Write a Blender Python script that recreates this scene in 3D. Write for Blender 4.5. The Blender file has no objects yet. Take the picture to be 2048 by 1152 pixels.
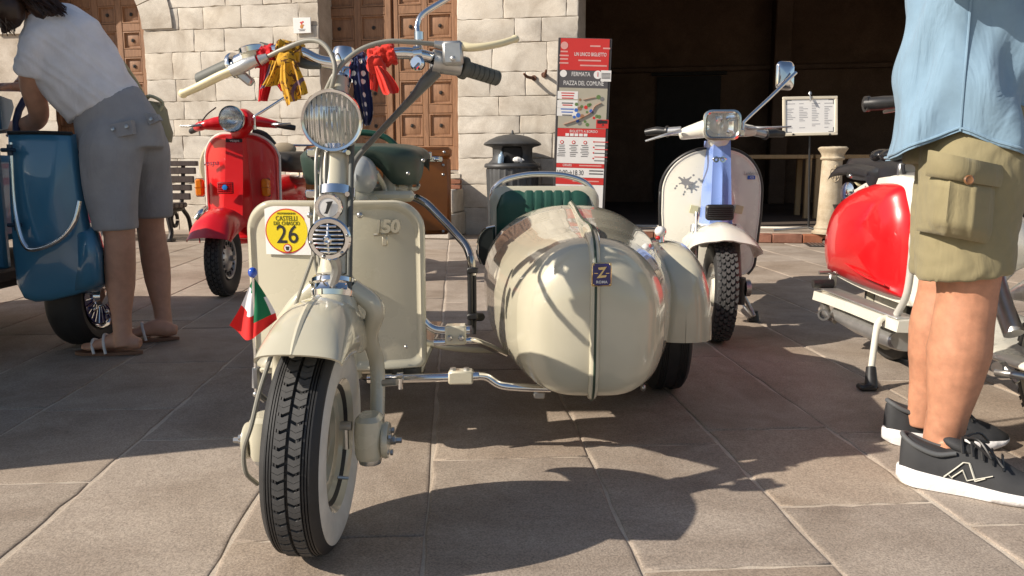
import bpy, bmesh, math, random
import numpy as np
from mathutils import Vector, Matrix

# ------------------------------------------------------------------ camera, sky, sun, exposure
scene = bpy.context.scene
R = math.radians
CAM_H, TILT, FPX = 0.733, R(8.6), 1607.0
cam_data = bpy.data.cameras.new('camera')
cam = bpy.data.objects.new('camera', cam_data)
scene.collection.objects.link(cam)
cam.location = (0, 0, CAM_H)
cam.rotation_euler = (R(90) - TILT, 0, 0)
cam_data.sensor_width = 36
cam_data.lens = 36 * FPX / 2048
cam_data.clip_start = 0.05
cam_data.clip_end = 400
scene.camera = cam

SUN = Vector((1.5, 0.48, -1.0)).normalized()          # direction the light travels
world = bpy.data.worlds.new('World'); scene.world = world
world.use_nodes = True
wn = world.node_tree.nodes; wl = world.node_tree.links
sky = wn.new('ShaderNodeTexSky'); sky.sky_type = 'NISHITA'; sky.sun_disc = False
sky.sun_elevation = math.asin(-SUN.z)
sky.sun_rotation = math.atan2(-SUN.x, -SUN.y)
wl.new(sky.outputs[0], wn['Background'].inputs[0])
wn['Background'].inputs[1].default_value = 0.076
ld = bpy.data.lights.new('sun', 'SUN'); ld.energy = 4.6; ld.angle = R(0.53); ld.color = (1.0, 0.90, 0.77)
sun = bpy.data.objects.new('sun', ld); scene.collection.objects.link(sun)
sun.rotation_euler = SUN.to_track_quat('-Z', 'Y').to_euler()
sun.location = (-6, -3, 8)
scene.view_settings.view_transform = 'Standard'
scene.view_settings.look = 'None'
scene.view_settings.exposure = 0.50
scene.view_settings.gamma = 1.0
scene.view_settings.use_curve_mapping = False

# ------------------------------------------------------------------ measuring helpers
def ray(px, py):
    u = (px - 1024) / FPX; v = -(py - 576) / FPX
    return Vector((u, math.cos(TILT) + v * math.sin(TILT), -math.sin(TILT) + v * math.cos(TILT)))
def at(px, py, Y):
    d = ray(px, py); t = Y / d.y
    return Vector((d.x * t, Y, CAM_H + d.z * t))
def gr(px, py, z=0.0):
    d = ray(px, py); t = (z - CAM_H) / d.z
    return Vector((d.x * t, d.y * t, z))

# ------------------------------------------------------------------ mesh helpers
rnd = random.Random(7)
COL = scene.collection
ORG = {}
def catmull(pts, sub):
    pts = [Vector(p) for p in pts]
    if sub <= 1 or len(pts) < 3: return pts
    out = []
    P = [pts[0] * 2 - pts[1]] + pts + [pts[-1] * 2 - pts[-2]]
    for i in range(1, len(P) - 2):
        a, b, c, d = P[i-1], P[i], P[i+1], P[i+2]
        for k in range(sub):
            t = k / sub
            out.append(0.5 * ((2*b) + (c - a) * t + (2*a - 5*b + 4*c - d) * t*t + (3*b - a - 3*c + d) * t**3))
    out.append(pts[-1])
    return out
def lerp_list(vals, n):
    xs = np.linspace(0, len(vals) - 1, n)
    return np.interp(xs, range(len(vals)), vals)
def frame(axis):
    a = Vector(axis).normalized()
    h = Vector((0, 0, 1)) if abs(a.z) < 0.9 else Vector((1, 0, 0))
    u = h.cross(a).normalized(); w = a.cross(u)
    return u, w, a

class MB:
    def __init__(s): s.v = []; s.f = []; s.m = []; s.mi = 0
    def add(s, vs, fs):
        o = len(s.v); s.v += [Vector(p) for p in vs]
        for f in fs: s.f.append([i + o for i in f]); s.m.append(s.mi)
        return s
    def loft(s, rings, closed=True, cap0=False, cap1=False):
        n = len(rings[0]); vs = [p for r in rings for p in r]; fs = []
        for i in range(len(rings) - 1):
            for j in range(n if closed else n - 1):
                k = (j + 1) % n
                fs.append([i*n + j, i*n + k, (i+1)*n + k, (i+1)*n + j])
        if cap0: fs.append(list(range(n))[::-1])
        if cap1: fs.append([(len(rings)-1)*n + j for j in range(n)])
        return s.add(vs, fs)
    def tube(s, path, r, n=10, sub=6, cap=True, flat=1.0):
        P = catmull(path, sub)
        rs = lerp_list(r, len(P)) if isinstance(r, (list, tuple)) else [r] * len(P)
        rings = []; u = None
        for i, p in enumerate(P):
            t = (P[min(i+1, len(P)-1)] - P[max(i-1, 0)]).normalized()
            if u is None: u, w, _ = frame(t)
            else:
                u = (u - t * u.dot(t)).normalized()
            w = t.cross(u)
            rings.append([p + (u * math.cos(a) + w * math.sin(a) * flat) * rs[i] for a in [2*math.pi*k/n for k in range(n)]])
        return s.loft(rings, True, cap, cap)
    def lathe(s, prof, c=(0,0,0), axis=(0,0,1), n=24, cap=True):
        u, w, a = frame(axis); c = Vector(c)
        rings = [[c + a*h + (u*math.cos(t) + w*math.sin(t)) * max(r, 1e-4) for t in [2*math.pi*k/n for k in range(n)]] for r, h in prof]
        return s.loft(rings, True, cap, cap)
    def box(s, c, size, rot=None, bev=0.0):
        c = Vector(c); h = Vector(size) / 2
        M = rot if rot is not None else Matrix.Identity(3)
        if bev <= 0:
            vs = [c + M @ Vector((x*h.x, y*h.y, z*h.z)) for x in (-1,1) for y in (-1,1) for z in (-1,1)]
            return s.add(vs, [[0,1,3,2],[4,6,7,5],[0,4,5,1],[2,3,7,6],[0,2,6,4],[1,5,7,3]])
        b = min(bev, h.x*.95, h.y*.95, h.z*.95)
        vs = []; idx = {}
        for x in (-1,1):
            for y in (-1,1):
                for z in (-1,1):
                    for k in range(3):
                        p = [x*(h.x-b), y*(h.y-b), z*(h.z-b)]; p[k] = (x*h.x, y*h.y, z*h.z)[k]
                        idx[x,y,z,k] = len(vs); vs.append(c + M @ Vector(p))
        fs = []
        S = (-1, 1)
        for q in S:
            fs.append([idx[q,-1,-1,0], idx[q,1,-1,0], idx[q,1,1,0], idx[q,-1,1,0]])
            fs.append([idx[-1,q,-1,1], idx[1,q,-1,1], idx[1,q,1,1], idx[-1,q,1,1]])
            fs.append([idx[-1,-1,q,2], idx[1,-1,q,2], idx[1,1,q,2], idx[-1,1,q,2]])
            for p in S:
                fs.append([idx[q,p,-1,0], idx[q,p,1,0], idx[q,p,1,1], idx[q,p,-1,1]])
                fs.append([idx[q,-1,p,0], idx[q,1,p,0], idx[q,1,p,2], idx[q,-1,p,2]])
                fs.append([idx[-1,q,p,1], idx[1,q,p,1], idx[1,q,p,2], idx[-1,q,p,2]])
                for o in S: fs.append([idx[q,p,o,0], idx[q,p,o,1], idx[q,p,o,2]])
        return s.add(vs, fs)
    def ell(s, c, r, rot=None, nu=20, nv=12):
        c = Vector(c); M = rot if rot is not None else Matrix.Identity(3)
        rings = []
        for i in range(nv + 1):
            ph = -math.pi/2 + math.pi * i / nv; cr = max(math.cos(ph), 1e-3)
            rings.append([c + M @ Vector((r[0]*cr*math.cos(t), r[1]*cr*math.sin(t), r[2]*math.sin(ph))) for t in [2*math.pi*k/nu for k in range(nu)]])
        return s.loft(rings, True, True, True)
    def grid(s, pts, thick=0.0, d=None):
        """pts: rows of points (open sheet); thick gives it a second face along d"""
        nr, nc = len(pts), len(pts[0])
        s.loft(pts, closed=False)
        if thick:
            d = Vector(d).normalized() * thick
            back = [[Vector(p) + d for p in r] for r in pts]
            s.loft(back[::-1], closed=False)
            per = [pts[0][j] for j in range(nc)] + [pts[i][-1] for i in range(1, nr)] + [pts[-1][j] for j in range(nc-2, -1, -1)] + [pts[i][0] for i in range(nr-2, 0, -1)]
            s.loft([per, [Vector(p) + d for p in per]], closed=True)
        return s
    def poly(s, outline, d, thick):
        """flat polygon (3D points) extruded along d"""
        n = len(outline); d = Vector(d).normalized() * thick
        a = [Vector(p) for p in outline]; b = [p + d for p in a]
        return s.add(a + b, [list(range(n))[::-1], [n + i for i in range(n)]] + [[i, (i+1) % n, n + (i+1) % n, n + i] for i in range(n)])
    def xf(s, M):
        s.v = [M @ p for p in s.v]; return s
    def mesh(s, name, recalc=True, sharp=38):
        me = bpy.data.meshes.new(name)
        me.from_pydata([tuple(p) for p in s.v], [], s.f)
        if any(s.m): me.polygons.foreach_set('material_index', s.m)
        if recalc:
            bm = bmesh.new(); bm.from_mesh(me)
            bmesh.ops.remove_doubles(bm, verts=bm.verts, dist=1e-5)
            bmesh.ops.recalc_face_normals(bm, faces=bm.faces)
            bm.to_mesh(me); bm.free()
        me.shade_smooth(); me.set_sharp_from_angle(angle=R(sharp))
        return me

def link(name, me, mats, parent=None):
    o = bpy.data.objects.new(name, me)
    if mats is not None and me is not None and len(me.materials) == 0:
        for m in (mats if isinstance(mats, (list, tuple)) else [mats]): me.materials.append(m)
    COL.objects.link(o)
    if parent:
        o.parent = parent
        if ORG.get(parent.name): ORG[o.name] = ORG[parent.name]
    return o
def obj(name, mb, mats, parent=None, sharp=38, recalc=True):
    """mesh built in the frame of its root; for roots made with at_world=True, in world space"""
    if parent is not None:
        org = ORG.get(parent.name)
        if org: mb.v = [p - org for p in mb.v]
    o = link(name, mb.mesh(name, recalc, sharp), mats, parent)
    if parent is not None and ORG.get(parent.name): ORG[o.name] = ORG[parent.name]
    return o
def thing(name, label, cat, loc=(0,0,0), rz=0.0, group=None, world=False):
    o = bpy.data.objects.new(name, None); COL.objects.link(o)
    o.empty_display_size = 0.1
    o.location = loc; o.rotation_euler = (0, 0, rz)
    o['label'] = label; o['category'] = cat
    if group: o['group'] = group
    if world: ORG[o.name] = Vector(loc)
    return o
def tag(o, label, cat, group=None):
    o['label'] = label; o['category'] = cat
    if group: o['group'] = group
    return o
def text(name, s, size, M, mat, parent=None, ext=0.0004, align='CENTER', sx=1.0, sp=1.0, shear=0.0, off=0.0):
    cu = bpy.data.curves.new('t', 'FONT'); cu.body = s; cu.size = size; cu.align_x = align; cu.align_y = 'CENTER'
    cu.extrude = ext; cu.space_character = sp; cu.shear = shear; cu.resolution_u = 3; cu.offset = off
    t = bpy.data.objects.new('t', cu); COL.objects.link(t)
    dg = bpy.context.evaluated_depsgraph_get()
    me = bpy.data.meshes.new_from_object(t.evaluated_get(dg))
    bpy.data.objects.remove(t)
    me.materials.clear()
    me.transform(M @ Matrix.Diagonal((sx, 1, 1, 1)))
    if parent is not None and ORG.get(parent.name): me.transform(Matrix.Translation(-ORG[parent.name]))
    return link(name, me, mat, parent)
def facing(p, right=(1,0,0), up=(0,0,1)):
    r = Vector(right).normalized(); u = Vector(up); u = (u - r * u.dot(r)).normalized(); n = r.cross(u)
    M = Matrix((r, u, n)).transposed().to_4x4(); M.translation = Vector(p)
    return M
def vox(mb, size, smooth=6, fac=0.5, sub=0):
    """union of overlapping closed solids as ONE continuous surface"""
    me = mb.mesh('tmp'); o = bpy.data.objects.new('tmp', me); COL.objects.link(o)
    m = o.modifiers.new('r', 'REMESH'); m.mode = 'VOXEL'; m.voxel_size = size; m.use_smooth_shade = True
    if smooth:
        q = o.modifiers.new('s', 'SMOOTH'); q.iterations = smooth; q.factor = fac
    dg = bpy.context.evaluated_depsgraph_get()
    out = bpy.data.meshes.new_from_object(o.evaluated_get(dg))
    bpy.data.objects.remove(o)
    out.shade_smooth()
    return out
def warp(me, fn):
    """fn(N x 3 coords, N x 3 normals) -> new coords"""
    n = len(me.vertices); co = np.empty(n*3); me.vertices.foreach_get('co', co)
    no = np.empty(n*3); me.vertices.foreach_get('normal', no)
    c = fn(co.reshape(-1, 3), no.reshape(-1, 3)); me.vertices.foreach_set('co', np.ascontiguousarray(c).ravel()); me.update()
def shift(me, org):
    me.transform(Matrix.Translation(-Vector(org))); return me
def limb(mb, secs, n=20, sub=4):
    """secs: (centre, rx, ry[, axis hint]) elliptical sections along a path, closed"""
    C = catmull([s[0] for s in secs], sub)
    rx = lerp_list([s[1] for s in secs], len(C)); ry = lerp_list([s[2] for s in secs], len(C))
    hint = Vector(secs[0][3]) if len(secs[0]) > 3 else Vector((1, 0, 0))
    rings = []
    for i, p in enumerate(C):
        t = (C[min(i+1, len(C)-1)] - C[max(i-1, 0)]).normalized()
        u = (hint - t * hint.dot(t)).normalized(); w = t.cross(u)
        rings.append([p + u*math.cos(a)*rx[i] + w*math.sin(a)*ry[i] for a in [2*math.pi*k/n for k in range(n)]])
    return mb.loft(rings, True, True, True)
def rotz(a): return Matrix.Rotation(a, 3, 'Z')
def rot(ax, a): return Matrix.Rotation(a, 3, ax)

# ------------------------------------------------------------------ materials
def mat(name, col, rough=0.5, metal=0.0, coat=0.0, var=0.12, vs=8.0, bump=0.0, bs=60.0, bd=0.002, spec=0.5, rvar=0.1, trans=0.0, ior=1.5, sheen=0.0, rand=0.0, detail=6.0):
    m = bpy.data.materials.new(name); m.use_nodes = True
    nt = m.node_tree; n = nt.nodes; l = nt.links; b = n['Principled BSDF']
    b.inputs['Base Color'].default_value = (*col, 1); b.inputs['Roughness'].default_value = rough
    b.inputs['Metallic'].default_value = metal; b.inputs['Specular IOR Level'].default_value = spec
    b.inputs['Coat Weight'].default_value = coat; b.inputs['Coat Roughness'].default_value = 0.03
    b.inputs['Transmission Weight'].default_value = trans; b.inputs['IOR'].default_value = ior
    b.inputs['Sheen Weight'].default_value = sheen
    tc = n.new('ShaderNodeTexCoord')
    if var > 0 or rvar > 0:
        nz = n.new('ShaderNodeTexNoise'); nz.inputs['Scale'].default_value = vs; nz.inputs['Detail'].default_value = detail; nz.inputs['Roughness'].default_value = 0.62
        l.new(tc.outputs['Object'], nz.inputs['Vector'])
    if var > 0:
        cr = n.new('ShaderNodeValToRGB'); e = cr.color_ramp.elements
        e[0].position = 0.25; e[1].position = 0.75
        e[0].color = (*[c * (1 - var) for c in col], 1); e[1].color = (*[min(1, c * (1 + var)) for c in col], 1)
        l.new(nz.outputs['Fac'], cr.inputs['Fac'])
        src = cr.outputs[0]
        if rand > 0:
            oi = n.new('ShaderNodeObjectInfo'); hs = n.new('ShaderNodeHueSaturation')
            mr = n.new('ShaderNodeMapRange'); mr.inputs[3].default_value = 1 - rand; mr.inputs[4].default_value = 1 + rand
            l.new(oi.outputs['Random'], mr.inputs[0]); l.new(mr.outputs[0], hs.inputs['Value']); l.new(src, hs.inputs['Color']); src = hs.outputs[0]
        l.new(src, b.inputs['Base Color'])
    if rvar > 0 and metal < 0.5 or rvar > 0.1:
        mr2 = n.new('ShaderNodeMapRange'); mr2.inputs[3].default_value = max(0.02, rough * (1 - rvar * 2)); mr2.inputs[4].default_value = min(1, rough * (1 + rvar * 2))
        l.new(nz.outputs['Fac'], mr2.inputs[0]); l.new(mr2.outputs[0], b.inputs['Roughness'])
    if bump > 0:
        bz = n.new('ShaderNodeTexNoise'); bz.inputs['Scale'].default_value = bs; bz.inputs['Detail'].default_value = 8; bz.inputs['Roughness'].default_value = 0.65
        bp = n.new('ShaderNodeBump'); bp.inputs['Strength'].default_value = bump; bp.inputs['Distance'].default_value = bd
        l.new(tc.outputs['Object'], bz.inputs['Vector']); l.new(bz.outputs['Fac'], bp.inputs['Height']); l.new(bp.outputs[0], b.inputs['Normal'])
    return m
def cloth(name, col, var=0.1, weave=900, fold=0.5, fs=9, fd=0.012, rough=0.85, sheen=0.15):
    m = mat(name, col, rough, var=var, vs=14, sheen=sheen, rvar=0, spec=0.2)
    nt = m.node_tree; n = nt.nodes; l = nt.links; b = n['Principled BSDF']; tc = [x for x in n if x.type == 'TEX_COORD'][0]
    w = n.new('ShaderNodeTexNoise'); w.inputs['Scale'].default_value = weave; w.inputs['Detail'].default_value = 2
    f = n.new('ShaderNodeTexNoise'); f.inputs['Scale'].default_value = fs; f.inputs['Detail'].default_value = 4; f.inputs['Distortion'].default_value = 0.6
    mp = n.new('ShaderNodeMapping'); mp.inputs['Scale'].default_value = (1.25, 1.25, 0.42); mp.inputs['Rotation'].default_value = (0.15, 0.35, 0.0)
    l.new(tc.outputs['Object'], w.inputs['Vector']); l.new(tc.outputs['Object'], mp.inputs['Vector']); l.new(mp.outputs[0], f.inputs['Vector'])
    b1 = n.new('ShaderNodeBump'); b1.inputs['Strength'].default_value = fold; b1.inputs['Distance'].default_value = fd
    b2 = n.new('ShaderNodeBump'); b2.inputs['Strength'].default_value = 0.25; b2.inputs['Distance'].default_value = 0.001
    l.new(f.outputs['Fac'], b1.inputs['Height']); l.new(w.outputs['Fac'], b2.inputs['Height']); l.new(b1.outputs[0], b2.inputs['Normal']); l.new(b2.outputs[0], b.inputs['Normal'])
    return m
def paint(name, col, rough=0.28, coat=0.9, var=0.04): return mat(name, col, rough, coat=coat, var=var, vs=5, bump=0.02, bs=40, bd=0.002, rvar=0.12)

CREAM = mat('cream_paint', (0.55, 0.515, 0.395), 0.26, coat=0.9, var=0.06, vs=3, bump=0.03, bs=30, bd=0.002, rvar=0.2)
CREAM_OLD = paint('cream_plastic', (0.74, 0.66, 0.43), 0.35, 0.4)
CHROME = mat('chrome', (0.78, 0.78, 0.78), 0.07, metal=1.0, var=0.04, vs=30, rvar=0.12)
STEEL = mat('dull_steel', (0.45, 0.45, 0.44), 0.32, metal=0.9, var=0.12, vs=30)
ALU = mat('aluminium', (0.52, 0.52, 0.51), 0.38, metal=0.8, var=0.15, vs=25, bump=0.15, bs=120)
RUBBER = mat('tyre_rubber', (0.022, 0.022, 0.023), 0.6, var=0.3, vs=25, bump=0.2, bs=300, bd=0.001)
RUBBER_DUSTY = mat('worn_tread_rubber', (0.075, 0.074, 0.073), 0.8, var=0.3, vs=30, bump=0.3, bs=250, bd=0.001)
BLACK = mat('black_plastic', (0.018, 0.018, 0.019), 0.4, var=0.2, vs=30)
GREYGRIP = mat('grey_rubber_grip', (0.095, 0.10, 0.090), 0.6, var=0.15, vs=40, bump=0.15, bs=200)
WHITEWALL = mat('whitewall_rubber', (0.62, 0.60, 0.55), 0.6, var=0.14, vs=18, bump=0.1, bs=150)
CABLE = mat('grey_cable_sheath', (0.27, 0.26, 0.22), 0.4, var=0.08, vs=60)
GREEN_LEATHER = mat('green_leather', (0.035, 0.058, 0.045), 0.42, var=0.2, vs=20, bump=0.25, bs=260, bd=0.001)
GREEN_VINYL = mat('green_vinyl', (0.022, 0.085, 0.060), 0.38, var=0.12, vs=12, bump=0.15, bs=240, bd=0.001)
TAN_LEATHER = mat('orange_tan_leather', (0.33, 0.105, 0.018), 0.4, var=0.22, vs=10, bump=0.25, bs=160, bd=0.001)
RED = paint('red_paint', (0.62, 0.006, 0.010), 0.3, 0.5)
WHITE = paint('white_paint', (0.74, 0.72, 0.63))
BLUE = paint('light_blue_paint', (0.20, 0.31, 0.68))
APEBLUE = paint('petrol_blue_paint', (0.048, 0.185, 0.31), 0.3)
GLASS = mat('clear_glass', (1, 1, 1), 0.02, trans=1.0, ior=1.45, var=0, rvar=0)
REFLECTOR = mat('reflector_silver', (0.90, 0.90, 0.89), 0.10, metal=1.0, var=0.05, vs=20)
AMBER = mat('amber_plastic', (0.75, 0.22, 0.01), 0.2, var=0.12, vs=60, coat=0.5)
REDLENS = mat('red_lens', (0.5, 0.01, 0.01), 0.2, var=0.1, coat=0.5)
PAPER = mat('white_card', (0.78, 0.77, 0.75), 0.5, var=0.03, vs=5)
INK = mat('black_ink', (0.02, 0.02, 0.02), 0.5, var=0.0, rvar=0)
YELLOWINK = mat('yellow_print', (0.80, 0.62, 0.01), 0.45, var=0.02)
REDINK = mat('red_print', (0.58, 0.035, 0.03), 0.45, var=0.03)
GREYINK = mat('grey_print', (0.09, 0.085, 0.09), 0.5, var=0.03)
BLUEINK = mat('blue_print', (0.04, 0.14, 0.5), 0.5, var=0.03)
GOLD = mat('gilt_metal', (0.75, 0.55, 0.28), 0.25, metal=0.9, var=0.05)
ENAMEL = mat('dark_blue_enamel', (0.015, 0.012, 0.12), 0.2, coat=0.8, var=0.05)
# ------------------------------------------------------------------ ground: stone slabs on a mortar bed
def stone_mat(name, c1, c2, scale, bump, rand, speck=0.35, hue=0.0):
    m = bpy.data.materials.new(name); m.use_nodes = True
    nt = m.node_tree; n = nt.nodes; l = nt.links; b = n['Principled BSDF']
    b.inputs['Roughness'].default_value = 0.8; b.inputs['Specular IOR Level'].default_value = 0.3
    tc = n.new('ShaderNodeTexCoord'); oi = n.new('ShaderNodeObjectInfo')
    big = n.new('ShaderNodeTexNoise'); big.inputs['Scale'].default_value = scale; big.inputs['Detail'].default_value = 8; big.inputs['Roughness'].default_value = 0.65
    fine = n.new('ShaderNodeTexNoise'); fine.inputs['Scale'].default_value = scale * 52; fine.inputs['Detail'].default_value = 5; fine.inputs['Roughness'].default_value = 0.7
    off = n.new('ShaderNodeVectorMath'); off.operation = 'MULTIPLY_ADD'
    l.new(oi.outputs['Random'], off.inputs[0]); off.inputs[1].default_value = (37, 53, 29); l.new(tc.outputs['Object'], off.inputs[2])
    for q in (big, fine): l.new(off.outputs[0], q.inputs['Vector'])
    cr = n.new('ShaderNodeValToRGB'); cr.color_ramp.elements[0].position = 0.3; cr.color_ramp.elements[1].position = 0.72
    cr.color_ramp.elements[0].color = (*c1, 1); cr.color_ramp.elements[1].color = (*c2, 1)
    l.new(big.outputs['Fac'], cr.inputs['Fac'])
    mx = n.new('ShaderNodeMix'); mx.data_type = 'RGBA'; mx.blend_type = 'MULTIPLY'; mx.inputs[0].default_value = 1.0
    fr = n.new('ShaderNodeValToRGB'); fr.color_ramp.elements[0].position = 0.32; fr.color_ramp.elements[1].position = 0.62
    fr.color_ramp.elements[0].color = (1 - speck, 1 - speck, 1 - speck, 1); fr.color_ramp.elements[1].color = (1.08, 1.07, 1.05, 1)
    l.new(fine.outputs['Fac'], fr.inputs['Fac']); l.new(cr.outputs[0], mx.inputs[6]); l.new(fr.outputs[0], mx.inputs[7])
    # dark pits
    vo = n.new('ShaderNodeTexVoronoi'); vo.inputs['Scale'].default_value = scale * 28; l.new(off.outputs[0], vo.inputs['Vector'])
    pr = n.new('ShaderNodeValToRGB'); pr.color_ramp.elements[0].position = 0.06; pr.color_ramp.elements[1].position = 0.14
    pr.color_ramp.elements[0].color = (0.45, 0.42, 0.40, 1); pr.color_ramp.elements[1].color = (1, 1, 1, 1)
    l.new(vo.outputs['Distance'], pr.inputs['Fac'])
    gate = n.new('ShaderNodeMath'); gate.operation = 'GREATER_THAN'; gate.inputs[1].default_value = 0.55
    l.new(big.outputs['Fac'], gate.inputs[0])
    mx2 = n.new('ShaderNodeMix'); mx2.data_type = 'RGBA'; mx2.blend_type = 'MULTIPLY'
    l.new(gate.outputs[0], mx2.inputs[0]); l.new(mx.outputs[2], mx2.inputs[6]); l.new(pr.outputs[0], mx2.inputs[7])
    stn = n.new('ShaderNodeTexNoise'); stn.inputs['Scale'].default_value = 1.7; stn.inputs['Detail'].default_value = 7; stn.inputs['Roughness'].default_value = 0.7; stn.inputs['Distortion'].default_value = 0.8
    geo = n.new('ShaderNodeNewGeometry'); l.new(geo.outputs['Position'], stn.inputs['Vector'])
    sr = n.new('ShaderNodeValToRGB'); sr.color_ramp.elements[0].position = 0.30; sr.color_ramp.elements[1].position = 0.56
    sr.color_ramp.elements[0].color = (0.62, 0.58, 0.54, 1); sr.color_ramp.elements[1].color = (1, 1, 1, 1); l.new(stn.outputs['Fac'], sr.inputs['Fac'])
    mx3 = n.new('ShaderNodeMix'); mx3.data_type = 'RGBA'; mx3.blend_type = 'MULTIPLY'; mx3.inputs[0].default_value = 0.85
    l.new(mx2.outputs[2], mx3.inputs[6]); l.new(sr.outputs[0], mx3.inputs[7])
    hs = n.new('ShaderNodeHueSaturation'); mr = n.new('ShaderNodeMapRange'); mr.inputs[3].default_value = 1 - rand; mr.inputs[4].default_value = 1 + rand
    l.new(oi.outputs['Random'], mr.inputs[0]); l.new(mr.outputs[0], hs.inputs['Value'])
    wn_ = n.new('ShaderNodeTexWhiteNoise'); wn_.noise_dimensions = '1D'; l.new(oi.outputs['Random'], wn_.inputs['W'])
    ms = n.new('ShaderNodeMapRange'); ms.inputs[3].default_value = 0.9; ms.inputs[4].default_value = 1.1; l.new(wn_.outputs[0], ms.inputs[0]); l.new(ms.outputs[0], hs.inputs['Saturation'])
    l.new(mx3.outputs[2], hs.inputs['Color']); l.new(hs.outputs[0], b.inputs['Base Color'])
    ad = n.new('ShaderNodeMath'); ad.operation = 'MULTIPLY_ADD'; ad.inputs[1].default_value = 0.35
    l.new(fine.outputs['Fac'], ad.inputs[0]); l.new(big.outputs['Fac'], ad.inputs[2])
    bp = n.new('ShaderNodeBump'); bp.inputs['Strength'].default_value = bump; bp.inputs['Distance'].default_value = 0.012
    l.new(ad.outputs[0], bp.inputs['Height']); l.new(bp.outputs[0], b.inputs['Normal'])
    return m
PAVE = stone_mat('grey_brown_paving_stone', (0.355, 0.292, 0.240), (0.490, 0.415, 0.345), 4.5, 0.42, 0.055, speck=0.5)
MORTAR = stone_mat('pale_mortar', (0.52, 0.44, 0.36), (0.72, 0.64, 0.54), 9, 0.5, 0.0)
WALLSTONE = stone_mat('pale_limestone', (0.58, 0.52, 0.44), (0.74, 0.69, 0.61), 3.0, 0.38, 0.06, speck=0.2)
WALLJOINT = stone_mat('limestone_joint', (0.50, 0.43, 0.35), (0.68, 0.61, 0.53), 6, 0.6, 0.0)
BRICK = stone_mat('red_brick_kerb', (0.24, 0.095, 0.055), (0.36, 0.16, 0.10), 5, 0.5, 0.15)
DARKWALL = stone_mat('shade_brown_plaster', (0.11, 0.070, 0.047), (0.18, 0.116, 0.078), 1.5, 0.4, 0.0)  # base colour kept low to put the portico's deep shade into the plaster
DARKFLOOR = stone_mat('shade_dark_floor', (0.085, 0.065, 0.052), (0.13, 0.10, 0.082), 2.5, 0.3, 0.1)  # floor colour darkened too, carrying part of the interior shade
def wood_mat(name, c1, c2, scale=2.2):
    m = bpy.data.materials.new(name); m.use_nodes = True
    nt = m.node_tree; n = nt.nodes; l = nt.links; b = n['Principled BSDF']; b.inputs['Roughness'].default_value = 0.62
    tc = n.new('ShaderNodeTexCoord'); mp = n.new('ShaderNodeMapping'); mp.inputs['Scale'].default_value = (14, 14, 1.6)
    oi = n.new('ShaderNodeObjectInfo'); off = n.new('ShaderNodeVectorMath'); off.operation = 'MULTIPLY_ADD'
    l.new(oi.outputs['Random'], off.inputs[0]); off.inputs[1].default_value = (31, 17, 23); l.new(tc.outputs['Object'], off.inputs[2])
    nz = n.new('ShaderNodeTexNoise'); nz.inputs['Scale'].default_value = scale; nz.inputs['Detail'].default_value = 9; nz.inputs['Roughness'].default_value = 0.7; nz.inputs['Distortion'].default_value = 1.2
    l.new(off.outputs[0], mp.inputs['Vector']); l.new(mp.outputs[0], nz.inputs['Vector'])
    cr = n.new('ShaderNodeValToRGB'); cr.color_ramp.elements[0].position = 0.3; cr.color_ramp.elements[1].position = 0.7
    cr.color_ramp.elements[0].color = (*c1, 1); cr.color_ramp.elements[1].color = (*c2, 1)
    l.new(nz.outputs['Fac'], cr.inputs['Fac']); l.new(cr.outputs[0], b.inputs['Base Color'])
    bp = n.new('ShaderNodeBump'); bp.inputs['Strength'].default_value = 0.35; bp.inputs['Distance'].default_value = 0.004
    l.new(nz.outputs['Fac'], bp.inputs['Height']); l.new(bp.outputs[0], b.inputs['Normal'])
    return m
DOORWOOD = wood_mat('brown_door_wood', (0.17, 0.082, 0.040), (0.34, 0.175, 0.090))
BENCHWOOD = wood_mat('dark_bench_wood', (0.045, 0.030, 0.026), (0.095, 0.066, 0.056))
TABLEWOOD = wood_mat('light_table_wood', (0.30, 0.19, 0.085), (0.40, 0.26, 0.13))
IRON = mat('dark_iron', (0.035, 0.030, 0.028), 0.55, metal=0.4, var=0.3, vs=30, bump=0.3, bs=80)

ground = MB(); ground.grid([[(-200, -200, -0.03), (200, -200, -0.03)], [(-200, 200, -0.03), (200, 200, -0.03)]])
g = obj('ground', ground, PAVE); g['kind'] = 'structure'
bed = MB(); bed.box((0.5, 4.5, -0.0145), (16, 13, 0.022))
b_ = obj('mortar_bed', bed, MORTAR); b_['kind'] = 'structure'
pav = bpy.data.objects.new('pavement', None); COL.objects.link(pav); pav['kind'] = 'structure'
e_ = Vector((0.9976, 0.0699, 0)); d_ = Vector((-0.0699, 0.9976, 0))
lines = [-0.863, -0.45, -0.067, 0.335, 0.698, 1.048, 1.43]
while lines[0] > -6.6: lines.insert(0, lines[0] - rnd.uniform(0.36, 0.48))
while lines[-1] < 7.0: lines.append(lines[-1] + rnd.uniform(0.36, 0.48))
joints = {-0.863: [0.75, 1.38, 2.16, 2.95], -0.45: [0.9, 1.53, 2.74], -0.067: [1.05, 1.95, 2.85], 0.335: [0.6, 1.36, 2.02, 2.8], 0.698: [0.95, 1.62, 2.13, 3.0], 1.048: [0.8, 1.5, 2.08, 2.9]}
nslab = 0
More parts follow.
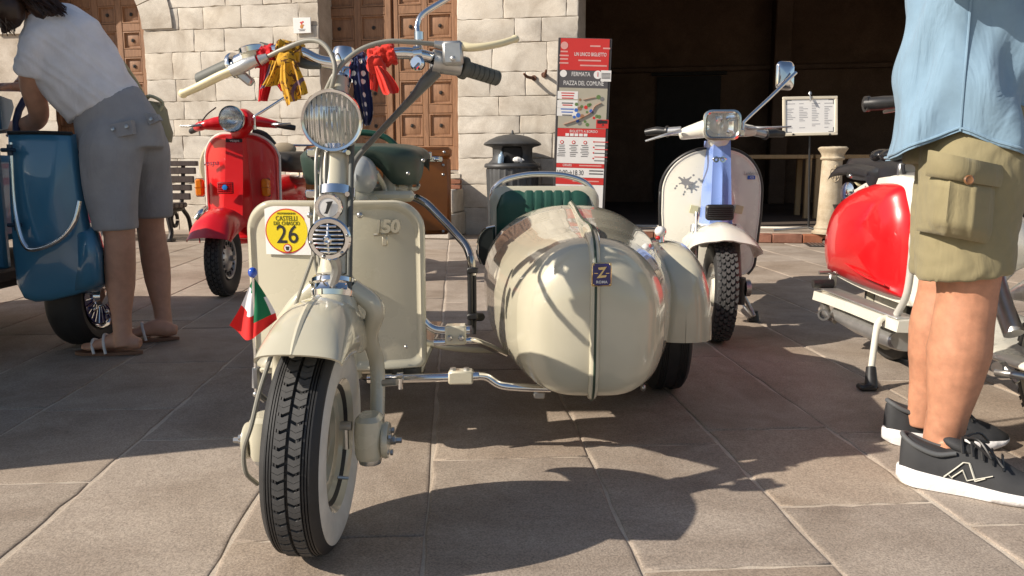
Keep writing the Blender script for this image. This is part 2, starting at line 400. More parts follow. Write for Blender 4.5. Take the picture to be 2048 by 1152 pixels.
for i in range(len(lines) - 1):
    a0, a1 = lines[i], lines[i+1]
    js = list(joints.get(lines[i], [rnd.uniform(0.3, 0.9)]))
    if -1.4 < lines[i] < -0.9: js = [0.7, 1.25, 1.87, 2.45, 3.05]
    while js[-1] < 9.2: js.append(js[-1] + rnd.uniform(0.55, 1.15))
    for k in range(len(js) - 1):
        b0, b1 = js[k], js[k+1]
        cx = (e_ * (a0 + a1) / 2 + d_ * (b0 + b1) / 2)
        if abs(cx.x) > 0.70 * cx.y + 0.55: continue
        if cx.y > 9.3: continue
        gap = 0.0035 + rnd.uniform(0, 0.0025)
        c = [(a0 + gap, b0 + gap), (a1 - gap, b0 + gap), (a1 - gap, b1 - gap), (a0 + gap, b1 - gap)]
        near = cx.y < 3.6
        per = []
        for q in range(4):
            p, r_ = c[q], c[(q+1) % 4]
            ns = (9 if near else 3)
            for s_ in range(ns):
                t = s_ / ns; jit = 0.0028 if s_ else 0.0
                per.append((p[0] + (r_[0]-p[0])*t + rnd.gauss(0, jit), p[1] + (r_[1]-p[1])*t + rnd.gauss(0, jit)))
        ca, cb = (a0+a1)/2, (b0+b1)/2
        zt = rnd.uniform(-0.0008, 0.0008); tx = rnd.uniform(-.002, .002); ty = rnd.uniform(-.002, .002)
        def ring(ins, dz):
            out = []
            for (pa, pb) in per:
                la = max(1e-6, abs(pa-ca)); lb = max(1e-6, abs(pb-cb))
                qa = ca + (pa-ca) * (1 - ins / ((a1-a0)/2)); qb = cb + (pb-cb) * (1 - ins / ((b1-b0)/2))
                out.append(e_ * (qa-ca) + d_ * (qb-cb) + Vector((0, 0, zt + dz + tx*(qa-ca) + ty*(qb-cb))))
            return out
        mb = MB(); mb.loft([ring(0, -0.016), ring(0, -0.0022), ring(0.003, -0.0004), ring(0.010, 0)], True, False, True)
        o = obj('paving_stone', mb, PAVE, pav, sharp=60, recalc=False); o.location = (cx.x, cx.y, 0)
        nslab += 1

# ------------------------------------------------------------------ stone building with two doors and a dark portico
WA = R(-11); WO = Vector((-0.13, 8.73, 0))
wdir = Vector((math.cos(WA), math.sin(WA), 0)); wnor = Vector((math.sin(WA), -math.cos(WA), 0))  # outward normal
def wp(px, py, depth=0.0):
    d = ray(px, py); c = Vector((0, 0, CAM_H)); o = WO - wnor * depth
    t = (o - c).dot(wnor) / d.dot(wnor); p = c + d * t - WO
    return p.dot(wdir), p.z
bld = thing('stone_building', 'pale stone building with two wooden panelled doors and a dark open portico on the right', 'building', WO, WA)
rows = [-0.03, 0.29, 0.54, 0.82, 1.08, 1.266, 1.467, 1.717, 2.016, 2.26, 2.5, 2.78, 3.05]
tL0, tL1 = wp(296, 200)[0], wp(641, 150)[0]
tR0, tR1 = wp(915, 150)[0], wp(1156, 100)[0]
TLD = tL0 - 1.55                       # left jamb of the left door
DEPTH = 0.33
back = MB()
for (x0, x1, z0, z1) in ((-9, TLD, 0, 3.2), (tL0, tL1, 0, 3.2), (tR0, tR1, 0, 3.2), (-9, 14, 3.2, 7.5), (tL1, tR0, 0, 0.68), (tR1 + 6.2, 14, 0, 3.2)):
    back.box(((x0+x1)/2, 0.36, (z0+z1)/2), (x1-x0, 0.7, z1-z0))
obj('wall', back, WALLJOINT, bld)
def block(x0, x1, z0, z1, proud=None, mat_=None, name='stone_block', y0=0.007):
    g_ = 0.0015 + rnd.random() * 0.002
    h = proud if proud is not None else rnd.uniform(0.002, 0.006)
    n1, n2 = max(3, int((x1-x0)/0.06)), max(3, int((z1-z0)/0.06))
    ca, cb = (x0+x1)/2, (z0+z1)/2
    per = []
    cs = [(x0+g_, z0+g_), (x1-g_, z0+g_), (x1-g_, z1-g_), (x0+g_, z1-g_)]
    for q in range(4):
        p, r_ = cs[q], cs[(q+1) % 4]; ns = n1 if q % 2 == 0 else n2
        for s_ in range(ns):
            t = s_/ns; j = 0.003
            per.append((p[0]+(r_[0]-p[0])*t + rnd.gauss(0, j), p[1]+(r_[1]-p[1])*t + rnd.gauss(0, j)))
    tx, tz = rnd.uniform(-.008, .008), rnd.uniform(-.008, .008)
    def ring(ins, y):
        return [Vector(((pa-ca)*(1-ins/((x1-x0)/2)), y - h + tx*(pa-ca) + tz*(pb-cb) + (rnd.gauss(0, .0012)), (pb-cb)*(1-ins/((z1-z0)/2)))) for pa, pb in per]
    mb = MB(); mb.loft([ring(0, y0 + h), ring(0, 0.003), ring(0.002, 0.0008), ring(0.010, 0)], True, False, True)
    o = obj(name, mb, mat_ or WALLSTONE, bld, sharp=50, recalc=False); o.location = (ca, 0, cb)
    return o
def lay(x0, x1, zmax=2.8):
    for k in range(len(rows) - 1):
        z0, z1 = rows[k], rows[k+1]
        if z1 > zmax + 0.3: break
        xs = [x0]
        while x1 - xs[-1] > 0.78:
            xs.append(xs[-1] + rnd.uniform(0.3, 0.72))
        if x1 - xs[-1] > 0.5 and rnd.random() < 0.5: xs.append(xs[-1] + (x1 - xs[-1]) * rnd.uniform(.4, .6))
        xs.append(x1)
        for q in range(len(xs) - 1):
            block(xs[q], xs[q+1], z0, z1)
lay(tL0, tL1); lay(tR0, tR1); lay(-5.4, TLD)
# arch stones over the left door
acx = (tL0 + TLD) / 2; arad = (tL0 - TLD) / 2; azs = wp(290, 60)[1]
for k in range(9):
    a0, a1 = math.pi * k / 9, math.pi * (k+1) / 9
    mb = MB(); ins, out = [], []
    for q in range(5):
        a = a0 + (a1 - a0) * (0.02 + 0.96 * q / 4)
        ins.append(Vector((acx + arad*math.cos(a), 0, azs + arad*math.sin(a))))
        out.append(Vector((acx + (arad+0.38)*math.cos(a), 0, azs + (arad+0.38)*math.sin(a))))
    outline = ins + out[::-1]
    mb.poly([p + Vector((0, -0.027, 0)) for p in outline], (0, 1, 0), 0.26)
    obj('arch_stone', mb, WALLSTONE, bld)
for sgn in (-1, 1):        # spandrel fill between arch ring and wall
    mb = MB(); pts = [Vector((acx + sgn*(arad + 0.02), -0.004, azs))]
    pts += [Vector((acx + sgn*arad*1.02*math.cos(a), -0.004, azs + arad*1.02*math.sin(a))) for a in [math.pi/2*q/8 for q in range(9)]]
    pts += [Vector((acx, -0.004, 3.3)), Vector((acx + sgn*(arad+0.02), -0.004, 3.3))]
    mb.poly(pts, (0, 1, 0), 0.2); obj('arch_spandrel', mb, WALLSTONE, bld)
# panelled doors
def door(x0, x1, z0, z1, leafs, pitch, zfirst, label):
    y = DEPTH
    mb = MB(); mb.box(((x0+x1)/2, y + 0.075, (z0+z1)/2), (x1-x0, 0.05, z1-z0))
    d = obj('door', mb, DOORWOOD, bld)
    fr = MB()
    def bar(a, b, c, e, yy, th): fr.box(((a+b)/2, yy, (c+e)/2), (b-a, th, e-c), bev=0.008)
    for (l0, l1, cols) in leafs:
        for (c0, c1) in cols: pass
        xs = [l0] + [v for c in cols for v in c] + [l1]
        for q in range(0, len(xs), 2): bar(xs[q], xs[q+1], z0, z1, y + 0.03, 0.045)
        z = zfirst
        while z < z1:
            for (c0, c1) in cols: bar(c0 - 0.004, c1 + 0.004, z - 0.095, z, y + 0.032, 0.041)
            z += pitch
        bar(l0, l1, z0, min(zfirst - 0.095, z0 + 0.34), y + 0.026, 0.05)
    obj('door_frame', fr, DOORWOOD, d)
    for (l0, l1, cols) in leafs:
        z = zfirst
        while z < z1 - 0.1:
            for (c0, c1) in cols:
                w, h = (c1-c0), pitch - 0.095
                mb = MB(); cx, cz = (c0+c1)/2, z + h/2
                def rr(i, yy): return [Vector((cx + sx*(w/2 - i), yy, cz + sz*(h/2 - i))) for sx, sz in ((-1,-1),(1,-1),(1,1),(-1,1))]
                mb.loft([rr(0.001, y + 0.012), rr(0.014, y + 0.010), rr(0.022, y + 0.034), rr(0.034, y + 0.036), rr(0.05, y + 0.030)], True, False, True)
                p = obj('door_panel', mb, DOORWOOD, d, sharp=25)
                st = MB()
                for a in range(4):
                    Mx = rot('Y', a * math.pi/4 + 0.3)
                    st.box((cx, y + 0.024, cz), (0.042, 0.012, 0.009), Mx)
                st.ell((cx, y + 0.018, cz), (0.010, 0.008, 0.010), nu=8, nv=5)
                obj('iron_stud', st, IRON, d)
            z += pitch
    return d
def tx(px, y=150): return wp(px, y, DEPTH + 0.03)[0]
dz0 = wp(800, 340, DEPTH)[1]
pz = (wp(850, 160, DEPTH)[1] - wp(850, 226, DEPTH)[1])
zf = wp(850, 275, DEPTH)[1]
door(tL1 - 0.02, tR0 + 0.02, dz0, 3.2, [(tL1 - 0.02, tx(786), [(tx(652), tx(712)), (tx(726), tx(774))]), (tx(791), tR0 + 0.02, [(tx(800), tx(846)), (tx(858), tx(905))])], pz, zf, '')
pz2 = (wp(250, 53, DEPTH)[1] - wp(250, 105, DEPTH)[1])
zf2 = wp(250, 150, DEPTH)[1]
while zf2 - pz2 > 0.35: zf2 -= pz2
cw = tx(244) - tx(210)
xs2 = []
xr = tx(288)
for q in range(6):
    xs2.append((xr - cw, xr)); xr -= cw + (tx(257) - tx(244))
xs2 = xs2[::-1]
xm = (xs2[2][1] + xs2[3][0]) / 2
door(TLD - 0.02, tL0 + 0.02, 0.12, 3.2, [(TLD - 0.02, xm - 0.004, [c for c in xs2[:3]]), (xm + 0.004, tL0 + 0.02, xs2[3:])], pz2, zf2, '')
# stone steps below the middle door
stx0, stx1 = wp(600, 350)[0], wp(936, 380)[0]
zz = [0.0, 0.25, 0.50, 0.672]
dep = [0.70, 0.48, 0.26]
for k in range(3):
    x = stx0 + 0.0
    right = stx1 - (0.0, 0.02, 0.12)[k] - 0.02
    while x < right - 0.02:
        w = min(rnd.uniform(0.4, 0.75), right - x)
        if right - x - w < 0.2: w = right - x
        mb = MB(); mb.box((x + w/2, -dep[k]/2, (zz[k]+zz[k+1])/2), (w - 0.006, dep[k] - 0.002, zz[k+1]-zz[k] - 0.005), bev=0.012)
        obj('step_stone', mb, WALLSTONE, bld); x += w
for k in range(3):
    mb = MB(); mb.box((stx1 - 0.06, -0.28 - 0.0, 0.52 + 0.055*k), (0.115, 0.06, 0.046), bev=0.006); obj('brick', mb, BRICK if k < 2 else WALLSTONE, bld)
# portico
px0, px1 = tR1, tR1 + 6.2
inn = MB(); D = 6.5; FZ = 0.10
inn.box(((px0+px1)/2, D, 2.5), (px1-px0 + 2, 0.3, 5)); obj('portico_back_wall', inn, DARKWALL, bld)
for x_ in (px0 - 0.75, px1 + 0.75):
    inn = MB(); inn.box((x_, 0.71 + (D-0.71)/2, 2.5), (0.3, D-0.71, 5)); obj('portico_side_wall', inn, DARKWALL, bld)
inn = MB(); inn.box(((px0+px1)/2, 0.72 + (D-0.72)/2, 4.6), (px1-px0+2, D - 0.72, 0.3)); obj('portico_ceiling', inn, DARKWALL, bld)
for q in range(2):     # pilasters seen inside
    xr_ = px0 + 2.75 + q*3.0
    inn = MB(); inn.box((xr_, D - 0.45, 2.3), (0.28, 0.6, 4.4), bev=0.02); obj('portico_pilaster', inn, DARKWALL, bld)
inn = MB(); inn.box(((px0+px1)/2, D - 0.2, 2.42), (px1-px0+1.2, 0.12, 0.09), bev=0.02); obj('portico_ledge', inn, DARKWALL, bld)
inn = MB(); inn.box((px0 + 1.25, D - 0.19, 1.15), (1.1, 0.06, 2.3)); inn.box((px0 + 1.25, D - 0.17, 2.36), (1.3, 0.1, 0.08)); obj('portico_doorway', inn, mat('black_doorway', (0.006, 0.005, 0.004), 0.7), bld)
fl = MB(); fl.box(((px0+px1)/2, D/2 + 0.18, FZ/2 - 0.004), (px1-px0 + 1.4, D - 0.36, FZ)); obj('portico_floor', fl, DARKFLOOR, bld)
fl = MB(); fl.box(((px0+px1)/2 + 0.2, 0.28, FZ/2), (px1-px0 - 0.0, 0.14, FZ + 0.012), bev=0.01); obj('threshold_strip', fl, WALLSTONE, bld)
x = px0 + 0.02
while x < px1:
    w = rnd.uniform(0.24, 0.30)
    mb = MB(); mb.box((x + w/2, -0.40, 0.044), (w - 0.006, 0.11, 0.088), bev=0.008); obj('kerb_brick', mb, BRICK, bld); x += w
mb = MB(); mb.box(((px0+px1)/2, -0.069, 0.047), (px1-px0, 0.554, 0.094), bev=0.006); obj('kerb_slab', mb, PAVE, bld)
# ------------------------------------------------------------------ wheels shared by all vehicles
def tyre_mb(C, axis, Rr, w, rim, n=72, ribs=False):
    prof = [(rim, -w*.30), (rim + .006, -w*.36), (rim + (Rr-rim)*.35, -w*.47), (rim + (Rr-rim)*.62, -w*.50), (Rr - w*.16, -w*.46), (Rr - w*.07, -w*.39)]
    inner = []
    if ribs:
        for k in range(5):
            h = -.36 + .045*k; r_ = Rr - w*(.045 - .008*k)
            inner += [(r_, w*(h)), (r_ + .0005, w*(h + .028)), (r_ - .005, w*(h + .031)), (r_ - .005, w*(h + .042))]
        inner += [(Rr - .0075, -w*.12), (Rr - .0075, 0)]
    else:
        inner = [(Rr - w*.03, -w*.28), (Rr - .006, -w*.1), (Rr - .006, 0)]
    half = prof + inner
    full = half + [(r_, -h) for r_, h in half[::-1][1:]]
    mb = MB(); mb.lathe(full, C, axis, n, cap=False)
    return mb
def tread_blocks(mb, C, axis, Rr, w, cols, n, bw, bl, chevron=0.0, th=0.007, stag=True, ph=0.0):
    u, v, a = frame(axis); C = Vector(C)
    for ci, h in enumerate(cols):
        for k in range(n):
            t = 2*math.pi*(k + (0.5 if (stag and ci % 2) else 0) + ph)/n
            dt = bl/Rr/2; hw = bw/2
            drop = 0.10 * (abs(h)/(w/2))**2 * w
            pts = []
            ch = chevron/Rr
            for (hh, tt) in ((-hw, -dt), (0, -dt + ch), (hw, -dt), (hw, dt), (0, dt + ch), (-hw, dt)):
                for rr_ in (Rr - drop - th, Rr - drop): pts.append(C + a*(h + hh) + (u*math.cos(t+tt) + v*math.sin(t+tt))*rr_)
            mb.add(pts, [[1,3,5,7,9,11], [0,1,11,10], [0,2,3,1], [2,4,5,3], [4,6,7,5], [6,8,9,7], [8,10,11,9]])
    return mb

# ------------------------------------------------------------------ cream scooter with sidecar
SC = thing('scooter_with_sidecar', 'cream vintage scooter with a bulbous cream sidecar and race number 26 in the foreground', 'scooter', (-0.377, 1.436, 0), world=True)
WC = Vector((-0.377, 1.478, 0.208)); AX = Vector((math.cos(R(2)), 0, -math.sin(R(2))))
fw = MB()
fw.lathe([(0.0, -.035), (.075, -.032), (.078, -.012), (.098, -.008), (.103, .004), (.103, .024), (.085, .020), (.078, .004), (.045, .002), (.04, .02), (0, .022)], WC, AX, 64)
whl = obj('front_wheel', fw, CREAM, SC)
ty = tyre_mb(WC, AX, 0.206, 0.107, 0.108, 120, ribs=True)
obj('tyre', ty, RUBBER, whl, sharp=20)
tb = tread_blocks(MB(), WC, AX, 0.2065, 0.107, (-0.0132, 0.0132), 46, 0.0205, 0.0106, chevron=0.005, th=0.008); tread_blocks(tb, WC, AX, 0.2065, 0.107, (-0.0132, 0.0132), 46, 0.0205, 0.0106, chevron=0.005, th=0.008, ph=0.41); tread_blocks(tb, WC, AX, 0.2010, 0.107, (-0.0132, 0.0132), 46, 0.0205, 0.0106, chevron=0.005, th=0.003, ph=0.205)
o = obj('tyre_tread_block', tb, RUBBER_DUSTY, whl, sharp=20, recalc=False); o['kind'] = 'stuff'
ww = MB(); ww.lathe([(.126, .0475), (.140, .0530), (.160, .0560), (.176, .0540), (.185, .0505), (.186, .046)], WC, AX, 96, cap=False); obj('whitewall', ww, WHITEWALL, whl)
rm = MB(); rm.lathe([(.090, .012), (.102, .024), (.110, .034), (.118, .042), (.127, .0482), (.128, .045)], WC, AX, 72, cap=False); obj('rim', rm, CREAM, whl)
vv = MB(); q = WC + AX*.03 + Vector((0, .045, -.085)); vv.tube([q, q + AX*.02 + Vector((0, .008, -.004))], .0035, 8); obj('valve', vv, STEEL, whl)

# fender around the wheel
def fender(mb, C, ax, Rc, hw, t0, t1, n=28, m=17, skirt=.05, p=2.6, thick=.004, flare0=0.0, taper=1.0, ridge=0.006, lipk=0.55):
    C = Vector(C); a = Vector(ax).normalized(); up = Vector((0, 0, 1)); up = (up - a*up.dot(a)).normalized(); fwd = a.cross(up) * 1
    if fwd.y > 0: fwd = -fwd
    def pt(s, x, e):
        t = t0 + (t1 - t0)*s
        k = abs(x)
        w_ = hw * (1 - (1-taper)*abs(s - .25))
        lat = w_ * (math.sin(k*math.pi/2))**0.9 * (1 if x >= 0 else -1)
        sk = skirt * (lipk + (1.2 - lipk)*math.sin(math.pi*min(1, max(0, s*1.05))))
        rad = Rc - sk * (1 - math.cos(k*math.pi/2)**(2/p)) - e
        if k < 0.12: rad += ridge*(1 - k/.12)
        if s < .08: rad += flare0*(1 - s/.08)
        return C + a*(lat*(1 - e/hw*.6)) + (fwd*math.cos(t) + up*math.sin(t))*rad
    S = [i/n for i in range(n+1)]; X = [-1 + 2*j/m for j in range(m+1)]
    rows_ = [[pt(s, x, 0) for x in X] for s in S]; rin = [[pt(s, x, thick) for x in X] for s in S]
    mb.loft(rows_, closed=False); mb.loft(rin[::-1], closed=False)
    per = lambda r: r[0] + [r[i][-1] for i in range(1, n)] + r[n][::-1] + [r[i][0] for i in range(n-1, 0, -1)]
    mb.loft([per(rows_), per(rin)], True)
    return mb
fd = fender(MB(), WC + Vector((0.012, 0, 0)), AX, 0.284, 0.077, R(50), R(150), skirt=.085, taper=.86, ridge=0.0, lipk=0.30, p=3.0)
obj('front_fender', fd, CREAM, SC, sharp=50)
rg = MB(); tt = [R(50 + 5.0*k) for k in range(10)]
rg.tube([WC + Vector((0.012, 0, 0)) + Vector((0, -math.cos(t), math.sin(t)))*0.2800 for t in tt], [.005, .007, .008, .008, .007], 8, 3, flat=1.0)
obj('fender_crest', rg, CREAM, SC)
# steering column along the rake
def colp(z):     # centre of the column at a height
    k = (z - 0.45) / 0.50
    return Vector((-0.345 - 0.011*k, 1.525 + 0.185*k, z))
cw_ = MB(); cw_.lathe([(.0, -.09), (.040, -.07), (.050, -.045), (.052, -.02), (.046, .005), (.037, .026), (0, .030)], colp(.47), (0, .35, 1), 32)
cw_.xf(Matrix.Identity(4)); obj('fork_crown', cw_, CREAM, SC)
st = MB(); st.tube([colp(.47), colp(.60), colp(.75), colp(.86), colp(.91)], [.036, .034, .027, .021, .020], 24, 4); obj('steering_column', st, CREAM, SC)
nt_ = MB()
nt_.lathe([(.030, -.005), (.044, -.004), (.046, .006), (.041, .012), (.039, .020), (.043, .024), (.043, .032), (.036, .040), (.03, .042)], colp(.485), (0, .35, 1), 32); obj('headset_nut', nt_, CHROME, SC)
for zc, rr_ in ((.76, .030), (.68, .035)):
    bm_ = MB(); bm_.lathe([(rr_, -.009), (rr_ + .003, -.009), (rr_ + .003, .009), (rr_, .009)], colp(zc), (0, .35, 1), 28, cap=False)
    c = colp(zc); bm_.box(c + Vector((-.042, -.016, 0)), (.03, .014, .016), bev=.003); bm_.tube([c + Vector((.03, -.022, 0)), c + Vector((.03, -.04, 0))], .005, 8)
    obj('cable_clamp', bm_, CHROME, SC)
for dx in (-.0335, -.0245, -.016):
    cb = MB(); c = [colp(z) + Vector((dx*(1.0 - .0*z), -.028 + rnd.uniform(-.004, .004), 0)) for z in (.49, .56, .62, .68, .76, .82)]
    c[0] += Vector((.012, .02, 0)); c[-1] += Vector((.012, .03, .01)); cb.tube(c, .0034, 8, 5); obj('control_cable', cb, CABLE, SC)
cb = MB(); cb.tube([colp(z) + Vector((.033, -.020, 0)) for z in (.46, .55, .66, .76, .80)], [.0065, .006, .0055, .0055, .005], 10, 4); obj('control_cable', cb, GREYGRIP, SC)
# maker's emblem: white disc with a slanted bar in a chrome ring
c = colp(.655) + Vector((-.004, -.046, 0)); n_ = Vector((0, -1, -.12)).normalized()
em = MB(); em.lathe([(0, -.012), (.026, -.012), (.0275, 0), (.0255, .004), (.0195, .003), (.0190, .001), (0, .001)], c, n_, 36); eo = obj('column_emblem', em, CHROME, SC)
em = MB(); em.lathe([(0, 0), (.0185, 0), (.0185, .0022), (0, .0026)], c, n_, 32); obj('emblem_disc', em, PAPER, eo)
M_ = facing(c + n_*.004, (1, 0, 0), (0, -.12, 1))
em = MB(); em.poly([M_ @ Vector(p) for p in ((-.009, -.011, 0), (-.002, -.012, 0), (.0085, .010, 0), (.010, .013, 0), (-.004, .011, 0), (-.001, .008, 0), (-.0055, -.0075, 0))], n_, .001); obj('emblem_bar', em, INK, eo)
# horn
c = at(658, 478, 1.475); n_ = Vector((0.0, -1, -.05)).normalized()
hn = MB(); hn.lathe([(0, -.05), (.028, -.048), (.03, -.012), (.038, -.010), (.040, -.003), (.037, .001), (.030, .001), (.029, -.006), (0, -.006)], c, n_, 40); ho = obj('horn', hn, CHROME, SC)
M_ = facing(c, (1, 0, 0), (0, .05, 1)); gl = MB()
for k in range(-3, 4):
    h = .0078*k; w_ = math.sqrt(max(.0001, .0275**2 - h*h))
    pts = [M_ @ Vector((-w_ + 2*w_*q/8, h, .004 + .006*(1 - (((-w_ + 2*w_*q/8)**2 + h*h)/.0275**2)))) for q in range(9)]
    gl.tube(pts, .0026, 8, 2)
gl.tube([M_ @ Vector((0, -.027, .004)), M_ @ Vector((0, 0, .0105)), M_ @ Vector((0, .027, .004))], .003, 8, 4)
gl.lathe([(.006, 0), (.008, .006), (.005, .009), (0, .006)], c + n_*.008, n_, 20); obj('horn_grille', gl, CHROME, ho)
gl = MB(); gl.lathe([(0, 0), (.0285, 0), (.0285, .001), (0, .001)], c - n_*.004, n_, 28); obj('horn_backing', gl, INK, ho)
for k in range(6):
    a = k*math.pi/3 + .2; s_ = MB(); s_.ell(M_ @ Vector((.0345*math.cos(a), .0345*math.sin(a), .001)), (.0035, .003, .0035), nu=8, nv=5); obj('screw', s_, STEEL, ho)
br = MB(); br.tube([c + Vector((0, .02, -.03)), c + Vector((.005, .035, -.06)), colp(.50) + Vector((0, -.03, 0))], .010, 8); obj('horn_bracket', br, STEEL, SC)
# headlight
def headlight(parent, c, n_, rad, shell, flutes=11, depth=.09, ring=CHROME, name='headlight'):
    c = Vector(c); n_ = Vector(n_).normalized(); X_, Y_, a = frame(n_)
    sh = MB(); sh.lathe([(0, -depth), (rad*.45, -depth*.93), (rad*.8, -depth*.6), (rad*.97, -depth*.22), (rad*1.0, -.01), (rad*.96, -.008)], c, n_, 44, cap=False); h = obj(name, sh, shell, parent)
    rf = MB(); rf.lathe([(.004, -depth*.62), (rad*.3, -depth*.56), (rad*.6, -depth*.40), (rad*.82, -depth*.2), (rad*.92, -.006)], c, n_, 40, cap=False); obj('reflector', rf, REFLECTOR, h)
    bl = MB(); bl.ell(c - n_*depth*.38, (.009, .009, .009), nu=12, nv=8); obj('bulb', bl, GLASS, h)
    rg_ = MB(); rg_.lathe([(rad*.93, -.006), (rad*1.03, -.008), (rad*1.06, 0), (rad*1.02, .007), (rad*.93, .006), (rad*.91, .0)], c, n_, 52, cap=False); obj('headlight_rim', rg_, ring, h)
    le = MB(); r0 = rad*.935; NX = flutes*8; NV = 16
    def lp(x, t, back):
        y = t*math.sqrt(max(0, r0*r0 - x*x)); q_ = (x*x + y*y)/(r0*r0); z = .006 + .011*(1 - q_)
        if back: z -= .003 + .0022*(.5 + .5*math.cos(x/r0*math.pi*flutes/1.0))
        return c + X_*x + Y_*y + n_*z
    xs_l = [r0*(-1 + 2*i/NX) for i in range(NX + 1)]
    rings = [[lp(x, -1 + 2*j/NV, 0) for j in range(NV + 1)] + [lp(x, 1 - 2*j/NV, 1) for j in range(NV + 1)] for x in xs_l]
    le.loft(rings, True, True, True); obj('lens', le, GLASS, h, sharp=60, recalc=True)
    return h
n_ = Vector((0.02, -1, -.03)).normalized(); 
HC = at(664, 241, 1.60)
headlight(SC, HC, n_, .0575, CREAM)
br = MB(); br.tube([HC + Vector((0, .07, -.02)), colp(.81)], .02, 10); obj('headlight_bracket', br, CREAM, SC)
# fork legs and trailing link housings
for s_ in (-1, 1):
    off = .098*s_
    top = colp(.50) + Vector((.035*s_, .0, .0))
    p = [top, colp(.46) + Vector((.078*s_, .015, 0)), WC + Vector((off*.95, .095, .19)), WC + Vector((off*1.02, .13, .12)), WC + Vector((off*1.05, .10, .02)), WC + Vector((off*1.06, .075, -.03))]
    fl_ = MB(); fl_.tube(p, [.019, .019, .017, .0155, .015, .015], 16, 6); obj('fork_leg', fl_, CREAM, SC)
    hb = MB(); hc = WC + Vector((off*1.03, 0.02, 0.0))
    cs = Vector((hc.x, hc.y, 0))
    rings = []
    for z, sx, sy in ((.052, .018, .026), (.044, .026, .036), (.015, .028, .040), (-.022, .027, .038), (-.032, .024, .034)):
        rings.append([hc + Vector((sx*abs(math.cos(a))**.7*(1 if math.cos(a) >= 0 else -1), sy*abs(math.sin(a))**.7*(1 if math.sin(a) >= 0 else -1), z)) for a in [2*math.pi*k/20 for k in range(20)]])
    hb.loft(rings, True, True, True)
    hb.lathe([(0, 0), (.034, 0), (.036, .006), (.034, .012), (.012, .014), (0, .014)], hc + Vector((s_*.026, .0, .0)), (s_, 0, 0), 28)
    ho = obj('suspension_housing', hb, CREAM, SC)
    cp = MB(); cp.lathe([(0, 0), (.021, 0), (.023, -.006), (.021, -.014), (.013, -.015), (.012, -.010), (0, -.010)], hc + Vector((0, 0, -.032)), (0, 0, 1), 24); obj('housing_cap', cp, STEEL, ho)
    for a in (.6, 2.6, 4.6):
        bo = MB(); bo.lathe([(0, 0), (.006, 0), (.006, .005), (0, .006)], hc + Vector((s_*.040, .024*math.cos(a), .024*math.sin(a))), (s_, 0, 0), 6); obj('bolt', bo, STEEL, ho)
    bo = MB(); bo.lathe([(0, 0), (.009, 0), (.009, .012), (.006, .014), (.006, .024), (0, .024)], hc + Vector((s_*.038, 0, 0)), (s_, 0, 0), 6); obj('axle_nut', bo, STEEL, ho)
    if s_ > 0:
        bo = MB(); bo.tube([hc + Vector((-.03, -.02, .035)), hc + Vector((-.052, -.02, .035))], .009, 10); bo.tube([hc + Vector((-.042, -.02, .035)), hc + Vector((-.042, -.02, -.01))], .006, 8); obj('brake_arm', bo, STEEL, ho)
        bo = MB(); bo.tube([hc + Vector((.02, .05, .10)), hc + Vector((.05, .04, .105))], .007, 8); obj('bolt', bo, STEEL, ho)
lb = WC + Vector((-.111, 0, 0))
cb = MB(); cb.tube([at(546, 700, 1.42), at(520, 780, 1.38), at(503, 850, 1.36), at(488, 900, 1.36), at(492, 945, 1.37), at(515, 968, 1.40)], .0042, 8, 6); obj('brake_cable', cb, CABLE, SC)
cb = MB(); cb.tube([at(626, 512, 1.50), at(600, 585, 1.50), at(577, 650, 1.50), at(560, 690, 1.47)], .0035, 8, 4); obj('speedometer_cable', cb, CABLE, SC)

# legshield : convex sheet with a rolled rim
LY = 1.95
lcx = at(667, 550, LY).x; lz1 = at(667, 401, LY).z; lz0 = at(667, 742, LY).z; lhw = (at(847, 550, LY).x - at(487, 550, LY).x)/2
lcz = (lz0+lz1)/2; lhh = (lz1-lz0)/2
def legshield(mb, cx, cy, cz, hw, hh, rtop, rbot, bow, roll=.012, n=14, tilt=0.0, narrow=0.0):
    out = []
    def corner(ccx, ccz, r, a0):
        for k in range(n):
            a = a0 + math.pi/2*k/(n-1); out.append((ccx + r*math.cos(a), ccz + r*math.sin(a)))
    corner(hw - rtop, hh - rtop, rtop, 0); corner(-hw + rtop, hh - rtop, rtop, math.pi/2)
    corner(-hw + rbot, -hh + rbot, rbot, math.pi); corner(hw - rbot, -hh + rbot, rbot, -math.pi/2)
    # densify straight edges
    dens = []
    for i, p in enumerate(out):
        q = out[(i+1) % len(out)]; L = math.dist(p, q); m = max(1, int(L/.03))
        for k in range(m): dens.append((p[0] + (q[0]-p[0])*k/m, p[1] + (q[1]-p[1])*k/m))
    def pt(x, z, dy):
        nx = x * (1 - narrow*max(0, -z/hh))
        return Vector((cx + nx, cy + bow*(x/hw)**2 + dy + tilt*z, cz + z))
    rings = []
    for sc_, dy in ((.02, 0), (.25, 0), (.5, 0), (.75, 0), (.90, 0.0)):
        rings.append([pt(x*sc_, z*sc_, dy) for x, z in dens])
    def inset(ins, dy): return [pt(x*(1 - ins/hw), z*(1 - ins/hh), dy) for x, z in dens]
    rings += [inset(roll*2.2, 0), inset(roll*1.7, -roll*.15), inset(roll, -roll*.85), inset(roll*.35, -roll*.8), inset(0, -roll*.1), inset(0, roll*.5), inset(roll*.5, roll*1.2), inset(roll*1.5, roll*1.0), inset(roll*2.2, .004)]
    rings += [[pt(x*s, z*s, .005) for x, z in dens] for s in (.9, .5, .02)]
    mb.loft(rings, True, True, True)
    return mb
ls = legshield(MB(), lcx, LY, lcz, lhw, lhh, .075, .02, .045, .011); lso = obj('legshield', ls, CREAM, SC, sharp=50)
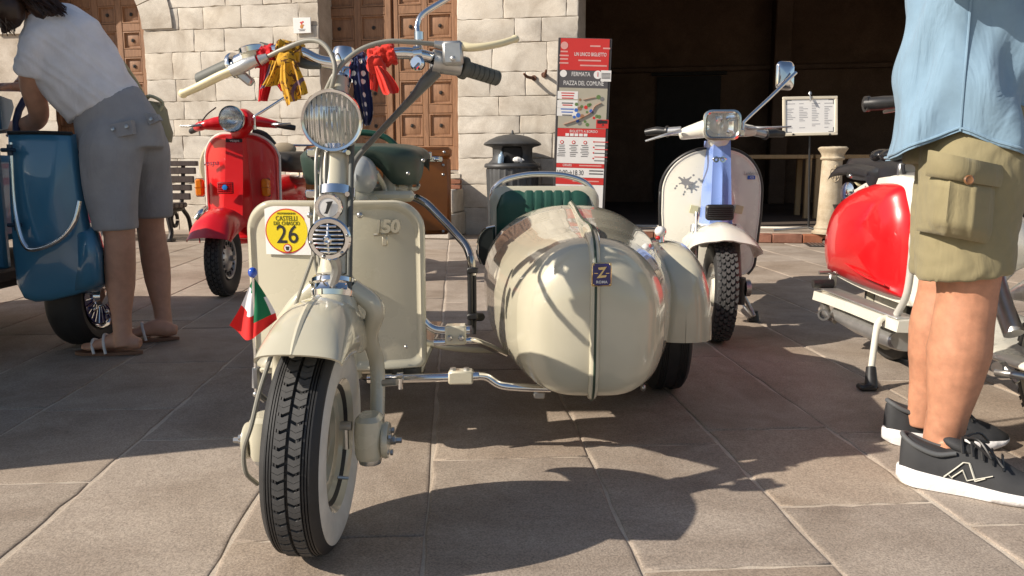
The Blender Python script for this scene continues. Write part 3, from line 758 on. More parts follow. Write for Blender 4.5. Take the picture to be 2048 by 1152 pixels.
tn = MB(); limb(tn, [(Vector((lcx, LY + .02, lz0 - .02)), .06, .05), (Vector((lcx, LY + .01, lcz - .05)), .045, .035), (Vector((lcx + .005, LY - .06, lz1 - .17)), .035, .03), (colp(.60) + Vector((0, .03, 0)), .024, .024)]); obj('steering_head', tn, CREAM, SC)
for s_ in (-1, 1):
    fb = MB(); fb.box((lcx + s_*.115, LY + .36, lz0 - .012), (.19, .62, .018), bev=.006); obj('floorboard', fb, CREAM, SC)
    bo = MB(); bo.ell((lcx + s_*.06 + .01, LY - .008, lz1 - .035), (.008, .006, .008), nu=10, nv=6); obj('bolt', bo, STEEL, SC)
bo = MB()
for px_ in (755, 812): bo.ell(at(px_, 694, LY - .006), (.005, .003, .005), nu=8, nv=5)
obj('rivet', bo, STEEL, SC)
# race number card
cc = at(571, 463, LY - .012); hw_, hh_ = (at(617, 463, LY).x - at(521, 463, LY).x)/2, (at(571, 414, LY).z - at(571, 511, LY).z)/2
def bowy(x): return LY + .045*((x - lcx)/lhw)**2 - .006
pl = MB(); pl.grid([[Vector((cc.x + hw_*x_, bowy(cc.x + hw_*x_), cc.z + hh_*z_ + .001)) for x_ in (-1, -.5, 0, .5, 1)] for z_ in (-1, 1)], .0012, (0, -1, 0)); plo = obj('race_number_card', pl, PAPER, SC)
ny = Vector((cc.x, bowy(cc.x), cc.z)); slope = .09*(cc.x - lcx)/lhw**2 / 1.0
rv = Vector((1, slope*.5, 0)).normalized()
ny.y -= .0032
Mc = facing(ny, rv, (0, 0, 1)); nn = Mc.to_3x3() @ Vector((0, 0, 1))
for rr_, mm, dz in ((.0545, REDINK, 0), (.0515, YELLOWINK, .0006)):
    dm = MB(); dm.lathe([(0, 0), (rr_, 0), (rr_, .0005), (0, .0005)], ny + nn*dz, nn, 48); obj('printed_disc', dm, mm, plo)
def pc(x, z, k=.0016): return facing(ny + rv*x + Vector((0, 0, z)) + nn*k, rv, (0, 0, 1))
text('printed_number', '26', .062, pc(.001, -.010), INK, plo, sx=.92, off=.0004)
DGREEN = mat('dark_green_print', (.12, .13, .01), .5, var=0, rvar=0)
text('printed_words', 'CASTELLI', .0165, pc(0, .0305), DGREEN, plo, sx=.80)
text('printed_words', 'DEL CHIASCIO', .0128, pc(0, .0185), DGREEN, plo, sx=.78)
text('printed_words', 'MOTORADUNO', .0065, pc(0, .0425), DGREEN, plo, sx=.95)
dm = MB(); dm.lathe([(0, 0), (.0105, 0), (.0105, .0005), (0, .0005)], ny + nn*.0014 + Vector((0, 0, -.0415)), nn, 28); obj('printed_disc', dm, REDINK, plo)
dm = MB(); dm.lathe([(0, 0), (.008, 0), (.008, .0005), (0, .0005)], ny + nn*.002 + Vector((0, 0, -.0415)), nn, 24); obj('printed_disc', dm, PAPER, plo)
dm = MB(); M_ = pc(0, -.0415, .0026); dm.poly([M_ @ Vector(p) for p in ((-.003, -.005, 0), (.003, -.005, 0), (.005, .004, 0), (-.005, .004, 0))], nn, .0004); obj('printed_shield', dm, INK, plo)
# 150 badge
bp_ = at(773, 454, LY - .02)
BADGEM = mat('cast_badge_metal', (.56, .52, .42), .28, metal=.65, var=.06)
text('displacement_badge', '150', .042, facing(bp_, (1, 0, 0.03), (0, 0, 1)), BADGEM, SC, ext=.008, sx=1.05, sp=.95, off=.0016, shear=.12)
bg = MB(); bg.tube([at(748, 470, LY - .014), at(797, 464, LY - .014)], .004, 8); bg.box(at(770, 480, LY - .012), (.014, .012, .030), bev=.003); obj('badge_bar', bg, BADGEM, SC)

# handlebar
HY = 1.73
hb = MB(); hb.tube([at(462, 138, 1.78), at(485, 124, 1.76), at(515, 111, 1.74), at(560, 100, HY), at(600, 104, HY), at(640, 122, HY), at(690, 128, HY), at(735, 124, HY), at(775, 110, HY), at(810, 106, HY), at(850, 112, 1.74), at(880, 122, 1.76), at(925, 137, 1.78)], .0125, 16, 6); obj('handlebar', hb, CHROME, SC)
ca = MB(); ca.lathe([(.0, -.03), (.021, -.03), (.024, -.012), (.021, -.006), (.025, 0), (.025, .026), (.021, .036), (0, .037)], at(688, 132, HY - .003), (0, .15, 1), 28); obj('handlebar_clamp', ca, CHROME, SC)
nk = MB(); nk.tube([colp(.89), at(686, 150, HY), at(688, 135, HY)], [.021, .020, .022], 18); obj('column_neck', nk, CHROME, SC)
gp = MB(); gp.tube([at(466, 130, 1.78), at(434, 145, 1.80), at(401, 160, 1.82)], [.0165, .017, .0165], 20, 6); obj('grip', gp, GREYGRIP, SC)
for k in range(3):
    pass
gp = MB(); a, b = at(921, 134, 1.77), at(996, 157, 1.82)
d__ = (b - a); prof = []
L = d__.length
for k in range(6):
    h0 = L*.16 + L*.13*k
    prof += [(.0165, h0), (.0168, h0 + L*.105), (.0150, h0 + L*.110), (.0150, h0 + L*.125)]
gp.lathe([(.022, 0), (.024, .004), (.024, .012), (.017, .016)] + prof + [(.017, L*.97), (.015, L), (.0, L)], a, d__, 24, cap=True); obj('grip', gp, GREYGRIP, SC, sharp=25)
cl = MB(); cl.tube([at(868, 124, 1.755), at(884, 127, 1.762), at(922, 135, 1.772)], [.021, .022, .019], 20, 2); cl.lathe([(.021, -.004), (.026, -.004), (.026, .014), (.021, .014)], at(868, 124, 1.755), at(922, 135, 1.772) - at(868, 124, 1.755), 24, cap=False); obj('gear_change_housing', cl, ALU, SC)
cl = MB(); cl.tube([at(480, 127, 1.765), at(497, 118, 1.755), at(512, 112, 1.745)], [.020, .019, .016], 20, 2); cl.lathe([(.016, -.004), (.027, -.004), (.028, .002), (.026, .006), (.016, .006)], at(470, 131, 1.77), at(480, 127, 1.765) - at(470, 131, 1.77), 24, cap=False); obj('throttle_housing', cl, CHROME, SC)
lv = MB(); lv.tube([at(367, 187, 1.76), at(400, 172, 1.745), at(440, 152, 1.73), at(466, 141, 1.725)], [.0105, .0115, .012, .012], 14, 5, flat=.75); lv.ell(at(366, 187, 1.76), (.010, .008, .010)); obj('brake_lever', lv, CREAM_OLD, SC)
lv = MB(); lv.tube([at(464, 142, 1.725), at(490, 130, 1.72), at(514, 120, 1.72)], [.0125, .0135, .011], 14, 3); lv.tube([at(520, 121, 1.715), at(536, 114, 1.715)], [.012, .008], 12); lv.box(at(484, 150, 1.735), (.018, .02, .055), rot('Y', R(-50)), bev=.004); obj('lever_bracket', lv, ALU, SC)
lv = MB(); M3 = rot('Y', R(-2)); lv.box(at(906, 107, 1.735), (.042, .034, .048), M3, bev=.005); lv.tube([at(893, 92, 1.735), at(868, 88, 1.73)], [.010, .007], 12, 2); lv.ell(at(906, 117, 1.712), (.006, .004, .006), nu=10, nv=6); obj('lever_bracket', lv, ALU, SC)
lv = MB(); lv.tube([at(922, 92, 1.735), at(945, 95, 1.73), at(975, 92, 1.735), at(1005, 86, 1.75), at(1030, 78, 1.77)], [.013, .0105, .0095, .0095, .009], 14, 5, flat=.8); lv.ell(at(1030, 78, 1.77), (.0095, .008, .0085)); obj('clutch_lever', lv, CREAM_OLD, SC)
# switch and dial
sw = MB(); sw.lathe([(0, 0), (.014, 0), (.016, .01), (.012, .016), (0, .016)], at(838, 128, 1.725), (-.3, -1, .1), 20); sw.tube([at(838, 128, 1.71), at(830, 137, 1.70)], .004, 8); sw.lathe([(.013, -.008), (.018, -.008), (.018, .010), (.013, .010)], at(836, 109, 1.735), (1, 0, .05), 22, cap=False); obj('light_switch', sw, CHROME, SC)
dl = MB(); ax = Vector((-.20, -.05, 1)).normalized(); c = at(506, 104, 1.74)
dl.lathe([(0, -.016), (.020, -.016), (.025, -.008), (.0255, .002), (0, .002)], c, ax, 32); do = obj('speedometer', dl, CREAM, SC)
dl = MB(); dl.lathe([(.0255, -.001), (.028, .0), (.028, .010), (.024, .013), (0, .013)], c, ax, 32); obj('speedometer_rim', dl, CHROME, do)
# mirror stalk (its mirror is above the picture)
ms = MB(); ms.tube([at(838, 108, 1.735), at(836, 70, 1.735), at(835, 50, 1.74), at(846, 28, 1.745), at(890, 0, 1.76), at(960, -44, 1.78)], [.0065, .0065, .006, .006, .006, .006], 12, 6); ms.lathe([(.006, -.008), (.010, -.008), (.010, .008), (.006, .008)], at(838, 72, 1.735), (0, 0, 1), 16); mo = obj('mirror_stalk', ms, CHROME, SC)
mm = MB(); mm.ell(at(965, -50, 1.79), (.055, .012, .045)); obj('mirror', mm, CHROME, mo)
# loose cables
cb = MB(); cb.tube([at(536, 113, 1.715), at(570, 97, 1.70), at(610, 82, 1.69), at(640, 84, 1.68), at(660, 104, 1.67), at(670, 135, 1.66), at(666, 165, 1.66), at(656, 195, 1.67)], .0050, 10, 6); obj('control_cable', cb, CABLE, SC)
cb = MB(); cb.tube([at(868, 88, 1.73), at(820, 84, 1.71), at(775, 83, 1.70), at(730, 95, 1.69), at(695, 118, 1.68), at(668, 150, 1.67), at(648, 190, 1.68)], .0050, 10, 6); obj('control_cable', cb, CABLE, SC)
cb = MB(); cb.tube([at(640, 133, 1.72), at(605, 127, 1.73), at(560, 104, 1.745), at(520, 88, 1.75)], [.006, .010, .011, .005], 10, 5); obj('control_cable', cb, GREYGRIP, SC)
cb = MB(); cb.tube([at(873, 142, 1.755), at(850, 165, 1.75), at(828, 192, 1.75), at(790, 232, 1.76), at(750, 275, 1.77), at(715, 315, 1.76), at(703, 345, 1.72), at(697, 400, 1.66)], [.014, .0135, .009, .007, .0065, .006, .006, .006], 12, 6); obj('gear_cable_sleeve', cb, mat('grey_sleeve', (.12, .12, .11), .38, var=.08), SC)
# body behind the shield
tk = MB(); limb(tk, [(at(700, 440, 2.10), .05, .06), (at(712, 420, 2.3), .10, .08), (at(725, 425, 2.6), .14, .12), (at(728, 430, 2.9), .13, .12), (at(730, 430, 3.05), .08, .08)], n=28); obj('rear_body', tk, CREAM, SC)
tk = MB(); tk.box(at(765, 392, 2.25), (.18, .06, .03), bev=.01); tk.box(at(780, 383, 2.28), (.035, .02, .13), bev=.004); tk.tube([at(752, 345, 2.2), at(768, 375, 2.25), at(770, 400, 2.25)], .008, 8); obj('saddle_frame', tk, CREAM, SC)
tk = MB(); tk.ell(at(722, 352, 2.2), (.045, .06, .055), nu=24, nv=16); tk.box(at(712, 356, 2.138), (.004, .004, .02), bev=.001); obj('tool_cap', tk, mat('grey_cap_paint', (.38, .40, .40), .3, coat=.6, var=.05), SC)
tk = MB(); tk.tube([at(796, 372, 2.3), at(830, 378, 2.35), at(836, 368, 2.42), at(822, 362, 2.45)], .006, 8, 5); tk.tube([at(690, 378, 2.24), at(770, 374, 2.28), at(812, 380, 2.33)], .011, 10, 4); tk.lathe([(0, -.012), (.012, -.012), (.012, .012), (0, .012)], at(816, 377, 2.33), (1, 0, 0), 14); obj('rear_frame_tube', tk, CREAM, SC)
# saddle
sd = MB(); SY = 2.42; sx_ = at(737, 300, SY); hw2 = .175
def saddle(mb, c, hw, length, drop, arch=.30, n=40, thick=.018):
    rows_ = []
    def zt(u): return -.030*abs(u)**3.5
    def zb(u):
        a = abs(u)
        k = min(1, max(0, (a - arch*.55)/(arch*.9))); k = k*k*(3 - 2*k)
        return -.038 - (drop - .038)*k + (drop*.55)*max(0, (a - .72)/.28)**2
    us = [-1 + 2*j/n for j in range(n + 1)]
    def x(u): return hw*math.sin(min(1, abs(u))*math.pi/2*.93)/math.sin(math.pi/2*.93)*(1 if u > 0 else -1)
    for f in (0, .35, .7, .9):
        rows_.append([c + Vector((x(u)*(1 + .02*f), -length*.45 + .10*abs(u)**2.2 - .022*math.sin(math.pi*f*.8) , zb(u) + (zt(u) - zb(u))*f)) for u in us])
    for s in (.02, .06, .15, .35, .6, .8, .95, 1.0):
        y = -length*.45 + length*s
        rows_.append([c + Vector((x(u)*(1 - .10*max(0, s - .6)/.4), y + .10*abs(u)**2.2*(1 - s), zt(u) + .012*math.sin(math.pi*min(1, s*1.1)) - (.03*((s-.8)/.2)**2 if s > .8 else 0))) for u in us])
    mb.grid(rows_, thick, (0, .6, -.8))
saddle(sd, Vector((sx_.x, SY, at(737, 295, SY).z)), .172, .42, .092)
so = obj('saddle', sd, GREEN_LEATHER, SC, sharp=60)
for px_, py_ in ((846, 321), (816, 347), (620, 312), (636, 344)):
    b_ = MB(); b_.ell(at(px_, py_, 2.232), (.006, .006, .006), nu=10, nv=6); obj('saddle_stud', b_, STEEL, so)
hd = MB(); hd.tube([at(672, 300, 2.50), at(690, 272, 2.5), at(725, 265, 2.5), at(765, 272, 2.5), at(790, 290, 2.5), at(800, 310, 2.5)], .0095, 12, 5); obj('pillion_handle', hd, mat('green_handle', (.012, .055, .035), .3, var=.1), SC)
# rear wheel and engine underneath
rc = Vector((-.47, 2.72, .206)); rw = MB(); rw.lathe([(0, -.03), (.10, -.02), (.105, .02), (0, .03)], rc, (1, 0, 0), 40); rwo = obj('rear_wheel', rw, CREAM, SC); obj('tyre', tyre_mb(rc, (1, 0, 0), .206, .105, .108, 56), RUBBER, rwo)
en = MB(); en.box(at(808, 738, 2.04), (.10, .12, .05), bev=.01); en.box((lcx, 2.35, .21), (.22, .5, .10), bev=.03); en.tube([at(795, 730, 1.99), at(795, 745, 1.99)], .02, 10); obj('engine_cradle', en, mat('grimy_metal', (.07, .065, .055), .55, metal=.4, var=.3), SC)

# ---- sidecar body
sbx = lambda Y: .192 + .012*(Y - 1.85)
stations = [(1.825, .004, .362, .005), (1.827, .050, .362, .082), (1.833, .090, .363, .128), (1.848, .124, .365, .162), (1.875, .151, .368, .181), (1.93, .180, .371, .192), (2.04, .212, .372, .197), (2.20, .246, .371, .201), (2.40, .276, .372, .211), (2.60, .292, .374, .226), (2.74, .296, .375, .229)]
sb = MB(); NR = 64
def ssec(Y, w, zc, h, p=2.7, flat=None):
    out = []
    for k in range(NR):
        a = 2*math.pi*k/NR
        cx_, sz_ = math.cos(a), math.sin(a)
        pz = (p - .35) if sz_ > 0 else p + .9
        x = w*abs(cx_)**(2/pz)*(1 if cx_ >= 0 else -1); z = h*abs(sz_)**(2/pz)*(1 if sz_ >= 0 else -1)
        if z > 0:       # shoulders draw in towards the top
            x *= 1 - .13*(z/h)**2
        else: x *= 1 - .05*(z/h)**2
        zz_ = zc + z
        if flat is not None: zz_ = min(zz_, flat)
        out.append(Vector((sbx(Y) + x, Y, zz_)))
    return out
rings = []
Ys = [s[0] for s in stations]
dense = sorted(set(Ys + list(np.linspace(1.84, 2.74, 28))))
for Y in dense:
    w_ = np.interp(Y, Ys, [s[1] for s in stations]); zc = np.interp(Y, Ys, [s[2] for s in stations]); h_ = np.interp(Y, Ys, [s[3] for s in stations])
    rings.append(ssec(Y, w_, zc, h_, 2.75))
rings.append(ssec(2.775, .295, .375, .227)); rings.append(ssec(2.78, .287, .375, .219))
rings.append(ssec(2.775, .280, .375, .213, flat=.62)); rings.append(ssec(2.79, .290, .372, .225, flat=.42))
for Y, w_, h_ in ((2.95, .286, .225), (3.15, .268, .22)): rings.append(ssec(Y, w_, .37, h_, flat=.42))
for Y, w_, h_, f_ in ((3.28, .245, .21, .42), (3.30, .24, .21, .57), (3.42, .19, .17, .55), (3.50, .10, .10, .5), (3.52, .01, .02, .45)): rings.append(ssec(Y, w_, .375, h_, flat=f_))
sb.loft(rings, True, True, True); sbo = obj('sidecar_body', sb, CREAM, SC, sharp=55)
# smooth the nose by subdividing visually
# ridge and green piping down the centre line
def top_of(Y):
    zc = np.interp(Y, Ys, [s[2] for s in stations]); h_ = np.interp(Y, Ys, [s[3] for s in stations]); return zc + h_
def bot_of(Y):
    zc = np.interp(Y, Ys, [s[2] for s in stations]); h_ = np.interp(Y, Ys, [s[3] for s in stations]); return zc - h_
prof = [(Y, top_of(Y)) for Y in (2.76, 2.6, 2.45, 2.30, 2.14, 2.03, 1.95, 1.895, 1.86, 1.838, 1.829)] + [(1.825, .362)] + [(Y, bot_of(Y)) for Y in (1.829, 1.838, 1.86, 1.895, 1.95)]
rad_r = []
ridge = MB(); pts = [Vector((sbx(Y), Y, z)) for Y, z in prof]
ridge.tube(pts, [.012, .010, .010, .012, .018, .022, .020, .016, .013, .012, .012, .012, .012, .012, .012, .012, .010], 14, 5, flat=1.0)
obj('body_ridge', ridge, CREAM, SC)
def outward(i):
    t = (pts[min(i+1, len(pts)-1)] - pts[max(i-1, 0)]).normalized(); return Vector((1, 0, 0)).cross(t).normalized()
rr_l = [.012, .010, .010, .012, .018, .022, .020, .016, .013, .012, .012, .012, .012, .012, .012, .012, .010]
pipe = MB(); pp = []
for i, p in enumerate(pts):
    o_ = outward(i)
    if o_.dot(p - Vector((sbx(2.3), 2.4, .38))) < 0: o_ = -o_
    pp.append(p + o_*(rr_l[i] + .000))
pipe.tube(pp, .0030, 10, 5); obj('green_piping', pipe, mat('green_piping_rubber', (.02, .045, .028), .45, var=.1), SC)
# enamel badge
bc = at(1203, 549, 1.800); Mb = facing(bc, (1, 0.06, 0), (0, .06, 1)); nb = Mb.to_3x3() @ Vector((0, 0, 1))
bd = MB(); bd.box(bc, (.046, .006, .054), Mb.to_3x3() @ Matrix(((1,0,0),(0,0,1),(0,-1,0))), bev=.0025); bo = obj('sidecar_badge', bd, GOLD, SC)
bd = MB(); bd.box(bc + nb*.0024, (.041, .004, .049), Mb.to_3x3() @ Matrix(((1,0,0),(0,0,1),(0,-1,0))), bev=.0012); obj('enamel_face', bd, ENAMEL, bo)
def bt(x, y): return Mb @ Matrix.Translation((x, y, .0046))
bd = MB(); bd.poly([bt(0, .004) @ Vector(p) for p in ((-.009, .012, 0), (.011, .014, 0), (-.002, -.006, 0), (.011, -.005, 0), (.009, -.010, 0), (-.012, -.012, 0), (.003, .007, 0), (-.007, .007, 0))], nb, .0012); obj('badge_letter', bd, GOLD, bo)
text('badge_word', 'ROMA', .0085, bt(0, -.017), PAPER, bo, sp=1.1, off=.0002)
bd = MB(); bd.box(bt(-.013, .003).translation, (.008, .001, .0016)); bd.box(bt(.013, .003).translation, (.008, .001, .0016)); obj('badge_bar', bd, GOLD, bo)
for sx in (-1, 1):
    for sz in (-1, 1):
        r_ = MB(); r_.ell(Mb @ Vector((sx*.0185, sz*.0225, .004)), (.0022, .0022, .0022), nu=8, nv=5); obj('badge_pin', r_, GOLD, bo)
# seat
sY = 3.2
sx0, sx1 = at(980, 420, sY).x, at(1197, 420, sY).x; szt = at(1090, 372, sY).z
def rrect(cx, cz, hw, hh, r, y, n=6):
    out = []
    for (qx, qz, a0) in ((1, 1, 0), (-1, 1, math.pi/2), (-1, -1, math.pi), (1, -1, 1.5*math.pi)):
        for k in range(n):
            a = a0 + math.pi/2*k/(n-1); out.append(Vector((cx + qx*(hw-r) + r*math.cos(a), y, cz + qz*(hh-r) + r*math.sin(a))))
    return out
cx_, hw_ = (sx0+sx1)/2, (sx1-sx0)/2; zb = .40; cz_, hh_ = (szt+zb)/2, (szt-zb)/2
se = MB(); se.loft([rrect(cx_, cz_, hw_, hh_, .055, sY + .03), rrect(cx_, cz_, hw_, hh_, .055, sY - .015), rrect(cx_, cz_, hw_ - .012, hh_ - .012, .05, sY - .022)], True, True, True); seo = obj('sidecar_seat', se, CREAM, SC)
se = MB(); iw = hw_ - .026; ih = hh_ - .016
cols_ = [-iw, -iw*.42, -iw*.22, -iw*.02, iw*.18, iw*.38, iw*.55, iw]
rows__ = []
for i in range(9):
    zz_ = -ih + 2*ih*i/8; row = []
    for q in range(len(cols_)-1):
        for k in range(6):
            t = k/6; x = cols_[q] + (cols_[q+1]-cols_[q])*t
            puff = .016*(1 - (zz_/ih)**6) * (1 - (abs(x)/iw)**10)
            chan = .004*(abs(2*t-1)**6 if 0 < q < len(cols_)-2 else (max(0, 2*t-1)**6 if q == 0 else max(0, 1-2*t)**6))
            rc_ = .065; ex_ = max(0, abs(x) - (iw - rc_)); cut = rc_ - math.sqrt(max(0, rc_*rc_ - ex_*ex_))
            row.append(Vector((cx_ + x, sY - .022 - puff + chan, cz_ + (zz_*(ih - cut)/ih if zz_ > 0 else zz_))))
    row.append(Vector((cx_ + iw, sY - .022, cz_ + (zz_*(ih - .065)/ih if zz_ > 0 else zz_))))
    rows__.append(row)
se.grid(rows__, .01, (0, 1, 0)); obj('seat_upholstery', se, GREEN_VINYL, seo, sharp=60)
se = MB(); se.box((cx_, 3.02, .44), (hw_*1.8, .34, .08), bev=.03); obj('seat_cushion', se, GREEN_VINYL, seo)
rl = MB(); rl.tube([at(984, 400, 3.24), at(988, 378, 3.24), at(1010, 360, 3.24), at(1050, 350, 3.24), at(1090, 348, 3.24), at(1130, 351, 3.24), at(1165, 362, 3.24), at(1184, 380, 3.24), at(1190, 402, 3.24)], .0115, 14, 6); obj('grab_rail', rl, CHROME, SC)
# arm pad by the cockpit
ap = MB(); ap.loft([[at(x_, y_, 2.92) for x_, y_ in ((985, 452), (966, 462), (957, 482), (957, 512), (966, 530), (990, 530))], [at(x_, y_, 3.15) for x_, y_ in ((990, 450), (973, 458), (966, 478), (966, 506), (972, 524), (992, 526))]], True, True, True); apo = obj('side_pad', ap, mat('black_vinyl', (.012, .016, .016), .4, var=.2), SC)
ap = MB(); ap.tube([at(990, 452, 2.92), at(970, 458, 2.92), at(957, 478, 2.92), at(954, 505, 2.92), at(962, 528, 2.92)], .0035, 8, 5); obj('pad_trim', ap, CHROME, apo)
# sidecar wheel and mudguard
swc = Vector((.505, 2.62, .206)); sw = MB(); sw.lathe([(0, -.03), (.10, -.03), (.106, .02), (.06, .03), (0, .03)], swc, (1, 0, 0), 40); swo = obj('sidecar_wheel', sw, CREAM, SC); obj('tyre', tyre_mb(swc, (1, 0, 0), .207, .118, .108, 72, ribs=True), RUBBER, swo, sharp=25)
mg = MB(); rings = []
for Y, w_, zt in ((2.283, .0006, .30), (2.286, .030, .355), (2.298, .062, .405), (2.33, .088, .445), (2.40, .103, .478), (2.52, .11, .500), (2.68, .11, .500), (2.82, .10, .47), (2.94, .07, .40), (2.99, .01, .30)):
    row = []; zb = .226
    for k in range(25):
        a = math.pi*k/24; x = -math.cos(a); z = math.sin(a)
        row.append(Vector((.497 - .03*(Y-2.5) + w_*abs(x)**.72*(1 if x > 0 else -1), Y, zb + (zt-zb)*abs(z)**.75)))
    rings.append(row)
mg.loft(rings, closed=False); rin = [[p + Vector((.497 - p.x, 2.62 - p.y, .25 - p.z))*.035 for p in r] for r in rings]; mg.loft(rin[::-1], closed=False)
mg.loft([[r[0] for r in rings], [r[0] for r in rin]], closed=False); mg.loft([[r[-1] for r in rin], [r[-1] for r in rings]], closed=False)
obj('sidecar_mudguard', mg, CREAM, SC, sharp=60)
rl = MB(); rl.ell(at(1393, 588, 2.46), (.004, .016, .028)); obj('reflector', rl, REDLENS, SC)
lm = MB(); lm.lathe([(0, 0), (.013, 0), (.011, .02), (.008, .03), (0, .03)], at(1320, 484, 2.52), (0, 0, 1), 20); lo = obj('marker_lamp', lm, CHROME, SC)
lm = MB(); lm.ell(at(1320, 463, 2.51), (.0165, .02, .0165)); obj('lamp_lens', lm, PAPER, lo); lm = MB(); lm.ell(at(1322, 463, 2.53), (.017, .02, .0175)); obj('lamp_shell', lm, CHROME, lo); lm = MB(); lm.ell(at(1316, 476, 2.505), (.008, .008, .006)); obj('lamp_foot', lm, REDLENS, lo)
# frame tubes between scooter and sidecar
tb_ = MB(); tb_.tube([at(735, 757, 1.96), at(790, 757, 1.96), at(890, 755, 1.96), at(958, 752, 1.96)], .0115, 16, 3); tb_.tube([at(955, 752, 1.96), at(975, 755, 1.97), at(1000, 770, 1.97), at(1040, 775, 1.97), at(1100, 777, 1.99)], .0105, 14, 5); obj('front_coupling_tube', tb_, CHROME, SC)
for px_, rr_ in ((778, .014), (801, .017)):
    cl = MB(); cl.lathe([(.0115, -.008), (rr_, -.008), (rr_, .008), (.0115, .008)], at(px_, 757, 1.96), (1, 0, 0), 18, cap=False)
    if px_ == 801: cl.tube([at(801, 757, 1.945), at(801, 778, 1.945)], .006, 8)
    obj('tube_collar', cl, CHROME, SC)
cl = MB(); cl.box(at(922, 753, 1.96), (.062, .036, .034), bev=.004)
clo = obj('coupling_clamp', cl, CREAM, SC)
for px_ in (906, 933):
    b_ = MB(); b_.lathe([(0, 0), (.008, 0), (.008, .006), (0, .007)], at(px_, 740, 1.96), (0, 0, 1), 6); obj('bolt', b_, STEEL, clo)
tb_ = MB(); tb_.tube([at(846, 640, 2.0), at(862, 655, 2.0), at(885, 661, 2.0), at(940, 660, 2.0)], .0105, 14, 4); tb_.tube([at(868, 685, 2.0), at(895, 684, 2.0), at(940, 681, 2.0), at(970, 690, 2.05), at(1010, 708, 2.15)], .0095, 14, 4); obj('middle_coupling_tube', tb_, CHROME, SC)
tb_ = MB(); tb_.tube([at(835, 680, 2.25), at(890, 694, 2.25), at(950, 700, 2.3), at(1010, 702, 2.4)], .009, 12, 4); obj('lower_brace_tube', tb_, CREAM, SC)
cl = MB(); cl.box(at(912, 668, 1.99), (.053, .045, .048), bev=.004); clo = obj('coupling_clamp', cl, CREAM, SC)
for px_ in (899, 922):
    b_ = MB(); b_.lathe([(0, 0), (.008, 0), (.008, .007), (.005, .010), (0, .010)], at(px_, 676, 1.965), (0, -1, 0), 6); obj('bolt', b_, STEEL, clo)
tb_ = MB(); tb_.tube([at(770, 391, 2.3), at(815, 392, 2.3), at(848, 404, 2.28), at(880, 434, 2.26), at(912, 468, 2.24), at(932, 492, 2.22), at(942, 520, 2.2), at(945, 550, 2.2)], .0115, 14, 6); obj('upper_strut', tb_, mat('dark_chrome', (.42, .40, .38), .1, metal=1.0, var=.04), SC)
tb_ = MB(); tb_.tube([at(940, 535, 2.19), at(941, 600, 2.19), at(941, 650, 2.19)], .008, 12, 2); tb_.tube([at(948, 530, 2.2), at(949, 610, 2.2), at(948, 668, 2.2)], .006, 12, 2)
for py_ in (540, 632): tb_.box(at(945, py_, 2.19), (.03, .03, .016), bev=.003)
tb_.tube([at(946, 634, 2.19), at(962, 634, 2.25)], .012, 10); obj('adjusting_strut', tb_, BLACK, SC)
bo = MB(); bo.ell(at(1286, 775, 2.3), (.008, .012, .012)); obj('body_bolt', bo, STEEL, SC); bo = MB(); bo.box(at(1078, 788, 2.03), (.03, .03, .02), bev=.004); obj('body_bolt', bo, STEEL, SC)
# ------------------------------------------------------------------ red scooter
RS = thing('red_scooter', 'red scooter with amber indicators and a round headlight parked before the stone wall', 'scooter', (-1.651, 4.523, 0), world=True)
Y0 = 4.52
WC = Vector((-1.645, 4.56, .215)); AX = Vector((1, .02, 0)).normalized()
fw = MB(); fw.lathe([(0, -.03), (.12, -.02), (.125, .015), (.118, .034), (.108, .030), (.103, .018), (.07, .020), (.055, .034), (.02, .040), (0, .040)], WC, AX, 48); wh = obj('front_wheel', fw, ALU, RS)
obj('tyre', tyre_mb(WC, AX, .214, .092, .125, 72), RUBBER, wh)
tb = tread_blocks(MB(), WC, AX, .216, .092, (-.030, -.011, .011, .030), 40, .016, .024, chevron=.007); o = obj('tyre_tread_block', tb, RUBBER_DUSTY, wh, sharp=20, recalc=False); o['kind'] = 'stuff'
for k in range(14):
    a = 2*math.pi*k/14; u, w_, ax = frame(AX); h = MB(); h.box(WC + ax*.026 + (u*math.cos(a) + w_*math.sin(a))*.088, (.010, .022, .010), rot('X', a), bev=.002); obj('wheel_slot', h, BLACK, wh)
h = MB(); h.lathe([(0, .03), (.018, .03), (.016, .06), (.008, .066), (0, .066)], WC, AX, 16); obj('hub_nut', h, STEEL, wh)
fd = fender(MB(), WC + Vector((-.005, .0, 0)), AX, .285, .125, R(28), R(140), skirt=.10, taper=.85, ridge=.008, p=2.4, flare0=.01); obj('front_fender', fd, RED, RS, sharp=50)
cr = MB(); cr.tube([at(413, 415, 4.28), at(402, 425, 4.22), at(392, 438, 4.20)], [.012, .016, .010], 10, 4); obj('fender_crest', cr, CHROME, RS)
LYr = 4.86
lz1 = at(475, 268, LYr).z; lz0 = .30; lhw = (at(549, 330, LYr).x - at(400, 330, LYr).x)/2; lcx = at(474, 330, LYr).x
ls = legshield(MB(), lcx, LYr, (lz1+lz0)/2, lhw, (lz1-lz0)/2, .155, .05, .10, .010, narrow=.0); obj('legshield', ls, RED, RS, sharp=50)
tr = MB(); zc, hh = (lz1+lz0)/2, (lz1-lz0)/2; pts = []
for k in range(31):
    a = math.pi*k/30
    if k == 0: pts.append(Vector((lcx + lhw, LYr + .09, lz0 + .05)))
    ccx = (lhw - .155)*(1 if a < math.pi/2 else -1); x = ccx + .157*math.cos(a); z = hh - .155 + .157*math.sin(a)
    pts.append(Vector((lcx + x, LYr + .10*(x/lhw)**2 + .004, zc + z)))
pts.append(Vector((lcx - lhw, LYr + .09, lz0 + .05)))
tr.tube(pts, .009, 10, 2); obj('shield_trim', tr, mat('pale_trim', (.70, .66, .60), .4, var=.05), RS)
cv = MB(); rows_ = []
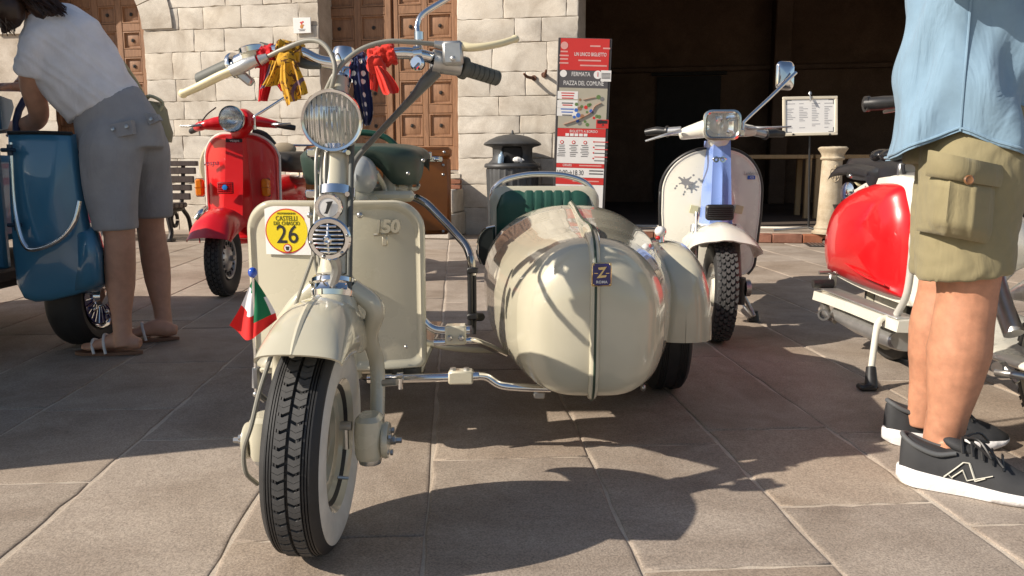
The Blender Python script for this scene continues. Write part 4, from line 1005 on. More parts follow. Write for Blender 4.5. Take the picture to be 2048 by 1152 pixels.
for k in range(9):
    s = k/8; z = lz1 - .004 - s*(lz1 - .40); w_ = .068 + .012*s; y = LYr - .030 - .10*s**1.5
    rows_.append([Vector((lcx + w_*x_, y + (.060 + .06*s)*max(0, abs(x_) - .72)/.28, z)) for x_ in (-1, -.9, -.72, -.4, 0, .4, .72, .9, 1)])
cv.grid(rows_, .008, (0, 1, 0)); cvo = obj('steering_cover', cv, RED, RS, sharp=50)
pb = MB(); pb.box(at(468, 281, LYr - .037), (.098, .006, .020), bev=.002); po = obj('name_plate', pb, INK, RS)
text('name_plate_word', 'vespa', .022, facing(at(469, 281, LYr - .0415), (1, 0, 0)), PAPER, po, sx=1.15)
text('shield_script', 'vespa', .046, facing(at(422, 326, LYr + .012), (1, -.16, 0.03), (0, 0, 1)), CHROME, RS, ext=.002, shear=.25)
gc = at(451, 376, 4.735); gg = MB(); gg.box(gc, (.094, .012, .068), bev=.004); go = obj('horn_grille', gg, mat('dark_red_plastic', (.20, .006, .006), .4), RS)
gg = MB()
for k in range(6): gg.box(gc + Vector((0, -.008, -.026 + .0104*k)), (.090, .008, .0045), bev=.001)
for k in range(9): gg.box(gc + Vector((-.040 + .010*k, -.007, 0)), (.0035, .007, .062), bev=.001)
obj('grille_bars', gg, RED, go)
gg = MB(); gg.lathe([(0, 0), (.017, 0), (.016, .005), (0, .007)], gc + Vector((0, -.011, .004)), (0, -1, 0), 6); obj('grille_emblem', gg, mat('sky_blue_badge', (.03, .27, .75), .3, coat=.5, var=0), go)
for px_ in (400, 532):
    ib = MB(); ib.box(at(px_, 375, LYr + (.03 if px_ == 400 else .03)), (.046, .05, .105), bev=.010); io = obj('indicator', ib, AMBER, RS)
    ib = MB(); ib.box(at(px_, 375, LYr + .058), (.052, .02, .112), bev=.006); obj('indicator_base', ib, BLACK, io)
    ib = MB(); ib.box(at(px_ , 375, LYr + .03), (.048, .052, .004)); obj('indicator_rib', ib, mat('dark_amber', (.45, .10, .0), .3), io)
# headset
hc = at(463, 238, 4.66)
headlight(RS, hc, (-.10, -1, -.06), .073, RED, flutes=20, depth=.10)
hs = MB(); limb(hs, [(hc + Vector((.03, .20, .0)), .055, .055), (hc + Vector((.02, .14, 0)), .072, .070), (hc + Vector((.012, .10, 0)), .060, .060)])
limb(hs, [(hc + Vector((.02, .15, 0)), .055, .055), (at(412, 250, 4.76), .030, .032), (at(392, 256, 4.80), .022, .022)]); limb(hs, [(hc + Vector((.03, .15, 0)), .06, .055), (at(510, 242, 4.80), .035, .036), (at(557, 250, 4.84), .022, .022)])
limb(hs, [(hc + Vector((.03, .15, -.02)), .05, .06), (at(476, 268, 4.86), .045, .045), (at(476, 275, 4.88), .045, .045)])
me = shift(vox(hs, .008, 4), ORG[RS.name]); link('handlebar_housing', me, RED, RS)
for a, b, c in (((404, 252), (382, 263), 0), ((552, 249), (590, 256), 0)):
    gp = MB(); gp.tube([at(*a, 4.80), at((a[0]+b[0])/2, (a[1]+b[1])/2, 4.84), at(*b, 4.87)], [.017, .0185, .016], 16, 4); obj('grip', gp, BLACK, RS)
lv = MB(); lv.tube([at(402, 250, 4.74), at(385, 252, 4.72), at(362, 252, 4.75)], [.009, .008, .007], 10, 4); obj('brake_lever', lv, STEEL, RS)
lv = MB(); lv.tube([at(545, 249, 4.78), at(562, 249, 4.76), at(580, 247, 4.80)], [.012, .014, .009], 10, 4, flat=.7); obj('clutch_lever', lv, STEEL, RS)
ms = MB(); ms.tube([at(509, 252, 4.74), at(509, 232, 4.74), at(520, 226, 4.75), at(585, 185, 4.9)], .008, 10, 1); ms.lathe([(.012, -.012), (.012, .012)], at(509, 255, 4.74), (0, 0, 1), 12); obj('mirror_stalk', ms, CHROME, RS)
cb = MB(); cb.tube([at(402, 245, 4.76), at(415, 228, 4.78), at(432, 215, 4.82)], .004, 8, 4); obj('control_cable', cb, BLACK, RS)
cb = MB(); cb.tube([at(405, 440, 4.45), at(398, 462, 4.42), at(400, 485, 4.44)], .004, 8, 4); obj('brake_cable', cb, REDLENS, RS)
# spare wheel cover, seat, tail, rack
sp = MB(); sp.lathe([(0, -.05), (.19, -.05), (.205, -.03), (.205, .03), (.19, .05), (0, .05)], at(468, 335, 5.05), (0, -1, .05), 40); obj('spare_wheel_cover', sp, mat('beige_cover', (.42, .36, .24), .6, var=.1), RS)
sp = MB(); sp.tube([at(505, 262, 4.93), at(530, 270, 4.95), at(548, 290, 4.97)], .02, 10, 4); obj('bag_hook', sp, BLACK, RS)
bd = MB(); limb(bd, [(at(500, 420, 5.0), .12, .12), (at(550, 400, 5.4), .19, .13), (at(575, 385, 5.8), .20, .13), (at(590, 390, 6.15), .12, .10), (at(595, 395, 6.2), .03, .03)], n=28); limb(bd, [(at(470, 470, 4.95), .17, .06), (at(520, 460, 5.3), .17, .05), (at(540, 440, 5.6), .15, .08)]); me = shift(vox(bd, .014, 5), ORG[RS.name]); link('rear_body', me, RED, RS)
bd = MB(); bd.ell(at(600, 395, 5.55), (.07, .26, .10)); obj('side_cowl', bd, RED, RS)
se = MB(); rings = []
for Y, w_, z0, z1 in ((5.12, .09, .75, .78), (5.16, .12, .70, .82), (5.4, .13, .70, .83), (5.75, .13, .69, .84), (5.85, .11, .70, .82), (5.88, .08, .74, .79)):
    x_ = at(572, 340, 5.4).x - .02*(Y-5.4)
    rings.append([Vector((x_ + w_*abs(math.cos(a))**.6*(1 if math.cos(a) > 0 else -1), Y, (z0+z1)/2 + (z1-z0)/2*abs(math.sin(a))**.6*(1 if math.sin(a) > 0 else -1))) for a in [2*math.pi*k/24 for k in range(24)]])
se.loft(rings, True, True, True); obj('seat', se, mat('dark_grey_vinyl', (.03, .028, .025), .5, var=.2), RS, sharp=60)
rk = MB()
for z_ in (290, 323, 358, 382): rk.tube([at(548, z_, 5.85), at(628, z_ + 1, 5.95)], .009, 8, 1)
for x_ in (598, 606): rk.tube([at(x_, 322, 5.9), at(x_, 385, 5.9)], .010, 8, 1)
obj('chrome_rack', rk, CHROME, RS)
mr = MB(); mr.ell(at(568, 298, 5.6), (.085, .02, .045)); obj('mirror', mr, mat('brown_backrest', (.30, .24, .16), .6), RS)
rc = Vector((at(560, 480, 5.75).x, 5.75, .215)); rwm = MB(); rwm.lathe([(0, -.03), (.12, -.02), (.12, .02), (0, .03)], rc, (1, 0, 0), 32); rw_ = obj('rear_wheel', rwm, ALU, RS); obj('tyre', tyre_mb(rc, (1, 0, 0), .214, .095, .12, 40), RUBBER, rw_)

# ------------------------------------------------------------------ blue and white scooter
BS = thing('blue_white_scooter', 'white scooter with light blue centre column and rectangular headlight before the dark portico', 'scooter', (.874, 3.302, 0), world=True)
WC = Vector((.872, 3.35, .212)); AX = Vector((1, -.075, -.03)).normalized()
fw = MB(); fw.lathe([(0, -.04), (.06, -.038), (.065, -.02), (.11, -.024), (.118, -.034), (.12, -.02), (.12, .02), (.06, .03), (0, .03)], WC, AX, 48); wh = obj('front_wheel', fw, WHITE, BS)
obj('tyre', tyre_mb(WC, AX, .208, .094, .122, 72), RUBBER, wh)
tb = tread_blocks(MB(), WC, AX, .212, .094, (-.034, -.017, 0, .017, .034), 44, .0145, .019, chevron=.006); o = obj('tyre_tread_block', tb, RUBBER_DUSTY, wh, sharp=20, recalc=False); o['kind'] = 'stuff'
LB = 3.60
lz1 = at(1430, 298, LB).z; lz0 = at(1480, 552, LB).z; xa, xb = at(1328, 400, LB).x, at(1531, 400, LB).x; lcx = (xa+xb)/2; lhw = (xb-xa)/2
ls = legshield(MB(), lcx, LB, (lz1+lz0)/2, lhw, (lz1-lz0)/2, .19, .06, .07, .006, narrow=.10); obj('legshield', ls, WHITE, BS, sharp=50)
tr = MB(); zc, hh = (lz1+lz0)/2, (lz1-lz0)/2; rt = .19; pts = []
def nar(x, z): return x*(1 - .10*max(0, -z/hh))
def shp(x, z): return Vector((lcx + nar(x, z)*1.01, LB + .07*(x/lhw)**2 + .004, zc + z))
for k in range(6): pts.append(shp(lhw, -hh + .04 + (2*hh - .04 - rt)*k/6))
for k in range(25):
    a = math.pi*k/24; pts.append(shp((lhw - rt)*(1 if a <= math.pi/2 else -1) + rt*math.cos(a), hh - rt + rt*math.sin(a)))
for k in range(6): pts.append(shp(-lhw, hh - rt - (2*hh - .04 - rt)*k/5))
tr.tube([shp(lhw*.86, -hh + .005)] + pts, .0095, 10, 2); obj('edge_beading', tr, BLACK, BS)
cv = MB(); rows_ = []
for k in range(11):
    s = k/10; z = at(1438, 280, 3.5).z - s*(at(1438, 280, 3.5).z - at(1438, 452, 3.5).z); wl_ = .052 + .016*s + .03*max(0, s-.85)
    rows_.append([Vector((lcx + .005 - .004*s + wl_*x_, LB - .07 - .05*s + .10*max(0, abs(x_) - .7)/.3 - .012*max(0, 1 - abs(x_)/.35)*(1 if .3 < s < .85 else .4), z)) for x_ in (-1, -.9, -.7, -.35, -.12, 0, .12, .35, .7, .9, 1)])
cv.grid(rows_, .006, (0, 1, 0)); cvo = obj('steering_cover', cv, BLUE, BS, sharp=40)
bd = MB(); bc = at(1439, 319, 3.44)
for dx in (-.014, .014): bd.lathe([(.006, -.003), (.013, -.003), (.013, .003), (.006, .003)], bc + Vector((dx, 0, 0)), (0, -1, .05), 20, cap=False)
bd.tube([bc + Vector((-.03, 0, 0)), bc + Vector((-.02, -.004, .006)), bc + Vector((.02, -.004, .006)), bc + Vector((.03, 0, 0))], .003, 8, 4); obj('cover_badge', bd, CHROME, cvo)
gb = MB(); c = at(1440, 425, 3.42); gb.loft([rrect(c.x, c.z, .056, .032, .012, c.y + .03), rrect(c.x, c.z, .060, .034, .014, c.y), rrect(c.x, c.z, .054, .028, .012, c.y - .006)], True, True, True); go = obj('horn_grille', gb, BLACK, BS)
gb = MB()
for k in range(6): gb.box(c + Vector((0, -.010, -.022 + .009*k)), (.10, .010, .004), bev=.001)
obj('grille_slats', gb, BLACK, go)
# splash sticker, worn stickers, words
sc_ = at(1371, 364, LB + .008)
sp = MB(); M_ = facing(sc_, (1, -.18, 0)); pts = []; rr = random.Random(3)
for k in range(7):
    a = 2*math.pi*k/7 + rr.uniform(-.25, .25); r1 = rr.uniform(.026, .042)
    for da, r_ in ((-.40, .017), (-.16, r1*.72), (-.13, r1*.95), (.0, r1*1.05), (.13, r1*.95), (.16, r1*.72)): pts.append(M_ @ Vector((r_*math.cos(a + da), r_*math.sin(a + da)*.85, .003)))
pts = catmull(pts + [pts[0]], 3)[:-1]
sp.poly(pts, M_.to_3x3() @ Vector((0, 0, 1)), .001)
for dx, dy in ((-.038, -.018), (.034, .030), (-.044, -.028)): sp.lathe([(0, 0), (.005, 0), (.005, .001), (0, .001)], M_ @ Vector((dx, dy, .003)), M_.to_3x3() @ Vector((0, 0, 1)), 10)
obj('splash_sticker', sp, mat('silver_sticker', (.25, .25, .25), .35, var=.05), BS)
YST = mat('faded_yellow_patch', (.66, .60, .34), .5, var=.1)
for px_, py_ in ((1388, 419), (1478, 419)):
    sp = MB(); q = at(px_, py_, LB + .003); sp.box(q, (.036, .004, .036), rot('Y', .2), bev=.001); obj('sticker_remains', sp, YST, BS)
text('shield_script', 'Lambretta', .023, facing(at(1502, 347, LB + .028), (1, .22, 0)), STEEL, BS, sx=.75, shear=.2)
sp = MB(); q = at(1503, 355, LB + .03); sp.box(q, (.036, .004, .017), rotz(.21), bev=.001); so = obj('model_plate', sp, BLUEINK, BS)
text('model_plate_word', '125', .014, facing(q + Vector((0, -.004, 0)), (1, .22, 0)), PAPER, so)
# fender between shield and wheel
fd = fender(MB(), WC + Vector((-.0, .03, 0)), AX, .285, .150, R(52), R(125), skirt=.11, taper=.95, ridge=.012, p=2.2, thick=.006); obj('front_fender', fd, WHITE, BS, sharp=50)
ap = MB(); c = at(1440, 470, 3.36); ap.box((lcx - .005, 3.50, at(1440, 470, 3.5).z), (.24, .16, .10), bev=.04); obj('fender_shroud', ap, WHITE, BS)
for s_, off in ((-1, -.088), (1, .085)):
    fl_ = MB(); fl_.tube([WC + Vector((off*.9, .12, .27)), WC + Vector((off*1.05, .09, .16)), WC + Vector((off*1.1, .05, .03))], [.022, .021, .018], 14, 4); obj('fork_leg', fl_, ALU if s_ < 0 else mat('brown_grey_fork', (.16, .12, .12), .45, var=.2), BS)
    hb = MB(); hc = WC + Vector((off*1.15, .03, 0)); hb.loft([[hc + Vector((.022*math.cos(a), .034*math.sin(a), z)) for a in [2*math.pi*k/18 for k in range(18)]] for z in (.055, .05, .0, -.05, -.058)], True, True, True)
    ho = obj('suspension_link', hb, BLACK if s_ > 0 else ALU, BS)
    if s_ > 0:
        hb = MB(); hb.lathe([(0, 0), (.036, 0), (.036, .02), (.02, .026), (0, .026)], hc + Vector((.02, 0, .01)), (1, 0, 0), 20); obj('link_cover', hb, STEEL, ho)
    else:
        cb = MB(); cb.tube([WC + Vector((-.095, .05, .33)), WC + Vector((-.11, -.03, .18)), WC + Vector((-.115, -.04, .05)), WC + Vector((-.12, .0, -.07))], .006, 8, 5); cb.tube([WC + Vector((-.085, .05, .33)), WC + Vector((-.135, .0, .12)), WC + Vector((-.14, .02, -.05))], .005, 8, 5); obj('brake_cable', cb, STEEL, BS)
# headset
hc = at(1444, 250, 3.46)
sh = MB(); n_ = Vector((-.06, -1, -.05)).normalized(); Mh = facing(hc, (1, -.06, 0))
def rr3(hw, hh, r, d): return [Mh @ p for p in [Vector((p.x, p.z, d)) for p in rrect(0, 0, hw, hh, r, 0)]]
sh.loft([rr3(.03, .02, .015, -.13), rr3(.062, .052, .03, -.09), rr3(.076, .062, .03, -.02), rr3(.076, .060, .03, .0), rr3(.066, .050, .026, .0), rr3(.05, .04, .02, -.03), rr3(.01, .01, .005, -.05)], True, True, True); ho = obj('headlight', sh, WHITE, BS)
sh = MB(); sh.loft([rr3(.064, .049, .026, -.001), rr3(.050, .038, .022, -.03), rr3(.012, .012, .008, -.048)], True, False, True); obj('reflector', sh, REFLECTOR, ho)
sh = MB(); sh.loft([rr3(.063, .048, .026, .002), rr3(.077, .062, .034, .002), rr3(.078, .063, .034, .010), rr3(.070, .055, .030, .013), rr3(.064, .049, .026, .008)], True); obj('headlight_rim', sh, mat('pale_chrome', (.72, .70, .62), .2, metal=1.0, var=.03), ho)
sh = MB(); sh.loft([rr3(.065, .050, .026, .004), rr3(.062, .047, .024, .009), rr3(.03, .02, .014, .016), rr3(.001, .001, .0005, .017), rr3(.001, .001, .0005, .013), rr3(.03, .02, .014, .012), rr3(.062, .047, .024, .004)], True, False, False); obj('lens', sh, GLASS, ho, sharp=80)
sh = MB(); sh.ell(hc + n_*-.02, (.010, .01, .010), nu=10, nv=8); obj('bulb', sh, GLASS, ho)
hs = MB(); limb(hs, [(hc + Vector((0, .05, -.02)), .06, .05), (at(1438, 272, 3.55), .05, .05), (at(1438, 284, 3.57), .05, .05)]); limb(hs, [(hc + Vector((0, .07, .0)), .05, .045), (at(1390, 262, 3.56), .032, .034), (at(1358, 270, 3.58), .022, .024)]); limb(hs, [(hc + Vector((0, .07, .0)), .05, .045), (at(1485, 260, 3.56), .028, .030), (at(1510, 262, 3.58), .022, .022)]); me = shift(vox(hs, .007, 4), ORG[BS.name]); link('handlebar_housing', me, WHITE, BS)
for P_, nm in ((((1362, 262), (1335, 263), (1292, 265)), 0), (((1505, 262), (1530, 268), (1566, 268)), 1)):
    tb_ = MB(); tb_.tube([at(*P_[0], 3.58), at(*P_[1], 3.60)], [.020, .018], 16, 1); obj('handlebar_tube', tb_, ALU, BS)
    gp = MB(); gp.tube([at(*P_[1], 3.60), at((P_[1][0]+P_[2][0])/2, (P_[1][1]+P_[2][1])/2 - 2, 3.63), at(*P_[2], 3.66)], [.015, .019, .015], 16, 4); gp.lathe([(.015, -.004), (.025, -.003), (.025, .004), (.015, .005)], at(*P_[1], 3.60), at(*P_[2], 3.66) - at(*P_[1], 3.60), 18, cap=False); obj('grip', gp, BLACK, BS)
lv = MB(); lv.tube([at(1360, 262, 3.54), at(1330, 270, 3.50), at(1291, 282, 3.52)], [.012, .009, .006], 10, 4, flat=.7); obj('clutch_lever', lv, ALU, BS)
lv = MB(); lv.tube([at(1496, 256, 3.54), at(1530, 256, 3.50), at(1582, 253, 3.52)], [.014, .010, .005], 10, 4, flat=.7); obj('brake_lever', lv, ALU, BS)
ms = MB(); ms.tube([at(1486, 265, 3.52), at(1487, 245, 3.52), at(1500, 232, 3.53), at(1540, 195, 3.56), at(1592, 145, 3.60)], .0075, 12, 1); ms.box(at(1484, 265, 3.52), (.02, .02, .03), bev=.004); mo = obj('mirror_stalk', ms, CHROME, BS)
mm = MB(); q = at(1572, 151, 3.62); Mm = facing(q, (1, .25, 0), (-.08, 0, 1))
def mr_(s, d, tp=1.0): return [Mm @ Vector((p.x*s, p.z*s, d)) for p in rrect(0, 0, .043, .062, .022, 0)]
mm.loft([mr_(.05, .012), mr_(.55, .010), mr_(.9, .002), mr_(1.0, -.008), mr_(.97, -.014), mr_(.05, -.014)], True, True, True); obj('mirror', mm, CHROME, mo)
# rear of the scooter, seat, stand
bd = MB(); limb(bd, [(Vector((lcx, 3.70, .30)), .20, .04), (Vector((lcx + .09, 4.0, .27)), .19, .04), (Vector((lcx + .16, 4.25, .35)), .17, .10), (Vector((lcx + .26, 4.6, .48)), .17, .20), (Vector((lcx + .36, 5.0, .48)), .12, .16), (Vector((lcx + .40, 5.15, .42)), .04, .06)], n=24); me = shift(vox(bd, .014, 5), ORG[BS.name]); link('rear_body', me, WHITE, BS)
bd = MB(); bd.ell((lcx + .26, 4.6, .74), (.13, .33, .055)); obj('seat', bd, BLACK, BS)
rc = Vector((lcx + .28, 4.72, .212)); rwm = MB(); rwm.lathe([(0, -.03), (.12, -.02), (.12, .02), (0, .03)], rc, (1, 0, 0), 32); rw_ = obj('rear_wheel', rwm, WHITE, BS); obj('tyre', tyre_mb(rc, (1, 0, 0), .21, .095, .12, 40), RUBBER, rw_)
s_ = MB(); s_.tube([at(1486, 590, 3.62), at(1500, 615, 3.62), at(1508, 632, 3.60)], .010, 10, 3); s_.tube([at(1470, 585, 3.75), at(1490, 615, 3.68), at(1506, 632, 3.60)], .006, 8, 3); so = obj('kick_stand', s_, STEEL, BS)
s_ = MB(); f = gr(1510, 643); s_.tube([Vector((f.x - .004, f.y, .05)), Vector((f.x, f.y, .004))], [.016, .022], 12, 1); s_.box(Vector((f.x - .01, f.y, .008)), (.05, .035, .016), bev=.005); obj('stand_foot', s_, BLACK, so)

# ------------------------------------------------------------------ white scooter with red side panels at the right
WS = thing('red_white_scooter', 'white scooter with a glossy red side panel and black saddle behind the man in shorts', 'scooter', (1.46, 2.9, 0), world=True)
XC = 1.50
pn = MB(); rings = []
# side panel on the left flank: outline in (y, z), bulging to -x
def panel_pts():
    return [(3.30, .30), (3.34, .36), (3.35, .43), (3.31, .53), (3.22, .605), (3.08, .655), (2.92, .680), (2.76, .675), (2.715, .63), (2.675, .55), (2.665, .43), (2.67, .32), (2.675, .285), (2.85, .280), (3.08, .285)]
pp = [Vector((0, y, z)) for y, z in panel_pts()]; pp = catmull(pp + [pp[0]], 4)[:-1]
cy, cz = 2.96, .45
for s_, bx in ((1.0, .0), (.985, .020), (.95, .048), (.86, .078), (.65, .100), (.35, .112), (.05, .116)):
    rings.append([Vector((XC - .135 - bx, cy + (p.y - cy)*s_, cz + (p.z - cz)*s_)) for p in pp])
pn.loft(rings, True, True, True); pno = obj('side_panel', pn, RED, WS, sharp=60)
cr = MB(); cr.tube([Vector((XC - .195, 3.29, .40)), Vector((XC - .235, 3.05, .375)), Vector((XC - .25, 2.85, .35)), Vector((XC - .235, 2.70, .335))], .004, 8, 5); obj('panel_crease', cr, RED, pno)
tr = MB(); tr.tube([Vector((XC - .20, 3.345, .43)), Vector((XC - .215, 3.30, .425))], .007, 8, 2); obj('panel_flash', tr, CHROME, pno)
bd = MB(); limb(bd, [(Vector((XC, 2.50, .45)), .15, .05), (Vector((XC, 2.62, .48)), .175, .19), (Vector((XC, 2.9, .47)), .175, .22), (Vector((XC, 3.2, .44)), .17, .18), (Vector((XC, 3.36, .40)), .15, .10), (Vector((XC, 3.40, .38)), .06, .05)], n=32)
limb(bd, [(Vector((XC, 1.9, .22)), .19, .025), (Vector((XC, 2.3, .215)), .19, .025), (Vector((XC, 2.6, .24)), .18, .04)]); limb(bd, [(Vector((XC, 2.62, .60)), .10, .08), (Vector((XC, 2.9, .70)), .09, .05), (Vector((XC, 3.2, .66)), .07, .04)])
me = shift(vox(bd, .012, 5), ORG[WS.name]); link('frame_body', me, WHITE, WS)
po_ = [Vector((XC - .10, cy + (p.y - cy)*1.075 - .025, .45 + (p.z - .45)*1.10)) for p in pp]
sr = MB(); sr.loft([po_, [p + Vector((-.055, 0, 0)) for p in po_], [Vector((p.x - .068, cy + (p.y - cy)*.97, .45 + (p.z - .45)*.97)) for p in po_], [Vector((p.x - .068, cy + (p.y - cy)*.5, .45 + (p.z - .45)*.5)) for p in po_]], True, True, True); obj('panel_surround', sr, WHITE, WS, sharp=60)
ed = MB(); ed.tube([Vector((XC - .195, 2.60, .66)), Vector((XC - .205, 2.585, .50)), Vector((XC - .21, 2.59, .33)), Vector((XC - .215, 2.64, .245))], .012, 10, 5); obj('edge_strip', ed, mat('pale_grey_strip', (.50, .49, .45), .4), WS)
rn = MB(); rn.loft([[Vector((XC - .16, y, z)), Vector((XC - .245, y, z - .004)), Vector((XC - .25, y, z - .04)), Vector((XC - .16, y, z - .045))] for y, z in ((2.56, .240), (2.72, .238), (2.95, .236), (3.15, .232), (3.30, .226))], True, True, True); obj('floor_runner', rn, WHITE, WS)
rn = MB(); rn.box((XC - .205, 2.93, .2395), (.070, .68, .006), bev=.002); obj('runner_tread', rn, ALU, WS)
ex = MB(); limb(ex, [(Vector((XC - .165, 2.66, .15)), .055, .035), (Vector((XC - .165, 2.70, .145)), .065, .035), (Vector((XC - .165, 2.95, .145)), .070, .040), (Vector((XC - .165, 3.14, .15)), .065, .036), (Vector((XC - .165, 3.19, .15)), .05, .03)], n=24); obj('silencer', ex, ALU, WS)
ex = MB(); ex.tube([at(1672, 640, 3.15), at(1655, 628, 3.2), at(1650, 610, 3.25), at(1660, 600, 3.3)], .018, 12, 5); ex.lathe([(.016, 0), (.024, 0), (.024, .02), (.016, .02)], at(1650, 628, 3.14), (-.6, -.8, 0), 14, cap=False); obj('tail_pipe', ex, STEEL, WS)
bf = MB(); bf.tube([at(1666, 567, 3.25), at(1626, 568, 3.25)], .018, 14, 1); obj('bumper_rubber', bf, BLACK, WS)
bf = MB(); bf.tube([at(1668, 545, 3.28), at(1638, 545, 3.28)], .008, 10, 1); bf.box(at(1665, 560, 3.27), (.03, .02, .05), bev=.004); obj('bumper_stay', bf, STEEL, WS)
rc = Vector((XC - .03, 3.02, .206)); rwm = MB(); rwm.lathe([(0, -.05), (.08, -.05), (.12, -.035), (.122, -.02), (.12, .02), (0, .03)], rc, (1, 0, 0), 40); rw_ = obj('rear_wheel', rwm, WHITE, WS); obj('tyre', tyre_mb(rc, (1, 0, 0), .206, .095, .12, 56), RUBBER, rw_)
ww = MB(); ww.lathe([(.124, -.036), (.14, -.0455), (.165, -.047), (.17, -.043)], rc, (1, 0, 0), 56, cap=False); obj('whitewall', ww, mat('cream_wall', (.36, .34, .27), .6), rw_)
kd = MB(); kd.tube([Vector((XC - .16, 2.66, .22)), at(1770, 636, 2.66), at(1757, 645, 2.65), at(1752, 665, 2.64), at(1742, 740, 2.62)], .011, 12, 5); ko = obj('kick_stand', kd, WHITE, WS)
f = gr(1740, 780); kd = MB(); kd.tube([at(1742, 735, 2.62), Vector((f.x + .004, f.y, .008))], [.016, .022], 14, 1); kd.box(Vector((f.x - .012, f.y, .010)), (.055, .045, .020), bev=.006); obj('stand_foot', kd, BLACK, ko)
# saddle with air cushion
SEATB = mat('black_saddle_leather', (.018, .019, .022), .30, var=.2, vs=25, bump=.2, bs=200)
sd = MB(); saddle(sd, Vector((XC - .02, 3.14, .742)), .165, .50, .080); so = obj('saddle', sd, SEATB, WS, sharp=60)
for q in (at(1701, 352, 3.03), at(1780, 352, 2.9)):
    b_ = MB(); b_.ell(q, (.008, .008, .008), nu=10, nv=6); obj('saddle_stud', b_, STEEL, so)
sk = MB(); rows_ = []
for z, o_ in ((.765, 0), (.74, .012), (.71, .016), (.68, .010)): rows_.append([Vector((XC - .155 - o_ + (.02 if k in (0, 8) else 0), 2.80 + .062*k, z + (.028*(abs(k-4)/4)**3 if z < .72 else 0))) for k in range(9)])
sk.grid(rows_, .004, (1, 0, 0)); obj('saddle_skirt', sk, SEATB, so, sharp=60)
cu_ = MB()
for i in range(5):
    for j in range(3): cu_.ell(Vector((XC - .135 + .07*j, 2.70 + .075*i, .772)), (.044, .050, .026), nu=12, nv=8)
cuo = obj('air_cushion', cu_, mat('shiny_black_vinyl', (.012, .012, .013), .22, var=.1), WS)
fr_ = MB(); fr_.box((XC - .08, 2.82, .72), (.16, .02, .05), bev=.004); fr_.tube([Vector((XC - .13, 2.65, .71)), Vector((XC - .13, 2.95, .70))], .012, 10, 1); obj('saddle_frame', fr_, STEEL, WS)
cp = MB(); q = at(1712, 385, 3.2); cp.lathe([(0, -.02), (.035, -.02), (.042, .0), (.040, .015), (0, .018)], q, (-1, -.3, 0), 24); obj('tail_lamp', cp, mat('cream_shell', (.5, .44, .28), .4), WS); cp = MB(); cp.lathe([(.036, .0), (.043, .002), (.04, .018), (.02, .024), (0, .024)], at(1702, 385, 3.18), (-1, -.3, 0), 24); obj('lamp_rim', cp, CHROME, WS)
# front half behind and beside the man
HY = 2.18
ls = legshield(MB(), XC + .02, 1.98, .50, .22, .32, .12, .05, -.05, .01); obj('legshield', ls, WHITE, WS)
lt = MB(); limb(lt, [(Vector((XC + .02, 1.85, .34)), .06, .06), (Vector((XC + .02, 1.98, .60)), .055, .055), (Vector((XC + .02, 2.10, .90)), .045, .045)]); obj('steering_column', lt, RED, WS)
gp = MB(); g0 = at(1733, 208, 2.52); gp.tube([g0, at(1765, 206, 2.48), at(1800, 203, 2.42)], [.019, .021, .018], 16, 4); gp.lathe([(.012, -.006), (.024, -.005), (.024, .008), (.018, .010)], g0, (1, 0, .05), 18); obj('grip', gp, BLACK, WS)
lv = MB(); lv.tube([at(1768, 224, 2.50), at(1790, 218, 2.46), at(1815, 208, 2.42)], [.005, .008, .010], 10, 3); obj('clutch_lever', lv, ALU, WS)
hb = MB(); hb.tube([at(1800, 203, 2.42), Vector((XC - .1, 2.22, .96)), Vector((XC + .02, 2.12, .97)), Vector((XC + .2, 2.2, .95)), Vector((XC + .33, 2.3, .93))], [.018, .03, .05, .03, .018], 16, 5); obj('handlebar_housing', hb, WHITE, WS)
wc = Vector((1.462, 2.02, .210)); AX = Vector((1, -.04, 0)).normalized()
fwm = MB(); fwm.lathe([(0, -.05), (.035, -.052), (.04, -.03), (.055, -.025), (.060, -.034), (.105, -.036), (.12, -.040), (.122, -.02), (.12, .03), (0, .03)], wc, AX, 56); fwo = obj('front_wheel', fwm, WHITE, WS); obj('tyre', tyre_mb(wc, AX, .210, .095, .124, 80), RUBBER, fwo)
tb = tread_blocks(MB(), wc, AX, .212, .095, (-.034, -.017, 0, .017, .034), 60, .0145, .013, chevron=.004); o = obj('tyre_tread_block', tb, RUBBER_DUSTY, fwo, sharp=20, recalc=False); o['kind'] = 'stuff'
ww = MB(); ww.lathe([(.124, -.040), (.140, -.0475), (.165, -.0485), (.178, -.046)], wc, AX, 72, cap=False); obj('whitewall', ww, mat('cream_wall_front', (.34, .32, .24), .6), fwo)
for k in range(2):
    pass
fk = MB(); a = at(2000, 585, 2.06); fk.tube([at(1985, 520, 2.16), at(2000, 590, 2.10), at(2028, 668, 2.03)], [.024, .024, .025], 16, 3); obj('fork_leg', fk, ALU, WS)
fk = MB(); fk.loft([[wc + Vector((-.075 + dx, dy - .02, z + .06)) for dx, dy in ((-.02, -.03), (.02, -.035), (.02, .035), (-.02, .03))] for z in (.09, .02, -.01)], True, True, True); obj('link_cover', fk, WHITE, WS, sharp=60)
fk = MB(); fk.tube([at(1992, 745, 2.0), at(2020, 748, 1.97), at(2060, 755, 1.95)], .010, 10, 3); fk.lathe([(0, -.012), (.016, -.012), (.016, .012), (0, .012)], at(2000, 735, 2.0), (-1, -.4, 0), 14); fk.tube([at(2010, 735, 1.99), at(2035, 765, 1.96)], .008, 8, 2); obj('brake_linkage', fk, STEEL, WS)
fd = fender(MB(), wc + Vector((0, .0, 0)), AX, .275, .11, R(40), R(140), skirt=.09, ridge=.004); obj('front_fender', fd, WHITE, WS, sharp=50)
